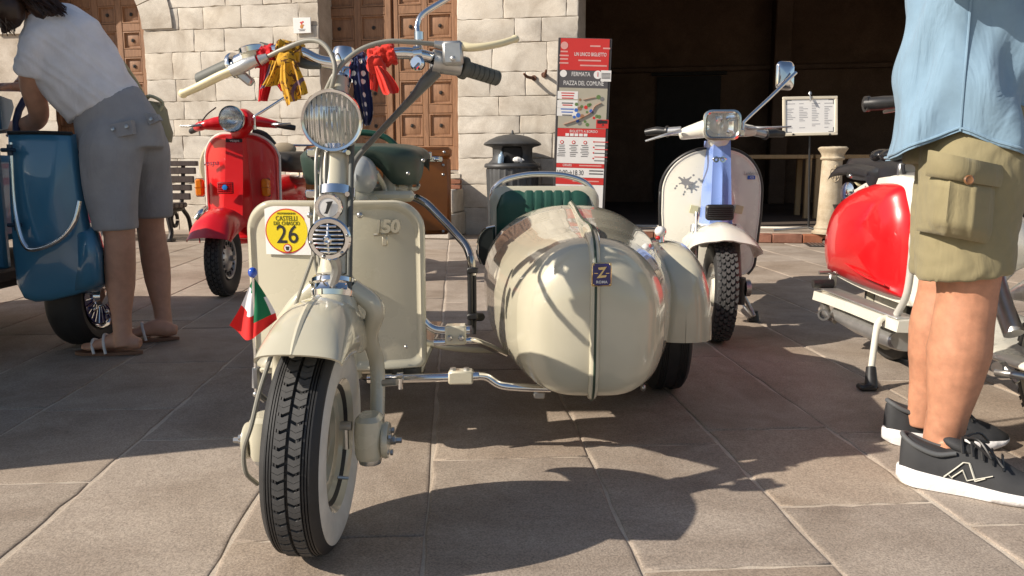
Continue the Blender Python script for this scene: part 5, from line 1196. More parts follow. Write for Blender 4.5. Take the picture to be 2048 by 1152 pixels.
fd = MB(); fd.ell(wc + Vector((-.0, .06, .36)), (.05, .05, .07)); obj('horn_cover', fd, RED, WS)
bx = MB(); bx.tube([at(1838, 372, 2.50), at(1838, 330, 2.50)], .008, 10, 1); obj('brake_cable', bx, WHITE, WS)
# ------------------------------------------------------------------ blue three-wheeler on the left (its cab is outside the picture)
AP = thing('blue_three_wheeler', 'petrol blue three-wheeled van with its cab door open beside the bending woman', 'three-wheeler', (-1.9, 3.2, 0), world=True)
DK = mat('dark_interior', (.03, .032, .035), .6, var=.1)
CABX = -2.01
cb = MB()
for (x0, x1, y0, y1, z0, z1) in ((CABX - .03, CABX, 1.65, 2.25, .32, .90), (CABX - 1.25, CABX - .03, 1.62, 1.66, .32, .90), (CABX - 1.28, CABX - 1.25, 1.75, 3.25, .32, .90), (CABX - 1.25, CABX - .03, 3.22, 3.26, .32, .95)):
    cb.box(((x0+x1)/2, (y0+y1)/2, (z0+z1)/2), (x1-x0, y1-y0, z1-z0), bev=.012)
cb.box((CABX - 1.262, 2.44, 1.23), (.02, 1.56, .66), bev=.006)  # unseen solid upper side, added to keep the sun off the open door
cb.loft([[Vector((CABX - .62 + .66*sx*s, 2.44 + .85*sy*s, z)) for sx, sy in ((-1,-.9),(-.9,-1),(.9,-1),(1,-.9),(1,.9),(.9,1),(-.9,1),(-1,.9))] for s, z in ((.97, 1.54), (1.0, 1.58), (.98, 1.64), (.80, 1.68))], True, True, True)
for x, y in ((CABX - .04, 1.80), (CABX - 1.22, 1.80), (CABX - 1.22, 3.22)): cb.tube([Vector((x, y, .88)), Vector((x, y + (.05 if y < 2 else 0), 1.56))], .028, 10, 1)
cb.tube([Vector((CABX - .04, 3.24, .88)), Vector((CABX - .04, 3.24, 1.56))], .028, 10, 1)
obj('cab', cb, APEBLUE, AP)
fl = MB(); fl.box((CABX - .62, 2.9, .30), (1.22, 2.4, .05), bev=.01); fl.box((CABX - .6, 3.6, .27), (1.1, .8, .05)); obj('chassis', fl, mat('dirty_underside', (.05, .045, .04), .8, var=.2), AP)
ws = MB(); ws.box((CABX - .63, 1.82, 1.22), (1.12, .008, .6)); obj('windscreen', ws, GLASS, AP)
sw = MB(); c = at(112, 240, 3.30); sw.tube([c + Vector((.16*math.cos(a)*1.0, .06*math.sin(a), .16*math.sin(a))) for a in [2*math.pi*k/24 for k in range(25)]], .014, 10, 1, cap=False); obj('steering_wheel', sw, mat('dark_blue_rubber', (.02, .03, .09), .4), AP)
# side of the load bed, wheel arch and rear wheel
bd = MB(); bd.box((CABX - .78, 3.75, .60), (1.30, .85, .36), bev=.03); obj('load_bed', bd, APEBLUE, AP)
bd = MB(); bd.loft([[at(x_, y_, Y) for x_, y_ in pts] for Y, pts in ((2.985, ((168, 485), (180, 482), (190, 515), (190, 550), (184, 560), (165, 563))), (3.01, ((152, 466), (186, 460), (201, 505), (202, 562), (191, 574), (150, 580))), (3.10, ((146, 450), (194, 446), (210, 500), (211, 570), (196, 582), (144, 590))), (3.30, ((146, 440), (200, 440), (215, 500), (216, 572), (198, 586), (144, 594))))], True, True, True); obj('wheel_arch', bd, APEBLUE, AP, sharp=120)
wc = Vector((-1.750, 3.275, .205)); AX = Vector((1, -.05, 0)).normalized()
wm = MB(); wm.lathe([(0, -.06), (.10, -.05), (.118, .04), (.124, .058), (.130, .062), (.126, .052), (.118, .048), (.05, .044), (.035, .07), (0, .075)], wc, AX, 48); wo = obj('rear_wheel', wm, CHROME, AP); obj('tyre', tyre_mb(wc, AX, .205, .15, .125, 64), RUBBER, wo)
wm = MB(); wm.lathe([(.05, .046), (.114, .0505), (.114, .052), (.05, .050)], wc, AX, 40, cap=False); obj('hubcap_ring', wm, ENAMEL, wo)
u, w_, ax = frame(AX)
for k in range(24):
    a = 2*math.pi*k/24; s_ = MB(); dr = u*math.cos(a) + w_*math.sin(a); s_.tube([wc + ax*.052 + dr*.045, wc + ax*.055 + dr*.112], .0022, 6, 1); obj('wheel_spoke', s_, CHROME, wo)
for k in range(5):
    a = 2*math.pi*k/5; s_ = MB(); dr = u*math.cos(a) + w_*math.sin(a); s_.ell(wc + ax*.06 + dr*.075, (.012, .012, .012), nu=10, nv=6); obj('wheel_nut', s_, CHROME, wo)
# open door
out = [(18, 266), (60, 266), (110, 267), (143, 268), (150, 320), (160, 390), (172, 450), (186, 520), (196, 575), (150, 590), (105, 601), (72, 604), (50, 597), (36, 570), (28, 500), (22, 400)]
DY = 3.03
dr = MB(); cen = at(105, 430, DY)
rings = []
for s_, dy in ((1.0, .03), (1.0, .0), (.975, -.012), (.90, -.018), (.55, -.034), (.02, -.040)):
    rings.append([cen + (at(x_, y_, DY) - cen)*s_ + Vector((0, dy, 0)) for x_, y_ in out])
dr.loft(rings, True, True, True); do = obj('cab_door', dr, APEBLUE, AP, sharp=50)
hr = MB(); hr.tube([at(22, 285, 2.98), at(28, 400, 2.97), at(38, 460, 2.96), at(50, 490, 2.955), at(66, 499, 2.95), at(100, 490, 2.945), at(130, 470, 2.945), at(150, 440, 2.95), at(159, 402, 2.96)], [.006, .007, .009, .010, .010, .010, .010, .010, .009], 12, 5); obj('door_rail', hr, CHROME, do)
for py_ in (300, 450):
    h = MB(); q = at(20 if py_ == 300 else 33, py_, 2.975); h.tube([q + Vector((-.03, 0, 0)), q + Vector((.02, -.006, 0))], .008, 10, 1); h.tube([q + Vector((0, 0, -.02)), q + Vector((0, 0, .02))], .010, 10, 1); obj('door_hinge', h, mat('dark_blue_hinge', (.012, .03, .06), .4), do)
sl = MB(); sl.tube([at(16, 266, 3.02), at(80, 265, 3.02), at(144, 267, 3.02)], .007, 8, 2); obj('door_sill', sl, BLACK, do)
mi = MB(); mi.loft([[at(x_, y_, Y) for x_, y_ in ((-4, 190), (24, 200), (28, 215), (16, 258), (-4, 262))] for Y in (3.28, 3.31)], True, True, True); obj('sun_visor', mi, PAPER, AP)

# ------------------------------------------------------------------ people
SKIN_W = mat('tanned_skin', (.58, .325, .225), .48, var=.12, vs=26, bump=.1, bs=220, bd=.001, spec=.4)
SKIN_M = mat('fair_sunned_skin', (.50, .240, .145), .48, var=.22, vs=32, bump=.12, bs=200, bd=.001, spec=.4)
for m_ in (SKIN_W, SKIN_M):
    b = m_.node_tree.nodes['Principled BSDF']; b.inputs['Subsurface Weight'].default_value = .12; b.inputs['Subsurface Radius'].default_value = (1, .35, .2); b.inputs['Subsurface Scale'].default_value = .01
TEE = cloth('white_cotton', (.82, .81, .84), fold=.6, fs=7, fd=.02)
GREYSH = cloth('grey_cotton_twill', (.36, .35, .355), fold=.7, fs=10, fd=.014)
KHAKI = cloth('khaki_twill', (.265, .228, .130), fold=.8, fs=11, fd=.012)
CHAMBRAY = cloth('light_blue_chambray', (.205, .315, .42), fold=.8, fs=8, fd=.03)
HAIR = mat('dark_brown_hair', (.045, .022, .013), .42, var=.4, vs=40, bump=.5, bs=90)
def folds(seed, amp, freqs):
    r_ = np.random.RandomState(seed); K = [(r_.randn(3)*f, r_.rand()*6.28) for f in freqs]
    def fn(c, n):
        h = np.zeros(len(c))
        for k, ph in K: h += np.sin(c @ k + ph + 1.6*np.sin(c @ k[[1, 2, 0]]*.6 + ph))
        return c + n*(amp*h/len(K)**.5)[:, None]
    return fn
def hand(mb, wrist, d, palm_n, L=.17, curl=.6, sgn=1):
    wrist = Vector(wrist); d = Vector(d).normalized(); nrm = Vector(palm_n); nrm = (nrm - d*nrm.dot(d)).normalized(); s_ = d.cross(nrm)*sgn
    limb(mb, [(wrist - d*.03, .026, .019, s_), (wrist + d*.01, .028, .018), (wrist + d*.05, .040, .016), (wrist + d*.085, .041, .014)], n=14)
    for k, (off, ln) in enumerate(((-.030, .066), (-.010, .076), (.011, .072), (.031, .056))):
        b = wrist + d*.080 + s_*off; p1 = b + (d*math.cos(curl*.4) + nrm*math.sin(curl*.4))*ln*.45; p2 = p1 + (d*math.cos(curl) + nrm*math.sin(curl))*ln*.32; p3 = p2 + (d*math.cos(curl*1.6) + nrm*math.sin(curl*1.6))*ln*.26
        mb.tube([b - d*.015, b, p1, p2, p3], [.0095, .0092, .0085, .008, .006], 8, 3)
    b = wrist + d*.025 - s_*.030; mb.tube([b, b + d*.025 - s_*.022 + nrm*.012, b + d*.055 - s_*.030 + nrm*.02], [.013, .011, .008], 8, 3)
def head_mesh(mb, c, fwd, up, r=.095):
    c = Vector(c); f = Vector(fwd).normalized(); u = Vector(up); u = (u - f*u.dot(f)).normalized(); s_ = f.cross(u)
    M = Matrix((s_, f, u)).transposed()
    mb.ell(c, (r*.80, r*.98, r*1.18), M, 24, 16); mb.ell(c + f*r*.35 - u*r*.55, (r*.58, r*.58, r*.62), M)
    mb.ell(c + f*r*1.0 - u*r*.18, (r*.14, r*.20, r*.26), M, 12, 8); mb.ell(c + f*r*.88 - u*r*.58, (r*.26, r*.14, r*.10), M, 12, 8)
    for q in (-1, 1): mb.ell(c + s_*q*r*.78 - u*r*.1, (r*.09, r*.20, r*.30), M, 12, 8); mb.ell(c + f*r*.80 + s_*q*r*.32 + u*r*.12, (r*.16, r*.10, r*.10), M, 10, 6)
# woman bending into the cab
WO_ = thing('person', 'bending woman in a white T-shirt, grey knee shorts and flat sandals by the blue van', 'person', (-1.45, 3.2, 0), world=True)
b = MB()
limb(b, [(at(240, 250, 3.13), .085, .08), (at(228, 330, 3.09), .078, .078), (at(234, 420, 3.08), .066, .066), (at(239, 475, 3.08), .055, .058), (at(240, 530, 3.10), .056, .062), (at(241, 570, 3.11), .053, .058), (at(243, 630, 3.10), .036, .038), (at(246, 672, 3.09), .033, .038), (at(248, 695, 3.08), .034, .036)])
limb(b, [(at(282, 260, 3.22), .08, .08), (at(290, 330, 3.29), .078, .078), (at(296, 410, 3.36), .064, .066), (at(301, 455, 3.39), .054, .058), (at(311, 520, 3.42), .057, .064), (at(316, 560, 3.42), .052, .058), (at(323, 610, 3.40), .036, .038), (at(328, 645, 3.39), .033, .038), (at(331, 664, 3.38), .034, .036)])
def foot(b, heel, d, L=.235, zt=.0):
    heel = Vector(heel); d = Vector(d).normalized(); s_ = Vector((-d.y, d.x, 0))
    limb(b, [(heel + Vector((0, 0, .032)) - d*.008, .022, .020, s_), (heel + d*.03 + Vector((0, 0, .036)), .031, .032), (heel + d*.08 + Vector((0, 0, .045)), .032, .036), (heel + d*.13 + Vector((0, 0, .034)), .039, .024), (heel + d*.18 + Vector((0, 0, .024)), .044, .015), (heel + d*.205 + Vector((0, 0, .020)), .040, .011)], n=18)
    for k, (off, ln, rr_) in enumerate(((-.030, .038, .0125), (-.012, .040, .009), (.004, .036, .0088), (.019, .028, .0082), (.032, .018, .008))):
        p = heel + d*(.200 - .007*k) + s_*off; b.tube([p - d*.01 + Vector((0, 0, .018)), p + d*ln*.5 + Vector((0, 0, .018)), p + d*ln + Vector((0, 0, .014))], [rr_, rr_, rr_*.75], 8, 3)
h1 = gr(272, 712); t1 = gr(150, 716); h2 = gr(353, 682); t2 = gr(283, 688)
h1.z = h2.z = .012
foot(b, h1 + Vector((0, .03, 0)), Vector((-1, -.02, 0))); foot(b, h2 + Vector((-.01, .02, 0)), Vector((-1, -.25, 0)))
# torso, neck, head and arms
wx = Vector((.85, 0, .53))
limb(b, [(at(245, 290, 3.17), .15, .11, wx), (at(208, 205, 3.16), .12, .10), (at(160, 140, 3.12), .135, .10), (at(115, 75, 3.10), .14, .09), (at(92, 42, 3.10), .09, .06)], n=24)
limb(b, [(at(95, 45, 3.10), .055, .055), (at(60, 10, 3.09), .048, .05), (at(40, -10, 3.08), .05, .05)])
HD = at(12, -22, 3.10); head_mesh(b, HD, (-.75, .25, -.6), (-.55, .1, .83), .098)
limb(b, [(at(92, 75, 3.05), .055, .055), (at(72, 120, 3.06), .050, .050), (at(64, 170, 3.10), .043, .043), (at(78, 228, 3.20), .036, .038), (at(60, 248, 3.30), .034, .036), (at(22, 256, 3.38), .027, .027)], n=18)
hand(b, at(14, 257, 3.39), (-.9, .3, -.1), (0, 0, -1), curl=.5)
limb(b, [(at(130, 60, 3.25), .05, .05), (at(85, 110, 3.40), .042, .042), (at(55, 160, 3.46), .036, .036), (at(40, 172, 3.36), .027, .026)], n=16)
hand(b, at(36, 174, 3.33), (-.8, -.4, -.05), (.2, 0, -1), curl=.9, sgn=-1)
me = vox(b, .006, 3, .4); shift(me, ORG[WO_.name]); link('body', me, SKIN_W, WO_)
# shorts
b = MB()
limb(b, [(at(233, 459, 3.08), .082, .086), (at(231, 440, 3.08), .083, .088), (at(222, 370, 3.09), .098, .100), (at(224, 300, 3.10), .112, .112), (at(232, 255, 3.13), .10, .10)], n=28)
limb(b, [(at(306, 433, 3.375), .076, .084), (at(304, 415, 3.37), .078, .086), (at(292, 350, 3.33), .095, .098), (at(284, 295, 3.26), .105, .108), (at(275, 255, 3.2), .09, .09)], n=28)
limb(b, [(at(247, 305, 3.16), .155, .125, wx), (at(238, 262, 3.16), .165, .130), (at(222, 225, 3.155), .148, .118), (at(210, 205, 3.15), .138, .110)], n=32)
me = vox(b, .008, 4, .5); warp(me, folds(4, .0026, (16, 24, 34, 50))); shift(me, ORG[WO_.name]); so = link('shorts', me, GREYSH, WO_)
for (a, b_, c, d) in (((180, 258), (262, 240), (266, 268), (184, 284)), ((287, 226), (312, 228), (320, 240), (298, 250))):
    fl = MB(); yq = 3.022 if a[0] < 250 else 3.10
    fl.poly([at(*a, yq), at(*b_, yq), at(*c, yq - .004), at(*d, yq - .004)], (0, 1, 0), .03); obj('pocket_flap', fl, GREYSH, so)
for px_, py_ in ((198, 267), (226, 258), (253, 253), (302, 238)):
    bt_ = MB(); bt_.lathe([(0, 0), (.008, 0), (.007, .004), (0, .005)], at(px_, py_, 3.012 if px_ < 280 else 3.09), (0, -1, .2), 14); obj('button', bt_, STEEL, so)
for hem in (((190, 463), (232, 468), (275, 456)), ((268, 436), (305, 438), (343, 424))):
    pass
# T-shirt
b = MB()
limb(b, [(at(209, 214, 3.155), .150, .120, wx), (at(200, 200, 3.15), .150, .120), (at(160, 145, 3.12), .160, .118), (at(120, 85, 3.10), .170, .108), (at(98, 50, 3.10), .125, .085), (at(82, 32, 3.10), .07, .065)], n=32)
limb(b, [(at(110, 70, 3.07), .075, .075), (at(84, 95, 3.05), .070, .070), (at(70, 125, 3.05), .064, .066), (at(68, 150, 3.06), .062, .066)], n=24)
limb(b, [(at(140, 55, 3.2), .065, .065), (at(105, 85, 3.32), .06, .06), (at(88, 108, 3.39), .055, .058)], n=20)
me = vox(b, .008, 4, .5); warp(me, folds(9, .0035, (22, 34, 45, 60))); shift(me, ORG[WO_.name]); link('t_shirt', me, TEE, WO_)
# hair: strands hanging from the crown
hr = MB(); rr = random.Random(5)
hr.ell(HD + Vector((.015, .0, .02)), (.100, .098, .112), nu=24, nv=14)
limb(hr, [(HD + Vector((.02, -.03, .05)), .08, .08), (HD + Vector((.09, -.06, .03)), .065, .06), (at(92, 20, 3.03), .045, .03), (at(112, 22, 3.02), .012, .010)])
limb(hr, [(HD + Vector((-.02, -.05, .02)), .07, .06), (at(20, 20, 3.0), .055, .04), (at(12, 52, 3.02), .022, .018), (at(6, 66, 3.02), .006, .006)])
for k in range(60):
    a = rr.uniform(0, 2*math.pi); p0 = HD + Vector((.03 + .05*math.cos(a), .075*math.sin(a), .05 + rr.uniform(-.03, .04)))
    q = p0 + Vector((rr.uniform(.0, .09), rr.uniform(-.04, .02), -.06 + rr.uniform(-.03, .03))); e2 = q + Vector((rr.uniform(-.03, .07), rr.uniform(-.02, .01), -rr.uniform(.02, .08)))
    hr.tube([p0, (p0 + q)/2 + Vector((.015, -.02, .02)), q, e2], [.014, .020, .015, .003], 7, 4, flat=.5)
for k in range(260):
    f_ = rr.random(); st = HD + Vector((rr.uniform(-.06, .09), rr.uniform(-.10, -.02), rr.uniform(-.03, .10)))
    e_p = (at(60 + 75*f_, 12 + rr.uniform(0, 22), 3.0 + rr.uniform(-.02, .03)) if f_ > .35 else at(4 + rr.uniform(0, 30), 30 + 45*rr.random(), 3.0 + rr.uniform(-.02, .03)))
    m_ = st.lerp(e_p, .5) + Vector((0, -.03, .035 if f_ > .35 else .0))
    hr.tube([st, m_, e_p], [.0032, .0036, .0010], 4, 3)
obj('hair', hr, HAIR, WO_, recalc=False)
# sandals
SOLE = mat('tan_sandal_sole', (.20, .10, .06), .6, var=.15)
STRAP = mat('pale_strap', (.72, .70, .68), .4, var=.06)
for heel, d in ((h1 + Vector((0, .03, 0)), Vector((-1, -.02, 0))), (h2 + Vector((-.01, .02, 0)), Vector((-1, -.25, 0)))):
    d = d.normalized(); s_ = Vector((-d.y, d.x, 0)); so2 = MB(); z = heel.z
    outl = []
    for k in range(32):
        a = 2*math.pi*k/32; xx = .118 + .132*math.cos(a); yy = (.034 + .012*math.cos(a))*math.sin(a); p = heel + d*xx + s_*yy; outl.append(Vector((p.x, p.y, .002)))
    so2.poly(outl, (0, 0, 1), .012); sd_ = obj('sandal', so2, SOLE, WO_)
    for xx, hh in ((.120, .068), (.165, .048)):
        st = MB(); st.tube([heel + d*(xx - .01) - s_*.046 + Vector((0, 0, .0)), heel + d*xx - s_*.036 + Vector((0, 0, hh*.6)), heel + d*(xx + .01) + Vector((0, 0, hh)), heel + d*xx + s_*.036 + Vector((0, 0, hh*.6)), heel + d*(xx - .01) + s_*.046], .0058, 8, 5); obj('strap', st, STRAP, sd_)
# shoulder bag hanging behind her hip
bg = MB(); rings = []
for z_, y0_ in ((0, 0),): pass
prof = [((288, 200), (320, 205)), ((292, 215), (330, 218)), ((300, 240), (335, 245)), ((306, 262), (342, 266)), ((312, 280), (338, 285))]
for (a, c) in prof:
    p, q = at(*a, 3.45), at(*c, 3.45); m_ = (p+q)/2; hw_ = (q-p).length/2
    rings.append([m_ + Vector((hw_*1.0*math.cos(t), .07*math.sin(t), -(q-p).normalized().z*0 + (q.z-p.z)/2*math.cos(t))) for t in [2*math.pi*k/20 for k in range(20)]])
inner = [[m + (p - m)*.88 for p in r] for r, m in [(rr_, sum(rr_, Vector())/20) for rr_ in rings]]
bg.loft(inner[::-1] + rings, True, True, True)
BAG = thing('shoulder_bag', 'beige canvas shoulder bag hanging at the bending woman\'s hip', 'bag', at(318, 240, 3.45), world=True)
bgo = obj('bag_body', bg, cloth('beige_canvas', (.33, .30, .19), fold=.5), BAG, sharp=60)
bg = MB(); bg.tube([at(288, 202, 3.42), at(300, 192, 3.40), at(325, 205, 3.42), at(318, 222, 3.42)], .012, 10, 4, flat=.6); bg.tube([at(290, 198, 3.45), at(270, 160, 3.40), at(220, 90, 3.30)], .010, 8, 4, flat=.5); obj('bag_strap', bg, cloth('pale_canvas', (.55, .52, .33), fold=.3), BAG)

# man in blue shirt and khaki shorts
MA = thing('person', 'standing man in a light blue shirt, khaki cargo shorts and black running shoes', 'person', (1.05, 1.9, 0), world=True)
b = MB()
RY, LYm = 1.83, 2.03
limb(b, [(at(1965, 200, 1.90), .07, .07), (at(1955, 330, 1.87), .075, .075), (at(1946, 450, 1.84), .078, .076), (at(1937, 545, 1.83), .069, .066), (at(1934, 590, 1.83), .064, .062), (at(1925, 650, 1.83), .066, .064), (at(1918, 705, 1.83), .070, .066), (at(1908, 765, 1.83), .060, .056), (at(1896, 830, 1.83), .045, .043), (at(1888, 880, 1.83), .044, .035), (at(1890, 930, 1.82), .042, .031)])
limb(b, [(at(1905, 640, 1.845), .030, .040), (at(1890, 700, 1.85), .040, .050), (at(1890, 760, 1.845), .028, .036)]); b.ell(at(1968, 578, 1.80), (.028, .026, .040)); b.ell(at(1893, 905, 1.785), (.020, .018, .020)); limb(b, [(at(1868, 820, 1.86), .016, .016), (at(1858, 880, 1.86), .015, .015), (at(1858, 920, 1.85), .020, .020)]); limb(b, [(at(1950, 620, 1.80), .020, .022), (at(1932, 720, 1.80), .016, .018), (at(1912, 830, 1.81), .014, .016)])
limb(b, [(at(1862, 640, 2.05), .030, .040), (at(1848, 700, 2.06), .038, .046), (at(1846, 760, 2.05), .026, .034)])
limb(b, [(at(1940, 240, 2.02), .07, .07), (at(1925, 350, 2.04), .078, .078), (at(1905, 470, 2.04), .078, .078), (at(1895, 540, 2.03), .064, .062), (at(1885, 590, 2.03), .060, .060), (at(1872, 650, 2.03), .064, .062), (at(1868, 700, 2.03), .062, .060), (at(1858, 760, 2.04), .048, .046), (at(1848, 815, 2.04), .039, .037), (at(1848, 850, 2.04), .040, .036)])
tX = 1.076; tY = 1.95
TURN = Matrix.Translation((tX, tY, 0)) @ Matrix.Rotation(R(-30), 4, 'Z') @ Matrix.Translation((-tX, -tY, 0))
legs = b; b = MB()
limb(b, [(Vector((tX, tY, .86)), .09, .12), (Vector((tX, tY, 1.0)), .125, .155), (Vector((tX + .01, tY, 1.2)), .125, .165), (Vector((tX + .0, tY, 1.38)), .105, .17), (Vector((tX, tY, 1.46)), .06, .09)], n=24)
limb(b, [(Vector((tX, tY, 1.42)), .058, .058), (Vector((tX + .02, tY, 1.55)), .055, .055)])
head_mesh(b, (tX + .04, tY, 1.66), (1, -.1, -.1), (0, 0, 1), .1)
for sy in (-1, 1):
    el = Vector((tX - .02, tY + sy*.25, 1.15)); wr = Vector((tX + .20, tY + sy*.12, 1.30))
    limb(b, [(Vector((tX, tY + sy*.17, 1.39)), .055, .055), (Vector((tX - .02, tY + sy*.225, 1.27)), .048, .048), (el, .040, .040), ((el + wr)/2, .036, .036), (wr, .027, .026)], n=16)
    hand(b, wr, (.9, -sy*.35, .1), (0, -sy, 0), curl=.5, sgn=sy)
b.xf(TURN); legs.add(b.v, b.f); me = vox(legs, .006, 3, .4); shift(me, ORG[MA.name]); link('body', me, SKIN_M, MA)
hd = MB(); hd.ell((tX + .025, tY, 1.70), (.105, .088, .09), nu=24, nv=14); hd.xf(TURN); obj('hair', hd, HAIR, MA)
# shorts with cargo pocket
b = MB()
limb(b, [(at(1929, 548, 1.83), .104, .090), (at(1929, 520, 1.83), .105, .092), (at(1935, 430, 1.84), .112, .100), (at(1950, 330, 1.86), .118, .110), (at(1958, 250, 1.9), .115, .12)], n=32)
limb(b, [(at(1905, 545, 2.03), .098, .09), (at(1906, 520, 2.03), .100, .092), (at(1915, 420, 2.03), .108, .10), (at(1935, 320, 2.02), .115, .11), (at(1948, 250, 2.0), .115, .12)], n=32)
limb(b, [(Vector((1.07, 1.95, .74)), .11, .165), (Vector((1.07, 1.95, .84)), .11, .155), (Vector((1.07, 1.95, .93)), .09, .12)], n=28)
me = vox(b, .007, 4, .5); warp(me, folds(12, .0020, (14, 22, 34, 55))); shift(me, ORG[MA.name]); sh = link('shorts', me, KHAKI, MA)
def patch(pts, rows_n, cols_n, Yf, thick, name, parent, m_, pleat=None):
    (a, b_, c, d) = pts; P = []
    for i in range(rows_n + 1):
        v = i/rows_n; row = []
        for j in range(cols_n + 1):
            u_ = j/cols_n
            x = (a[0]*(1-u_) + b_[0]*u_)*(1-v) + (d[0]*(1-u_) + c[0]*u_)*v; y = (a[1]*(1-u_) + b_[1]*u_)*(1-v) + (d[1]*(1-u_) + c[1]*u_)*v
            Y = Yf(x, y)
            if pleat: Y -= pleat(u_, v)
            row.append(at(x, y, Y))
        P.append(row)
    g_ = MB(); g_.grid(P, thick, (0, 1, 0)); return obj(name, g_, m_, parent, sharp=70)
def thighY(x, y): return 1.725 + .50*((x - 1932)/230)**2 - .02*(y - 300)/250*0
def bulge(u_, v): return .022*min(1, 6*u_, 6*(1-u_))*min(1, 5*v + .3, 5*(1-v)) + .007*math.exp(-((u_ - .33)/.03)**2) + .007*math.exp(-((u_ - .66)/.03)**2)
pk = patch(((1852, 345), (2006, 368), (1996, 492), (1838, 462)), 14, 28, thighY, .02, 'cargo_pocket', sh, KHAKI, bulge)
fp = patch(((1862, 300), (2028, 336), (2024, 378), (1856, 352)), 6, 16, lambda x, y: thighY(x, y) - .026, .012, 'pocket_flap', sh, KHAKI, lambda u_, v: .006*math.sin(math.pi*v))
pt_ = MB()
bt_ = MB(); q = at(1937, 360, thighY(1937, 360) - .040); bt_.lathe([(0, 0), (.010, 0), (.0105, .003), (.008, .005), (.006, .0035), (0, .0035)], q, (-.05, -1, .1), 20); obj('flap_button', bt_, mat('horn_button', (.20, .09, .035), .3, var=.2, coat=.4), sh)
for y_ in (497,):
    pass
# shirt
b = MB()
def sec(z, xb, xf, hy, xc=None, n=56):
    out = []
    cx_ = (xb + xf)/2; hx = (xf - xb)/2
    for k in range(n):
        a = 2*math.pi*k/n; c_, s_ = math.cos(a), math.sin(a)
        out.append(Vector((cx_ + hx*abs(c_)**.85*(1 if c_ > 0 else -1), tY + hy*abs(s_)**.85*(1 if s_ > 0 else -1), z)))
    return out
Yn = 1.74
zs = [at(1900, y_, Yn).z for y_ in (320, 290, 255, 200, 140, 80, 20, -40, -110, -180)]
xbs = [at(x_, y_, 1.95).x for x_, y_ in ((1782, 320), (1786, 290), (1790, 255), (1796, 200), (1803, 140), (1811, 80), (1819, 20), (1827, -40), (1838, -110), (1860, -180))]
rings = []
R_ = np.random.RandomState(3)
for i, z in enumerate(zs):
    w_ = .205 - .001*i; hd_ = .160 - .0035*i
    rings.append(sec(z, tX - hd_, tX + hd_*.96, w_ if i < 8 else w_*(.95 if i == 8 else .80)))
# curved shirt tail: the hem rises at the side seams
for j, p in enumerate(rings[0]):
    a = 2*math.pi*j/56; c_ = abs(math.cos(a)); rise = .062*(1 - c_)**1.3
    p.z += rise
    q = rings[1][j]; q.z += rise*.75; rings[2][j].z += rise*.45; rings[3][j].z += rise*.15
rings.append(sec(1.47, tX - .07, tX + .07, .09))
fine = []
for j in range(56):
    fine.append(catmull([r[j] for r in rings], 5))
rings = [[fine[j][i] for j in range(56)] for i in range(len(fine[0]))]
for i, r in enumerate(rings):
    for j, p in enumerate(r):
        a = 2*math.pi*j/56
        d_n = Vector((math.cos(a), math.sin(a), 0)); amp = .008*math.sin(a*5 + p.z*9 + 1.2*math.sin(p.z*14)) + .005*math.sin(a*11 - p.z*17) + .007*math.sin(p.z*26 + 3*math.cos(a*2))
        r[j] = p + d_n*amp
rings = [[TURN @ p for p in r] for r in rings]
b.loft(rings, True)
b.loft([[p + (Vector((tX, tY, p.z)) - p)*.02 for p in r] for r in rings][::-1], True)
b.loft([rings[0], [p + (Vector((tX, tY, p.z)) - p)*.02 for p in rings[0]]], True)
sht = obj('shirt', b, CHAMBRAY, MA, sharp=80)
hm = MB(); hm.tube([p + (p - Vector((tX, tY, p.z))).normalized()*.001 + Vector((0, 0, .008)) for p in rings[0]] + [rings[0][0] + Vector((0, 0, .008))], .0032, 6, 1, cap=False); obj('shirt_hem', hm, CHAMBRAY, sht)
hm = MB(); j0 = 42
hm.tube([rings[i][j0] + Vector((0, -.002, 0)) for i in range(0, len(rings) - 6)], .0028, 6, 1); obj('side_seam', hm, CHAMBRAY, sht)
for sy in (-1, 1):
    sl = MB(); el = Vector((tX - .02, tY + sy*.25, 1.15)); wr = Vector((tX + .20, tY + sy*.12, 1.30))
    limb(sl, [(Vector((tX, tY + sy*.15, 1.41)), .075, .075), (Vector((tX - .02, tY + sy*.225, 1.27)), .07, .07), (el + Vector((.0, 0, 0)), .065, .065), (el + (wr-el)*.35, .06, .06)], n=20)
    sl.xf(TURN); me = vox(sl, .009, 4); warp(me, folds(20 + sy, .005, (30, 44, 60))); shift(me, ORG[MA.name]); link('sleeve', me, CHAMBRAY, sht)
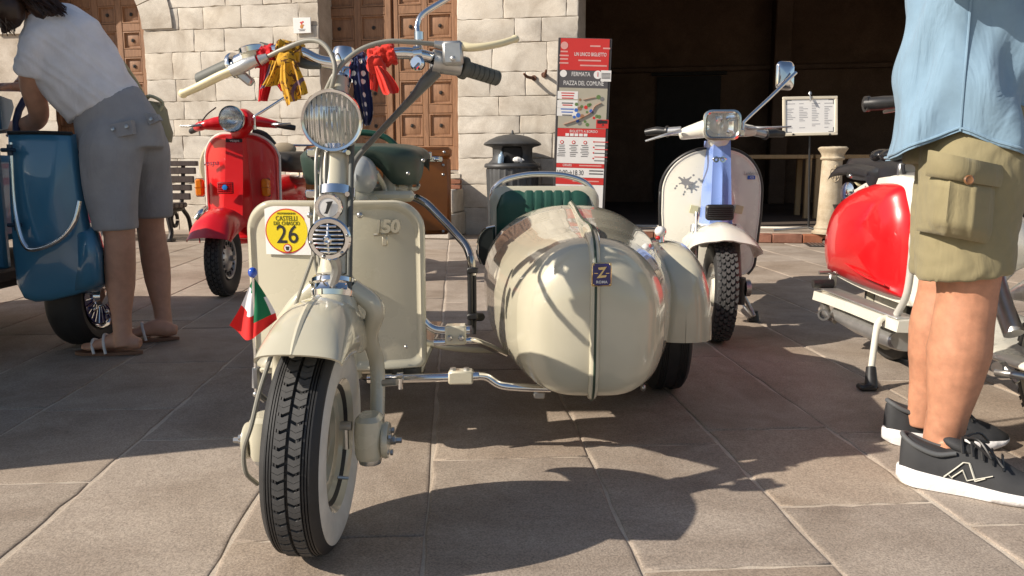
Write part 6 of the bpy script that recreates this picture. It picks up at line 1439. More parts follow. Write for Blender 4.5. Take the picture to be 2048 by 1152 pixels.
# shoes
SHOE = mat('charcoal_mesh', (.032, .033, .036), .75, var=.2, vs=40, bump=.35, bs=700, bd=.001)
SHOELIN = mat('grey_collar', (.085, .09, .095), .7, var=.1, bump=.2, bs=500, bd=.001)
FOAM = mat('white_foam', (.80, .78, .77), .6, var=.06, vs=14, bump=.5, bs=45, bd=.006)
SOCK = cloth('navy_sock', (.035, .036, .085), fold=.2)
MARK = mat('silver_mark', (.62, .60, .52), .4, var=.05)
def shoe(heel, d, right):
    heel = Vector(heel); d = Vector(d).normalized(); s_ = Vector((d.y, -d.x, 0))   # s_ to the wearer's right
    L = .305
    def P(x, y, z): return heel + d*x + s_*y + Vector((0, 0, z))
    def hw(x):
        return float(np.interp(x, [-.012, .0, .03, .08, .14, .20, .25, .285, .302, .308], [.008, .026, .037, .038, .038, .047, .046, .034, .016, .004]))
    sole = MB(); rings = []
    for x in np.linspace(-.012, .308, 40):
        w_ = hw(x); zt = float(np.interp(x, [-.012, .0, .06, .15, .22, .308], [.040, .046, .040, .032, .028, .026])); zb = .002 + max(0, (x - .22))**2*3 + max(0, .03 - x)**2*6
        rings.append([P(x, -w_*.96, zb), P(x, w_*.96, zb), P(x, w_*1.06, (zb + zt)*.45), P(x, w_*1.04, zt*.85), P(x, w_*.95, zt), P(x, -w_*.95, zt), P(x, -w_*1.04, zt*.85), P(x, -w_*1.06, (zb+zt)*.45)])
    sole.loft(rings, True, True, True); root = obj('shoe', MB(), SHOE, MA) if False else None
    up = MB(); rings = []
    for x in np.linspace(-.006, .302, 34):
        w_ = hw(x)*.93; zb = float(np.interp(x, [0, .06, .15, .22, .3], [.038, .034, .028, .024, .022])); zt = float(np.interp(x, [-.006, .01, .04, .09, .12, .15, .19, .23, .27, .30], [.108, .116, .103, .092, .104, .110, .092, .070, .056, .036]))
        tp = float(np.interp(x, [0, .05, .1, .13, .16, .22, .3], [.92, .97, .92, .70, .52, .62, .8]))
        row = []
        for k in range(17):
            a = math.pi*k/16; c_, q_ = math.cos(a), math.sin(a)
            ww_ = w_*(1 - (1-tp)*q_**1.5)
            row.append(P(x, ww_*abs(c_)**.75*(1 if c_ > 0 else -1), zb + (zt - zb)*q_**.8))
        rings.append(row)
    up.loft(rings, True, True, True)
    so = obj('shoe', up, SHOE, MA, sharp=60)
    obj('sole', sole, FOAM, so, sharp=70)
    cl = MB(); pts = [P(.108, .024, .094), P(.07, .031, .087), P(.03, .030, .098), P(.006, .020, .110), P(-.004, 0, .116), P(.006, -.020, .110), P(.03, -.030, .098), P(.07, -.031, .087), P(.108, -.024, .094)]
    cl.tube(pts, [.005, .006, .006, .006, .006, .006, .006, .006, .005], 10, 4); obj('collar', cl, SHOELIN, so)
    tg = MB(); tg.ell(P(.118, 0, .104), (.040, .021, .014), Matrix((d, s_, Vector((0, 0, 1)))).transposed() @ rot('Y', R(18)), 16, 10); obj('tongue', tg, SHOE, so)
    for k in range(5):
        x = .118 + .020*k; z = float(np.interp(x, [.11, .15, .19, .23], [.122, .114, .098, .076]))
        lc = MB(); lc.tube([P(x + .004, -.030 + .001*k, z - .022), P(x, -.016, z), P(x, .0, z + .005), P(x, .016, z), P(x + .004, .030 - .001*k, z - .022)], .0038, 6, 4, flat=.6); obj('lace', lc, BLACK, so)
    lc = MB(); lc.tube([P(.122, .005, .128), P(.15, .035, .135), P(.175, .055, .105), P(.16, .03, .11), P(.125, 0, .128)], .003, 6, 5); lc.tube([P(.122, -.005, .128), P(.15, -.035, .132), P(.17, -.05, .11), P(.16, -.03, .115), P(.125, 0, .128)], .003, 6, 5); lc.tube([P(.125, .004, .128), P(.16, .02, .125), P(.20, .045, .085)], .003, 6, 5); obj('lace_bow', lc, BLACK, so)
    # side mark on the outer side
    def SM(x, z):
        zt = float(np.interp(x, [.01, .04, .09, .12, .15, .19, .23, .27], [.108, .098, .088, .104, .110, .092, .070, .056])); zb = .03
        q_ = min(.96, max(.03, ((z - zb)/(zt - zb))))**(1/.8); tp = float(np.interp(x, [0, .05, .1, .13, .16, .22, .3], [.92, .97, .92, .70, .52, .62, .8])); c_ = math.sqrt(max(0, 1 - q_*q_)); return P(x, hw(x)*.93*(1 - (1-tp)*q_**1.5)*c_**.75 + .0025, z)
    mk = MB()
    def stroke(a, b_, w0):
        n_s = 6; pts_ = [SM(a[0] + (b_[0]-a[0])*k/n_s, a[1] + (b_[1]-a[1])*k/n_s) for k in range(n_s + 1)]
        mk.tube(pts_, w0, 6, 1, flat=.5)
    if right:
        stroke((.088, .040), (.124, .078), .0028); stroke((.124, .078), (.136, .078), .0026); stroke((.136, .078), (.150, .042), .0032); stroke((.150, .042), (.168, .052), .0024)
        stroke((.104, .042), (.124, .062), .0024); stroke((.124, .062), (.134, .040), .0028); stroke((.134, .040), (.182, .060), .0022); stroke((.096, .048), (.104, .040), .0018); stroke((.104, .040), (.108, .047), .0018); stroke((.091, .041), (.096, .048), .0018)
        obj('side_mark', mk, MARK, so, recalc=False)
    sk = MB(); limb(sk, [(at(*p_, Y_s), a_, b_) for p_, Y_s, a_, b_ in (((( 1889, 890), 1.83, .0462, .0372), ((1890, 915), 1.825, .0450, .0345), ((1891, 945), 1.82, .042, .030)) if right else (((1848, 828), 2.04, .0405, .0375), ((1849, 850), 2.04, .041, .036), ((1850, 875), 2.035, .039, .030)))], n=24); obj('sock', sk, SOCK, so)
sh1 = gr(1808, 966); shoe((sh1.x, sh1.y + .015, .0), (.86, -.50, 0), True)
sh2 = gr(1790, 897); shoe((sh2.x, sh2.y + .05, .0), (.98, -.12, 0), True)
# ------------------------------------------------------------------ luggage, scarves and flag on the sidecar scooter
SU = thing('suitcase', 'orange tan leather suitcase with chrome latches standing behind the green saddle', 'suitcase', at(756, 475, 2.95), world=True)
a, b = at(612, 475, 2.95), at(902, 292, 2.95); cx_, cz_ = (a.x + b.x)/2, (a.z + b.z)/2; w_, h_ = b.x - a.x, b.z - a.z
sb_ = MB(); sb_.box((cx_, 3.04, cz_ - .015), (w_, .18, h_ - .03), bev=.018); su = obj('case_body', sb_, TAN_LEATHER, SU)
sb_ = MB(); sb_.box((cx_, 3.04, cz_ + h_/2 - .022), (w_ + .006, .186, .044), bev=.012); lid = obj('case_lid', sb_, TAN_LEATHER, SU)
for px_ in (690, 866):
    l_ = MB(); q = at(px_, 318, 2.945); l_.box(q, (.060, .012, .022), bev=.003); l_.box(q + Vector((-.022, -.006, .012)), (.022, .012, .03), bev=.003); l_.ell(q + Vector((.006, -.008, 0)), (.012, .006, .008), nu=12, nv=8); obj('latch', l_, CHROME, SU)
for px_, py_ in ((886, 303), (884, 350), (884, 468), (884, 330), (628, 468), (628, 420)):
    r_ = MB(); r_.ell(at(px_, py_, 2.944), (.006, .005, .006), nu=10, nv=6); obj('rivet', r_, STEEL, SU)
Ms_ = Matrix.Rotation(R(14), 4, 'Z')
SU.rotation_euler = (0, 0, R(14))
SU.location = SU.location + Vector((0, .06, 0))
def pat_mat(name, base, marks, scale, kind):
    m = cloth(name, base, fold=.6, fs=30, fd=.006); nt = m.node_tree; n = nt.nodes; l = nt.links; bs = n['Principled BSDF']; tc = [x for x in n if x.type == 'TEX_COORD'][0]
    prev = None
    col = base
    for (c, sc, lo, hi, typ) in marks:
        if typ == 'dots':
            t = n.new('ShaderNodeTexVoronoi'); t.inputs['Scale'].default_value = sc; t.inputs['Randomness'].default_value = .35; out_ = t.outputs['Distance']
        elif typ == 'rings':
            t = n.new('ShaderNodeTexVoronoi'); t.inputs['Scale'].default_value = sc; out_ = t.outputs['Distance']
        else:
            t = n.new('ShaderNodeTexNoise'); t.inputs['Scale'].default_value = sc; t.inputs['Detail'].default_value = 5; t.inputs['Distortion'].default_value = 1.5; out_ = t.outputs['Fac']
        l.new(tc.outputs['Object'], t.inputs['Vector'])
        cr = n.new('ShaderNodeValToRGB'); cr.color_ramp.interpolation = 'CONSTANT'; e = cr.color_ramp.elements
        e[0].position = 0; e[0].color = (0, 0, 0, 1); e[1].position = lo; e[1].color = (1, 1, 1, 1); e2 = e.new(hi); e2.color = (0, 0, 0, 1)
        l.new(out_, cr.inputs['Fac'])
        mx = n.new('ShaderNodeMix'); mx.data_type = 'RGBA'; l.new(cr.outputs[0], mx.inputs[0]); mx.inputs[7].default_value = (*c, 1)
        if prev is None: mx.inputs[6].default_value = (*base, 1)
        else: l.new(prev, mx.inputs[6])
        prev = mx.outputs[2]
    l.new(prev, bs.inputs['Base Color']); return m
YEL = pat_mat('mustard_printed_cotton', (.52, .28, .02), [((.12, .05, .015), 45, .57, .66, 'noise'), ((.14, .08, .12), 9, .30, .36, 'rings'), ((.10, .03, .02), 30, .0, .10, 'dots')], 1, '')
DOT = pat_mat('navy_polka_cotton', (.018, .024, .085), [((.78, .75, .72), 46, .0, .26, 'dots')], 1, '')
SCRED = cloth('red_cotton_scarf', (.62, .035, .022), fold=.7, fs=28, fd=.008)
HBY = 1.73
def wrap(mb, path, r, seed=1):
    P = catmull(path, 6); rr = random.Random(seed); rings = []
    n = 44
    for i, p in enumerate(P):
        t = (P[min(i+1, len(P)-1)] - P[max(i-1, 0)]).normalized(); u, w_, _ = frame(t)
        rings.append([p + (u*math.cos(a) + w_*math.sin(a))*(r*(1 + .10*math.sin(3*a + i*.9) + .10*math.sin(i*2.1 + a*2) + .09*math.sin(9*a + i*.5) + .06*rr.uniform(-1, 1))) for a in [2*math.pi*k/n for k in range(n)]])
    mb.loft(rings, True, True, True)
def tail(mb, left, right, Y, amp, nf, ph=0, sway=.0, nu=26, nv=24):
    """hanging cloth: left and right edges as pixel polylines"""
    L_ = catmull([at(*p, Y) for p in left], 8); R__ = catmull([at(*p, Y) for p in right], 8); rows_ = []
    for i in range(nv + 1):
        v = i/nv
        def ev(c): 
            f = v*(len(c)-1); k = min(int(f), len(c)-2); return c[k].lerp(c[k+1], f-k)
        l_, r_ = ev(L_), ev(R__)
        rows_.append([l_.lerp(r_, j/nu) + Vector((0, amp*(.75*math.sin(nf*math.pi*j/nu + ph + .8*v) + .45*math.sin(2.3*nf*math.pi*j/nu + 1.7*v + 2*ph))*(.35 + .65*v) - sway*v, 0)) for j in range(nu + 1)])
    mb.grid(rows_, .0012, (0, 1, 0))
def scarf(label, m_, wraps, knot, tails, seed):
    c = at(*wraps[0][0], wraps[0][1]); t_ = thing('scarf', label, 'scarf', c, 0, 'scarves tied on the handlebar', world=True)
    b = MB(); wrap(b, [at(*p, Y) for p, Y in wraps], *seed); obj('scarf_wrap', b, m_, t_, sharp=70)
    if knot: b = MB(); b.ell(at(*knot, wraps[0][1] - .025), (.020, .015, .019), nu=16, nv=12); me = b.mesh('scarf_knot'); warp(me, folds(seed[1], .003, (90, 140))); link('scarf_knot', shift(me, c), m_, t_)
    for tl in tails: b = MB(); tail(b, *tl); obj('scarf_tail', b, m_, t_, sharp=80)
scarf('mustard yellow patterned scarf knotted on the left side of the handlebar', YEL, [((556, 103), HBY), ((580, 106), HBY), ((604, 110), HBY)], (572, 124), [
    ([(540, 120), (530, 150), (516, 178)], [(570, 125), (565, 150), (562, 168)], 1.700, .010, 3.2), ([(560, 125), (560, 160), (568, 190), (578, 214)], [(592, 122), (606, 150), (616, 172), (621, 188)], 1.690, .012, 3.6, 1.0, .02), ([(555, 130), (562, 150), (560, 165)], [(585, 128), (590, 150), (588, 176)], 1.705, .008, 2.5)], (.0225, 2))
scarf('crimson red cloth tied under the yellow patterned scarf', cloth('crimson_cotton_scarf', (.55, .012, .018), fold=.7, fs=28, fd=.008), [((512, 116), 1.74), ((530, 113), 1.735), ((550, 108), 1.73)], None, [
    ([(520, 120), (517, 160), (514, 203)], [(548, 122), (545, 165), (536, 202)], 1.722, .008, 3.0), ([(535, 155), (552, 170), (560, 182)], [(560, 150), (572, 170), (580, 186)], 1.715, .006, 2.0)], (.0195, 5))
scarf('bright orange red scarf knotted on the right side of the handlebar', SCRED, [((741, 122), HBY), ((762, 114), HBY), ((791, 107), HBY)], (752, 132), [
    ([(739, 130), (738, 155), (739, 178)], [(760, 135), (758, 160), (754, 184)], 1.700, .009, 2.4), ([(745, 132), (755, 160), (764, 186), (772, 192)], [(765, 132), (785, 155), (798, 176), (799, 186)], 1.690, .012, 2.6, .6, .015)], (.0205, 8))
scarf('navy polka dot scarf hanging from the middle of the handlebar', DOT, [((704, 128), HBY), ((718, 127), HBY), ((733, 124), HBY)], None, [
    ([(700, 122), (704, 160), (712, 205), (722, 240), (728, 252)], [(732, 122), (738, 160), (745, 200), (746, 230), (740, 250)], 1.712, .012, 2.8, .3), ([(702, 130), (708, 165), (706, 195), (712, 215)], [(720, 130), (722, 160), (722, 190), (720, 212)], 1.74, .008, 2.2)], (.0195, 11))
# flag on a spring whip
FL = thing('flag', 'small green white and red flag on a spring whip beside the front fender', 'flag', at(510, 790, 1.40), world=True)
fp_ = MB(); fp_.tube([at(513, 790, 1.40), at(511, 740, 1.40), at(509, 640, 1.40), at(506, 556, 1.40)], [.004, .0032, .0026, .0024], 10, 3); obj('flag_pole', fp_, CHROME, FL)
sp = MB(); sp.tube([at(511.5, 735 + 40*k/120, 1.40) + Vector((.0055*math.cos(k*1.05), .0055*math.sin(k*1.05), 0)) for k in range(120)], .0014, 5, 1); obj('spring', sp, STEEL, FL)
sp = MB(); sp.ell(at(505.5, 545, 1.40), (.0082, .0082, .0095), nu=16, nv=10); obj('pole_ball', sp, mat('blue_ball', (.02, .08, .45), .2, coat=.6), FL)
sp = MB(); sp.tube([at(513, 786, 1.40), at(530, 800, 1.41)], .006, 8, 1); sp.ell(at(513, 788, 1.40), (.007, .007, .006), nu=10, nv=6); obj('whip_clamp', sp, STEEL, FL)
FG, FW, FR = cloth('flag_green', (.01, .14, .06), fold=.4, fs=40, fd=.004), cloth('flag_white', (.70, .68, .70), fold=.4, fs=40, fd=.004), cloth('flag_red', (.60, .02, .02), fold=.4, fs=40, fd=.004)
for sgn_, edge, low, low2, gb in ((-1, [(505, 556), (490, 588), (474, 622), (456, 652)], [(456, 652), (480, 664), (508, 676)], None, .34), (1, [(507, 556), (528, 590), (546, 622), (552, 640)], [(552, 640), (548, 665), (508, 676)], None, .5)):
    pole_ = [at(506 + 2*v/12, 556 + 120*v/12, 1.398) for v in range(13)]
    ed = catmull([at(*p, 1.398) for p in edge], 4); lo = catmull([at(*p, 1.398) for p in low], 4)
    rows_ = []; nU = 12
    for i in range(17):
        v = i/16
        f = v*(len(ed)-1); k = min(int(f), len(ed)-2); e_p = ed[k].lerp(ed[k+1], f-k)
        p0 = at(506 + 2*v, 556 + 120*v, 1.398)
        rows_.append([p0.lerp(e_p, j/nU) + Vector((0, -.012*math.sin(math.pi*1.6*j/nU + v)*v + .004, (-.012*math.sin(math.pi*j/nU)*v if sgn_ < 0 else 0))) for j in range(nU + 1)])
    fl_ = MB()
    for i in range(16):
        for j in range(nU):
            v = (i + .5)/16; u_ = (j + .5)/nU
            if sgn_ < 0: t = v*1.0 + .10*u_ ; fl_.mi = 0 if t < .27 else (1 if t < .64 else 2)
            else: fl_.mi = 2 if v + .0*u_ > .72 else (1 if u_ > .72 and v > .35 else 0)
            fl_.add([rows_[i][j], rows_[i][j+1], rows_[i+1][j+1], rows_[i+1][j]], [[0, 1, 2, 3]])
    fl_.mi = 0
    obj('flag_cloth', fl_, [FG, FW, FR], FL, sharp=80)

# ------------------------------------------------------------------ street furniture near the wall
BINM = mat('dark_grey_cast_iron', (.055, .057, .060), .5, metal=.3, var=.2, vs=14, bump=.25, bs=60)
BC = Vector((.005, 8.34, 0))
BN = thing('litter_bin', 'dark grey ribbed cast iron litter bin with a domed hood by the wall', 'litter bin', BC)
m = MB(); rings = []
for z, r_ in ((0, .25), (.03, .25), (.05, .235), (.10, .24), (.70, .262), (.72, .262)):
    rings.append([Vector(((r_ + (.010*max(0, math.cos(24*t))**2 if .06 < z < .71 else 0))*math.cos(t), (r_ + (.010*max(0, math.cos(24*t))**2 if .06 < z < .71 else 0))*math.sin(t), z)) for t in [2*math.pi*k/144 for k in range(144)]])
m.loft(rings, True, True, True); obj('bin_body', m, BINM, BN)
m = MB(); m.lathe([(.24, .72), (.285, .72), (.292, .735), (.285, .755), (.27, .765), (.24, .765), (.22, .74)], (0, 0, 0), (0, 0, 1), 48); obj('bin_rim', m, BINM, BN)
m = MB()
for k in range(4):
    a = math.pi/4*.72 + k*math.pi/2 + .2
    rr2 = [[Vector((r_*math.cos(a + q), r_*math.sin(a + q), z)) for q in (-w2, -w2/3, w2/3, w2)] + [Vector(((r_ - .02)*math.cos(a + q), (r_ - .02)*math.sin(a + q), z)) for q in (w2, w2/3, -w2/3, -w2)] for r_, w2, z in ((.262, .42, .765), (.235, .30, .80), (.215, .25, .86), (.225, .30, .915), (.25, .42, .94))]
    m.loft(rr2, True, True, True)
obj('hood_post', m, BINM, BN)
m = MB(); m.lathe([(0, .925), (.23, .93), (.285, .945), (.297, .957), (.285, .972), (.24, 1.0), (.16, 1.035), (.08, 1.052), (.03, 1.058), (.015, 1.065), (.012, 1.085), (.005, 1.10), (0, 1.10)], (0, 0, 0), (0, 0, 1), 48); obj('hood_roof', m, BINM, BN)
m = MB(); m.lathe([(0, .74), (.20, .75), (.205, .92), (0, .93)], (0, 0, 0), (0, 0, 1), 24); obj('bin_liner', m, mat('dark_liner', (.01, .01, .011), .8), BN)
m = MB(); m.box((-.115, -.225, .42), (.14, .03, .34), rotz(-.42), bev=.012); obj('bin_plate', m, BINM, BN)
b = MB(); rr = random.Random(4); b.ell(BC + Vector((.05, -.20, .80)), (.05, .03, .03), nu=8, nv=5); b.ell(BC + Vector((.09, -.19, .79)), (.04, .03, .025), nu=7, nv=5)
o = obj('crumpled_paper', b, PAPER, sharp=5); tag(o, 'crumpled white paper in the right opening of the litter bin', 'litter', 'rubbish in the litter bin')
b = MB(); b.lathe([(0, 0), (.028, 0), (.03, .05), (.026, .09), (.01, .11), (.01, .125), (0, .125)], BC + Vector((-.12, -.205, .755)), (.1, -.1, 1), 16)
o = obj('bottle', b, mat('bluish_bottle', (.30, .42, .55), .2, var=.2)); tag(o, 'bluish plastic bottle in the left opening of the litter bin', 'bottle', 'rubbish in the litter bin')

# information panel
IY = 8.08
pbl, pbr = at(1105, 470, IY), at(1203, 470, IY + .05)
pw = at(1216, 250, IY).x - at(1110, 250, IY).x
IS = thing('information_sign', 'tall red and grey tourist stop panel reading FERMATA PIAZZA DEL COMUNE at the portico corner', 'sign', Vector(((pbl.x + pbr.x)/2, IY, 0)))
Mi = Matrix.Rotation(R(1.6), 4, 'Y') @ Matrix.Rotation(R(-2), 4, 'Z')
PH = at(1165, 76, IY).z; PW = pw
def ib(mb, x, z, w, h, y, t): mb.box((x, y, z), (w, t, h))
def isg(name, mb, mt, parent): mb.xf(Mi); return obj(name, mb, mt, parent)
m = MB(); m.box((0, .02, PH/2), (PW, .05, PH), bev=.004); isg('sign_frame', m, mat('dark_sign_frame', (.055, .050, .050), .4, var=.05), IS)
iw = PW - .05; x0 = -iw/2
zpix = lambda py: PH*(1 - (py - 72)/(470 - 72))
bands = [(84, 142, REDINK), (142, 178, GREYINK), (178, 262, mat('beige_map_print', (.42, .39, .31), .5, var=.05)), (262, 278, REDINK), (278, 330, PAPER), (330, 342, REDINK), (342, 358, PAPER), (358, 374, REDINK), (374, 455, PAPER)]
# measured heights are taken in the enlarged photo
zs_ = [2.03, 1.685, 1.46, .905, .80, .41, .335, .20, .11, .02]
zpx = [77, 141, 176, 257, 274, 327, 336, 355, 369, 430]
zval = [at(1165, p, IY).z for p in zpx]
mats_ = [REDINK, GREYINK, bands[2][2], REDINK, PAPER, REDINK, PAPER, REDINK, PAPER]
for k in range(9):
    m = MB(); m.box((0, -.0075, (zval[k] + zval[k+1])/2), (iw, .004, zval[k] - zval[k+1] - .002)); isg('printed_band', m, mats_[k], IS)
def itext(s, x, py, size, mt, al='CENTER', sx=.9):
    p = Vector((x, -.0105, at(1165, py, IY).z)); text('sign_words', s, size, Mi @ facing(p), mt, IS, align=al, sx=sx, ext=.0002)
itext('UN UNICO BIGLIETTO', .055, 109, .050, PAPER, sx=.62)
PINK = mat('pink_print', (.66, .34, .31), .5)
for x_, py_, w_ in ((.05, 121, .22), (.09, 131, .26), (-.20, 104, .07), (-.20, 112, .09), (-.20, 119, .08), (-.20, 127, .09), (.10, 92, .10), (.21, 96, .07)):
    m = MB(); m.box((x_, -.0100, at(1165, py_, IY).z), (w_, .001, .014)); isg('printed_line', m, PINK, IS)
itext('FERMATA', -.03, 149, .058, PAPER, sx=.74); itext('PIAZZA DEL COMUNE', 0, 167, .060, PAPER, sx=.66)
itext('BIGLIETTI A BORDO', .02, 263, .036, PAPER, sx=.85); itext('ORARI', -.13, 331, .034, PAPER); 
itext('10:00→18.30', -.10, 346, .07, INK, sx=.72)
for x_, py_, w_, mt in ((.10, 331, .22, PINK), (.16, 341, .14, GREYINK), (.16, 347, .14, GREYINK), (.06, 362, .26, PINK)):
    m = MB(); m.box((x_, -.0100, at(1165, py_, IY).z), (w_, .001, .012)); isg('printed_line', m, mt, IS)
def idisc(x, py, r_, mt, dy=0): 
    m = MB(); m.lathe([(0, 0), (r_, 0), (r_, .0015), (0, .0015)], Vector((x, -.0095 - dy, at(1165, py, IY).z)), (0, -1, 0), 24); isg('printed_spot', m, mt, IS)
idisc(-.20, 92, .036, PINK); idisc(-.20, 148, .034, PAPER); idisc(.135, 149, .040, PAPER); itext('1', .135, 149, .062, REDINK)
p_ = Vector((.135, -.0125, at(1165, 149, IY).z)); text('sign_words', '1', .062, Mi @ facing(p_), REDINK, IS, ext=.0002)
m = MB(); m.box((.215, -.0100, at(1165, 151, IY).z), (.10, .002, .105)); isg('printed_panel', m, PAPER, IS)
for k in range(5): 
    m = MB(); m.box((.215, -.0115, at(1165, 146 + 2.5*k, IY).z), (.085, .001, .006)); isg('printed_line', m, GREYINK, IS)
MAPC = [mat('map_green', (.12, .20, .07), .5), BLUEINK, REDINK, mat('map_grey', (.18, .18, .18), .5), mat('map_brown', (.28, .16, .09), .5)]
rr = random.Random(9)
for k in range(26):
    t = k/26; x = rr.uniform(-.08, .25); idisc(x, rr.uniform(184, 250), rr.uniform(.012, .022), MAPC[rr.randrange(5)])
for (py, mt, wd) in ((187, REDINK, .16), (192, REDINK, .15), (197, REDINK, .14), (207, GREYINK, .14), (211, REDINK, .12), (219, BLUEINK, .16), (225, BLUEINK, .14), (231, GREYINK, .12)):
    m = MB(); m.box((-.15, -.0115, at(1165, py, IY).z), (wd*.8, .001, .010)); isg('printed_line', m, mt, IS)
m = MB()
for py in (191, 209, 225): m.box((-.15, -.0100, at(1165, py, IY).z), (.20, .0015, .075))
isg('printed_panel', m, PAPER, IS)
m = MB(); m.tube([Vector((-.18, -.0105, at(1165, 250, IY).z)), Vector((-.05, -.0105, at(1165, 240, IY).z)), Vector((.08, -.0105, at(1165, 225, IY).z)), Vector((.12, -.0105, at(1165, 212, IY).z)), Vector((.18, -.0105, at(1165, 205, IY).z))], .012, 6, 4, flat=.1); m.tube([Vector((.0, -.0105, at(1165, 200, IY).z)), Vector((.12, -.0105, at(1165, 194, IY).z))], .008, 6, 2, flat=.1); isg('printed_route', m, mat('route_print', (.55, .22, .14), .5), IS)
m = MB(); m.box((.20, -.0100, at(1165, 247, IY).z), (.12, .002, .085)); isg('printed_bus', m, REDINK, IS); m = MB(); m.box((.20, -.0115, at(1165, 243, IY).z), (.10, .001, .03)); isg('printed_bus_window', m, INK, IS)
for k in range(3): idisc(-.19 + .115*k, 285, .018, REDINK); idisc(-.19 + .115*k, 285, .010, PAPER, .002)
for i in range(3):
    for k in range(7):
        m = MB(); m.box((-.19 + .115*i + rr.uniform(-.006, .006), -.0105, at(1165, 291 + 3.6*k, IY).z), (rr.uniform(.05, .085), .001, .006)); isg('printed_line', m, GREYINK, IS)
for k in range(6):
    m = MB(); m.box((.20, -.0105, at(1165, 283 + 7.5*k, IY).z), (.13, .001, .008)); isg('printed_line', m, GREYINK if k % 2 else REDINK, IS)
for k in range(4): idisc(.125, 283 + 11*k, .008, REDINK)
for k in range(5):
    m = MB(); m.box((-.14 + .045*k, -.0115, at(1165, 270, IY).z), (.036, .001, .026)); isg('printed_icon', m, PAPER, IS)

# menu stand
MS_Y = 7.98
base = at(1617, 460, MS_Y); base.z = .094
MS = thing('menu_stand', 'black music stand holding a pale framed menu on the portico kerb', 'menu stand', base, world=True)
m = MB(); m.tube([base + Vector((0, 0, .03)), at(1619, 300, MS_Y), at(1620, 186, MS_Y)], [.011, .010, .008], 10, 1); obj('stand_pole', m, BLACK, MS)
for dx, dy in ((-.34, .02), (.10, -.16), (.18, .2)):
    m = MB(); m.tube([base + Vector((0, 0, .04)), base + Vector((dx, dy, .012))], .012, 8, 1); obj('stand_leg', m, STEEL if dx < 0 else BLACK, MS)
m = MB(); m.lathe([(0, 0), (.018, 0), (.016, .02), (.008, .03), (0, .03)], at(1620, 189, MS_Y), (0, 0, 1), 14); m.tube([at(1620, 190, MS_Y - .02), at(1621, 202, MS_Y - .05)], .008, 8, 1); obj('top_clip', m, STEEL, MS)
mc = at(1620, 232, MS_Y - .03); MW, MHh = .53, .375
Mm = Matrix.Translation(mc) @ Matrix.Rotation(R(-1.2), 4, 'Y') @ Matrix.Rotation(R(-6), 4, 'X')
m = MB()
for x, z, w_, h_ in ((0, MHh/2 - .013, MW, .026), (0, -MHh/2 + .013, MW, .026), (-MW/2 + .013, 0, .026, MHh - .052), (MW/2 - .013, 0, .026, MHh - .052)): m.box((x, 0, z), (w_, .02, h_), bev=.003)
m.xf(Mm); obj('menu_frame', m, mat('pale_frame_wood', (.66, .60, .48), .5, var=.08), MS)
m = MB(); m.box((0, .002, 0), (MW - .05, .006, MHh - .05)); m.xf(Mm); mo = obj('menu_sheet', m, PAPER, MS)
m = MB(); rr = random.Random(2)
for c_ in range(4):
    for k in range(15):
        if rr.random() < .12 or (k > 9 and c_ < 3 and rr.random() < .7): continue
        w_ = rr.uniform(.03, .085); m.box((-.185 + .122*c_ + (w_ - .085)/2, -.0018, .12 - .0165*k), (w_, .001, .0055))
m.xf(Mm); obj('menu_print', m, mat('pale_grey_ink', (.36, .36, .38), .6, var=0), mo)
m = MB()
for sx in (-1, 1):
    for sz in (-1, 1):
        m.box((sx*(MW/2 - .062), -.0018, sz*(MHh/2 - .035)), (.05, .001, .006)); m.box((sx*(MW/2 - .040), -.0018, sz*(MHh/2 - .055)), (.006, .001, .045))
m.xf(Mm); obj('menu_corner_print', m, GREYINK, mo)
for px_ in (1585, 1658):
    m = MB(); m.box(at(px_, 269, MS_Y - .04), (.018, .05, .018), bev=.003); obj('stand_peg', m, BLACK, MS)

# stone bollard
BY = 7.72; bc = at(1656, 466, BY); bc.z = .094
BO = thing('stone_bollard', 'weathered pale stone bollard with a carved shield and a dark patch on the portico kerb', 'bollard', bc)
ST = stone_mat('cream_bollard_stone', (.42, .34, .23), (.62, .54, .41), 7, .6, 0)
Hb = at(1656, 293, BY).z - .094
m = MB(); m.lathe([(0, 0), (.150, 0), (.153, .02), (.135, .032), (.128, .045), (.134, .058), (.118, .078), (.110, .095), (.106, .13), (.100, .40), (.093, Hb - .17), (.092, Hb - .13), (.108, Hb - .122), (.112, Hb - .108), (.100, Hb - .095), (.100, Hb - .08), (.112, Hb - .055), (.130, Hb - .032), (.135, Hb - .018), (.12, Hb - .004), (.06, Hb), (0, Hb)], (0, 0, 0), (0, 0, 1), 40)
me = m.mesh('bollard_shaft'); warp(me, folds(31, .0025, (30, 55, 80))); link('bollard_shaft', me, ST, BO)
m = MB()
def onsh(x, z): r_ = float(np.interp(z, [.13, .40, Hb - .17], [.106, .100, .093])); return Vector((x, -math.sqrt(max(0, r_*r_ - x*x)) , z))
sh_o = [(0, Hb - .33), (.03, Hb - .31), (.043, Hb - .27), (.045, Hb - .225), (.03, Hb - .205), (0, Hb - .21), (-.03, Hb - .205), (-.045, Hb - .225), (-.043, Hb - .27), (-.03, Hb - .31)]
m.tube([onsh(x, z) for x, z in sh_o + sh_o[:1]], .006, 6, 3, cap=False)
m.tube([onsh(0, Hb - .215), onsh(0, Hb - .32)], .006, 6, 3); m.tube([onsh(-.04, Hb - .262), onsh(0, Hb - .258), onsh(.04, Hb - .262)], .005, 6, 3)
for x, z in ((-.02, Hb - .24), (.02, Hb - .24), (-.02, Hb - .285), (.02, Hb - .285), (0, Hb - .185)): m.ell(onsh(x, z), (.011, .006, .013), nu=8, nv=6)
obj('carved_shield', m, ST, BO)
m = MB(); rows_ = []
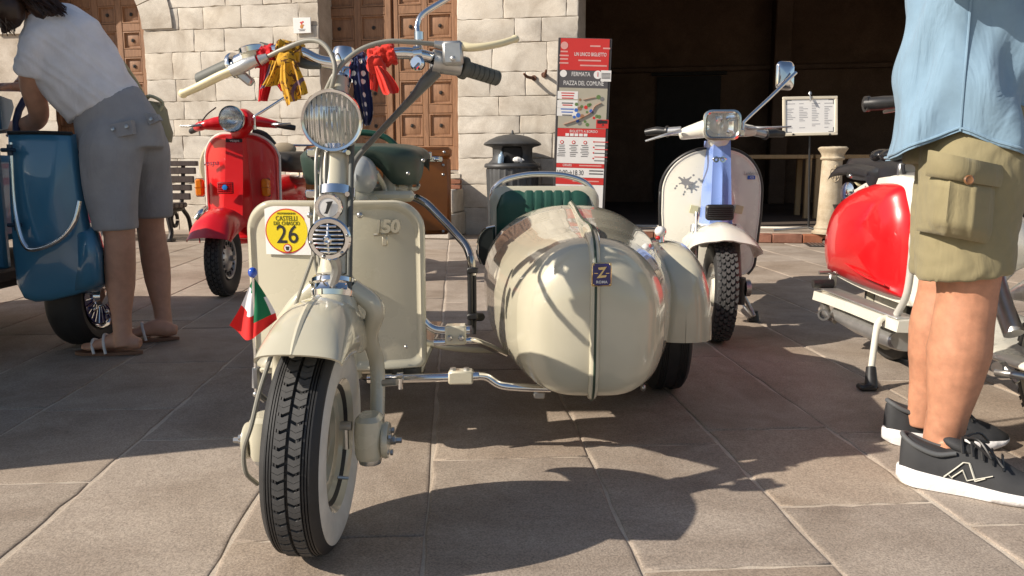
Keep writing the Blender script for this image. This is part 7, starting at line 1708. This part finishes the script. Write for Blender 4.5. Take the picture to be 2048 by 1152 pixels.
for k in range(7):
    z = .14 + .145*k/6; xa = .018 + .012*math.sin(k) if k < 5 else -.005 - .01*(k-5); rows_.append([onsh(xa + (.094 - xa)*j/5, z) + Vector((0, -.0025, 0)) for j in range(6)])
m.grid(rows_, .003, (0, 1, 0)); obj('dark_repair_patch', m, mat('dark_mortar_patch', (.07, .062, .055), .85, var=.25, vs=20, bump=.4, bs=60), BO)

# bench
by = 8.35; bx1 = at(390, 330, by).x
BE = thing('bench', 'dark slatted bench with iron legs behind the bending woman', 'bench', (bx1 - .8, by, 0))
for k, (py0, py1) in enumerate(((322, 332), (335, 348), (352, 365), (369, 381), (386, 399))):
    z0, z1 = at(380, py1, by).z, at(380, py0, by).z; rx = at((393, 390, 387, 383, 381)[k], 330, by).x - (bx1 - .8)
    m = MB(); m.box((rx/2 - .8/1, -.02*k*1.0 + .03, (z0+z1)/2), (rx + 1.6, .035 if k else .06, z1-z0), bev=.006); obj('back_slat', m, BENCHWOOD, BE)
sz = at(360, 411, by - .25).z
for k in range(4): m = MB(); m.box((-.06 - .02, -.12 - .11*k, sz), (1.62, .095, .05), bev=.012); obj('seat_slat', m, BENCHWOOD, BE)
for sx in (.66, -.72):
    m = MB(); m.tube([Vector((sx, .05, at(380, 325, by).z)), Vector((sx, .0, .50)), Vector((sx - .0, -.05, sz - .02)), Vector((sx, .10, .20)), Vector((sx, .16, .02))], .022, 8, 4)
    m.tube([Vector((sx, -.03, sz - .04)), Vector((sx, -.30, sz - .05)), Vector((sx + .01, -.42, .25)), Vector((sx + .03, -.42, .10)), Vector((sx + .03, -.46, .02))], .024, 8, 4)
    m.tube([Vector((sx, -.25 + .07*math.cos(t), sz - .14 + .07*math.sin(t))) for t in [k*.5 for k in range(13)]], .018, 8, 1); m.box((sx + .03, -.46, .015), (.08, .12, .03), bev=.01); obj('bench_leg', m, IRON, BE)
# red and chrome scooter part seen past the woman's knee is left to the red scooter

# tables inside the portico
for k, (x_, lab) in enumerate(((wp(1545, 320, 2.3)[0], 'light wooden table inside the portico left of the menu stand pole'), (wp(1692, 320, 2.3)[0], 'light wooden table inside the portico behind the stone bollard'))):
    T_ = thing('wooden_table', lab, 'table', WO + wdir*x_ - wnor*2.3 + Vector((0, 0, .096)), WA, 'tables in the portico')
    m = MB(); m.box((0, 0, .755), (.86, .8, .05), bev=.006); obj('tabletop', m, TABLEWOOD, T_)
    for sx in (-1, 1):
        for sy in (-1, 1): m = MB(); m.box((sx*.385, sy*.36, .365), (.07, .07, .73), bev=.006); obj('leg', m, TABLEWOOD, T_)
# iron hooks in the wall
for px_, py_, dx, lab in ((1068, 156, -.05, 'left rusty iron hook sticking out of the stone wall above the litter bin'), (1088, 150, .03, 'right rusty iron hook sticking out of the stone wall beside the information sign')):
    t, z = wp(px_, py_); p = WO + wdir*t + Vector((0, 0, z)) + wnor*.01
    m = MB(); m.tube([p - wnor*.03, p + wnor*.10 + wdir*dx, p + wnor*.15 + wdir*dx*1.6 + Vector((0, 0, .03))], [.018, .016, .012], 8, 3); m.lathe([(0, 0), (.03, 0), (.028, .02), (0, .02)], p - wnor*.01, wnor, 10)
    o = obj('iron_hook', m, mat('rusty_iron', (.14, .06, .035), .8, var=.3, vs=40)); tag(o, lab, 'hook', 'iron hooks in the wall')
# small plate on the wall
t, z = wp(607, 52); c = WO + wdir*t + Vector((0, 0, z)) + wnor*.032
SG = thing('wall_sign', 'small white sign with a red mark on the wall left of the middle door', 'sign', c, world=True)
Ms = facing(c, wdir)
m = MB(); m.box((0, 0, 0), (.205, .165, .012), bev=.003); m.xf(Ms); obj('sign_plate', m, PAPER, SG)
m = MB()
for x, y, r_ in ((-.012, .032, .012), (.010, .036, .014), (-.004, .018, .012)): m.ell((x, y, .007), (r_, r_*.7, .001), nu=12, nv=6)
m.xf(Ms); obj('sign_mark', m, REDINK, SG)
m = MB(); m.ell((-.004, -.012, .007), (.020, .022, .001), nu=14, nv=6); m.ell((.012, .002, .0068), (.016, .008, .001), nu=12, nv=6); m.xf(Ms); obj('sign_mark', m, mat('ochre_print', (.50, .22, .05), .5), SG)
m = MB()
for y, w_ in ((-.040, .085), (-.050, .06), (-.058, .07)): m.box((0, y, .0068), (w_, .004, .0012))
m.xf(Ms); obj('sign_print', m, GREYINK, SG)
# drain grate
g0 = gr(1640, 491); GRT = thing('drain_grate', 'small dark slotted drain grate in the paving by the portico kerb', 'drain', g0, WA)
m = MB(); m.box((0, 0, .004), (.24, .34, .014), bev=.003); go = obj('grate_frame', m, IRON, GRT)
for k in range(6): m = MB(); m.box((-.085 + .034*k, 0, .0125), (.014, .28, .004), bev=.001); obj('grate_bar', m, STEEL, GRT)
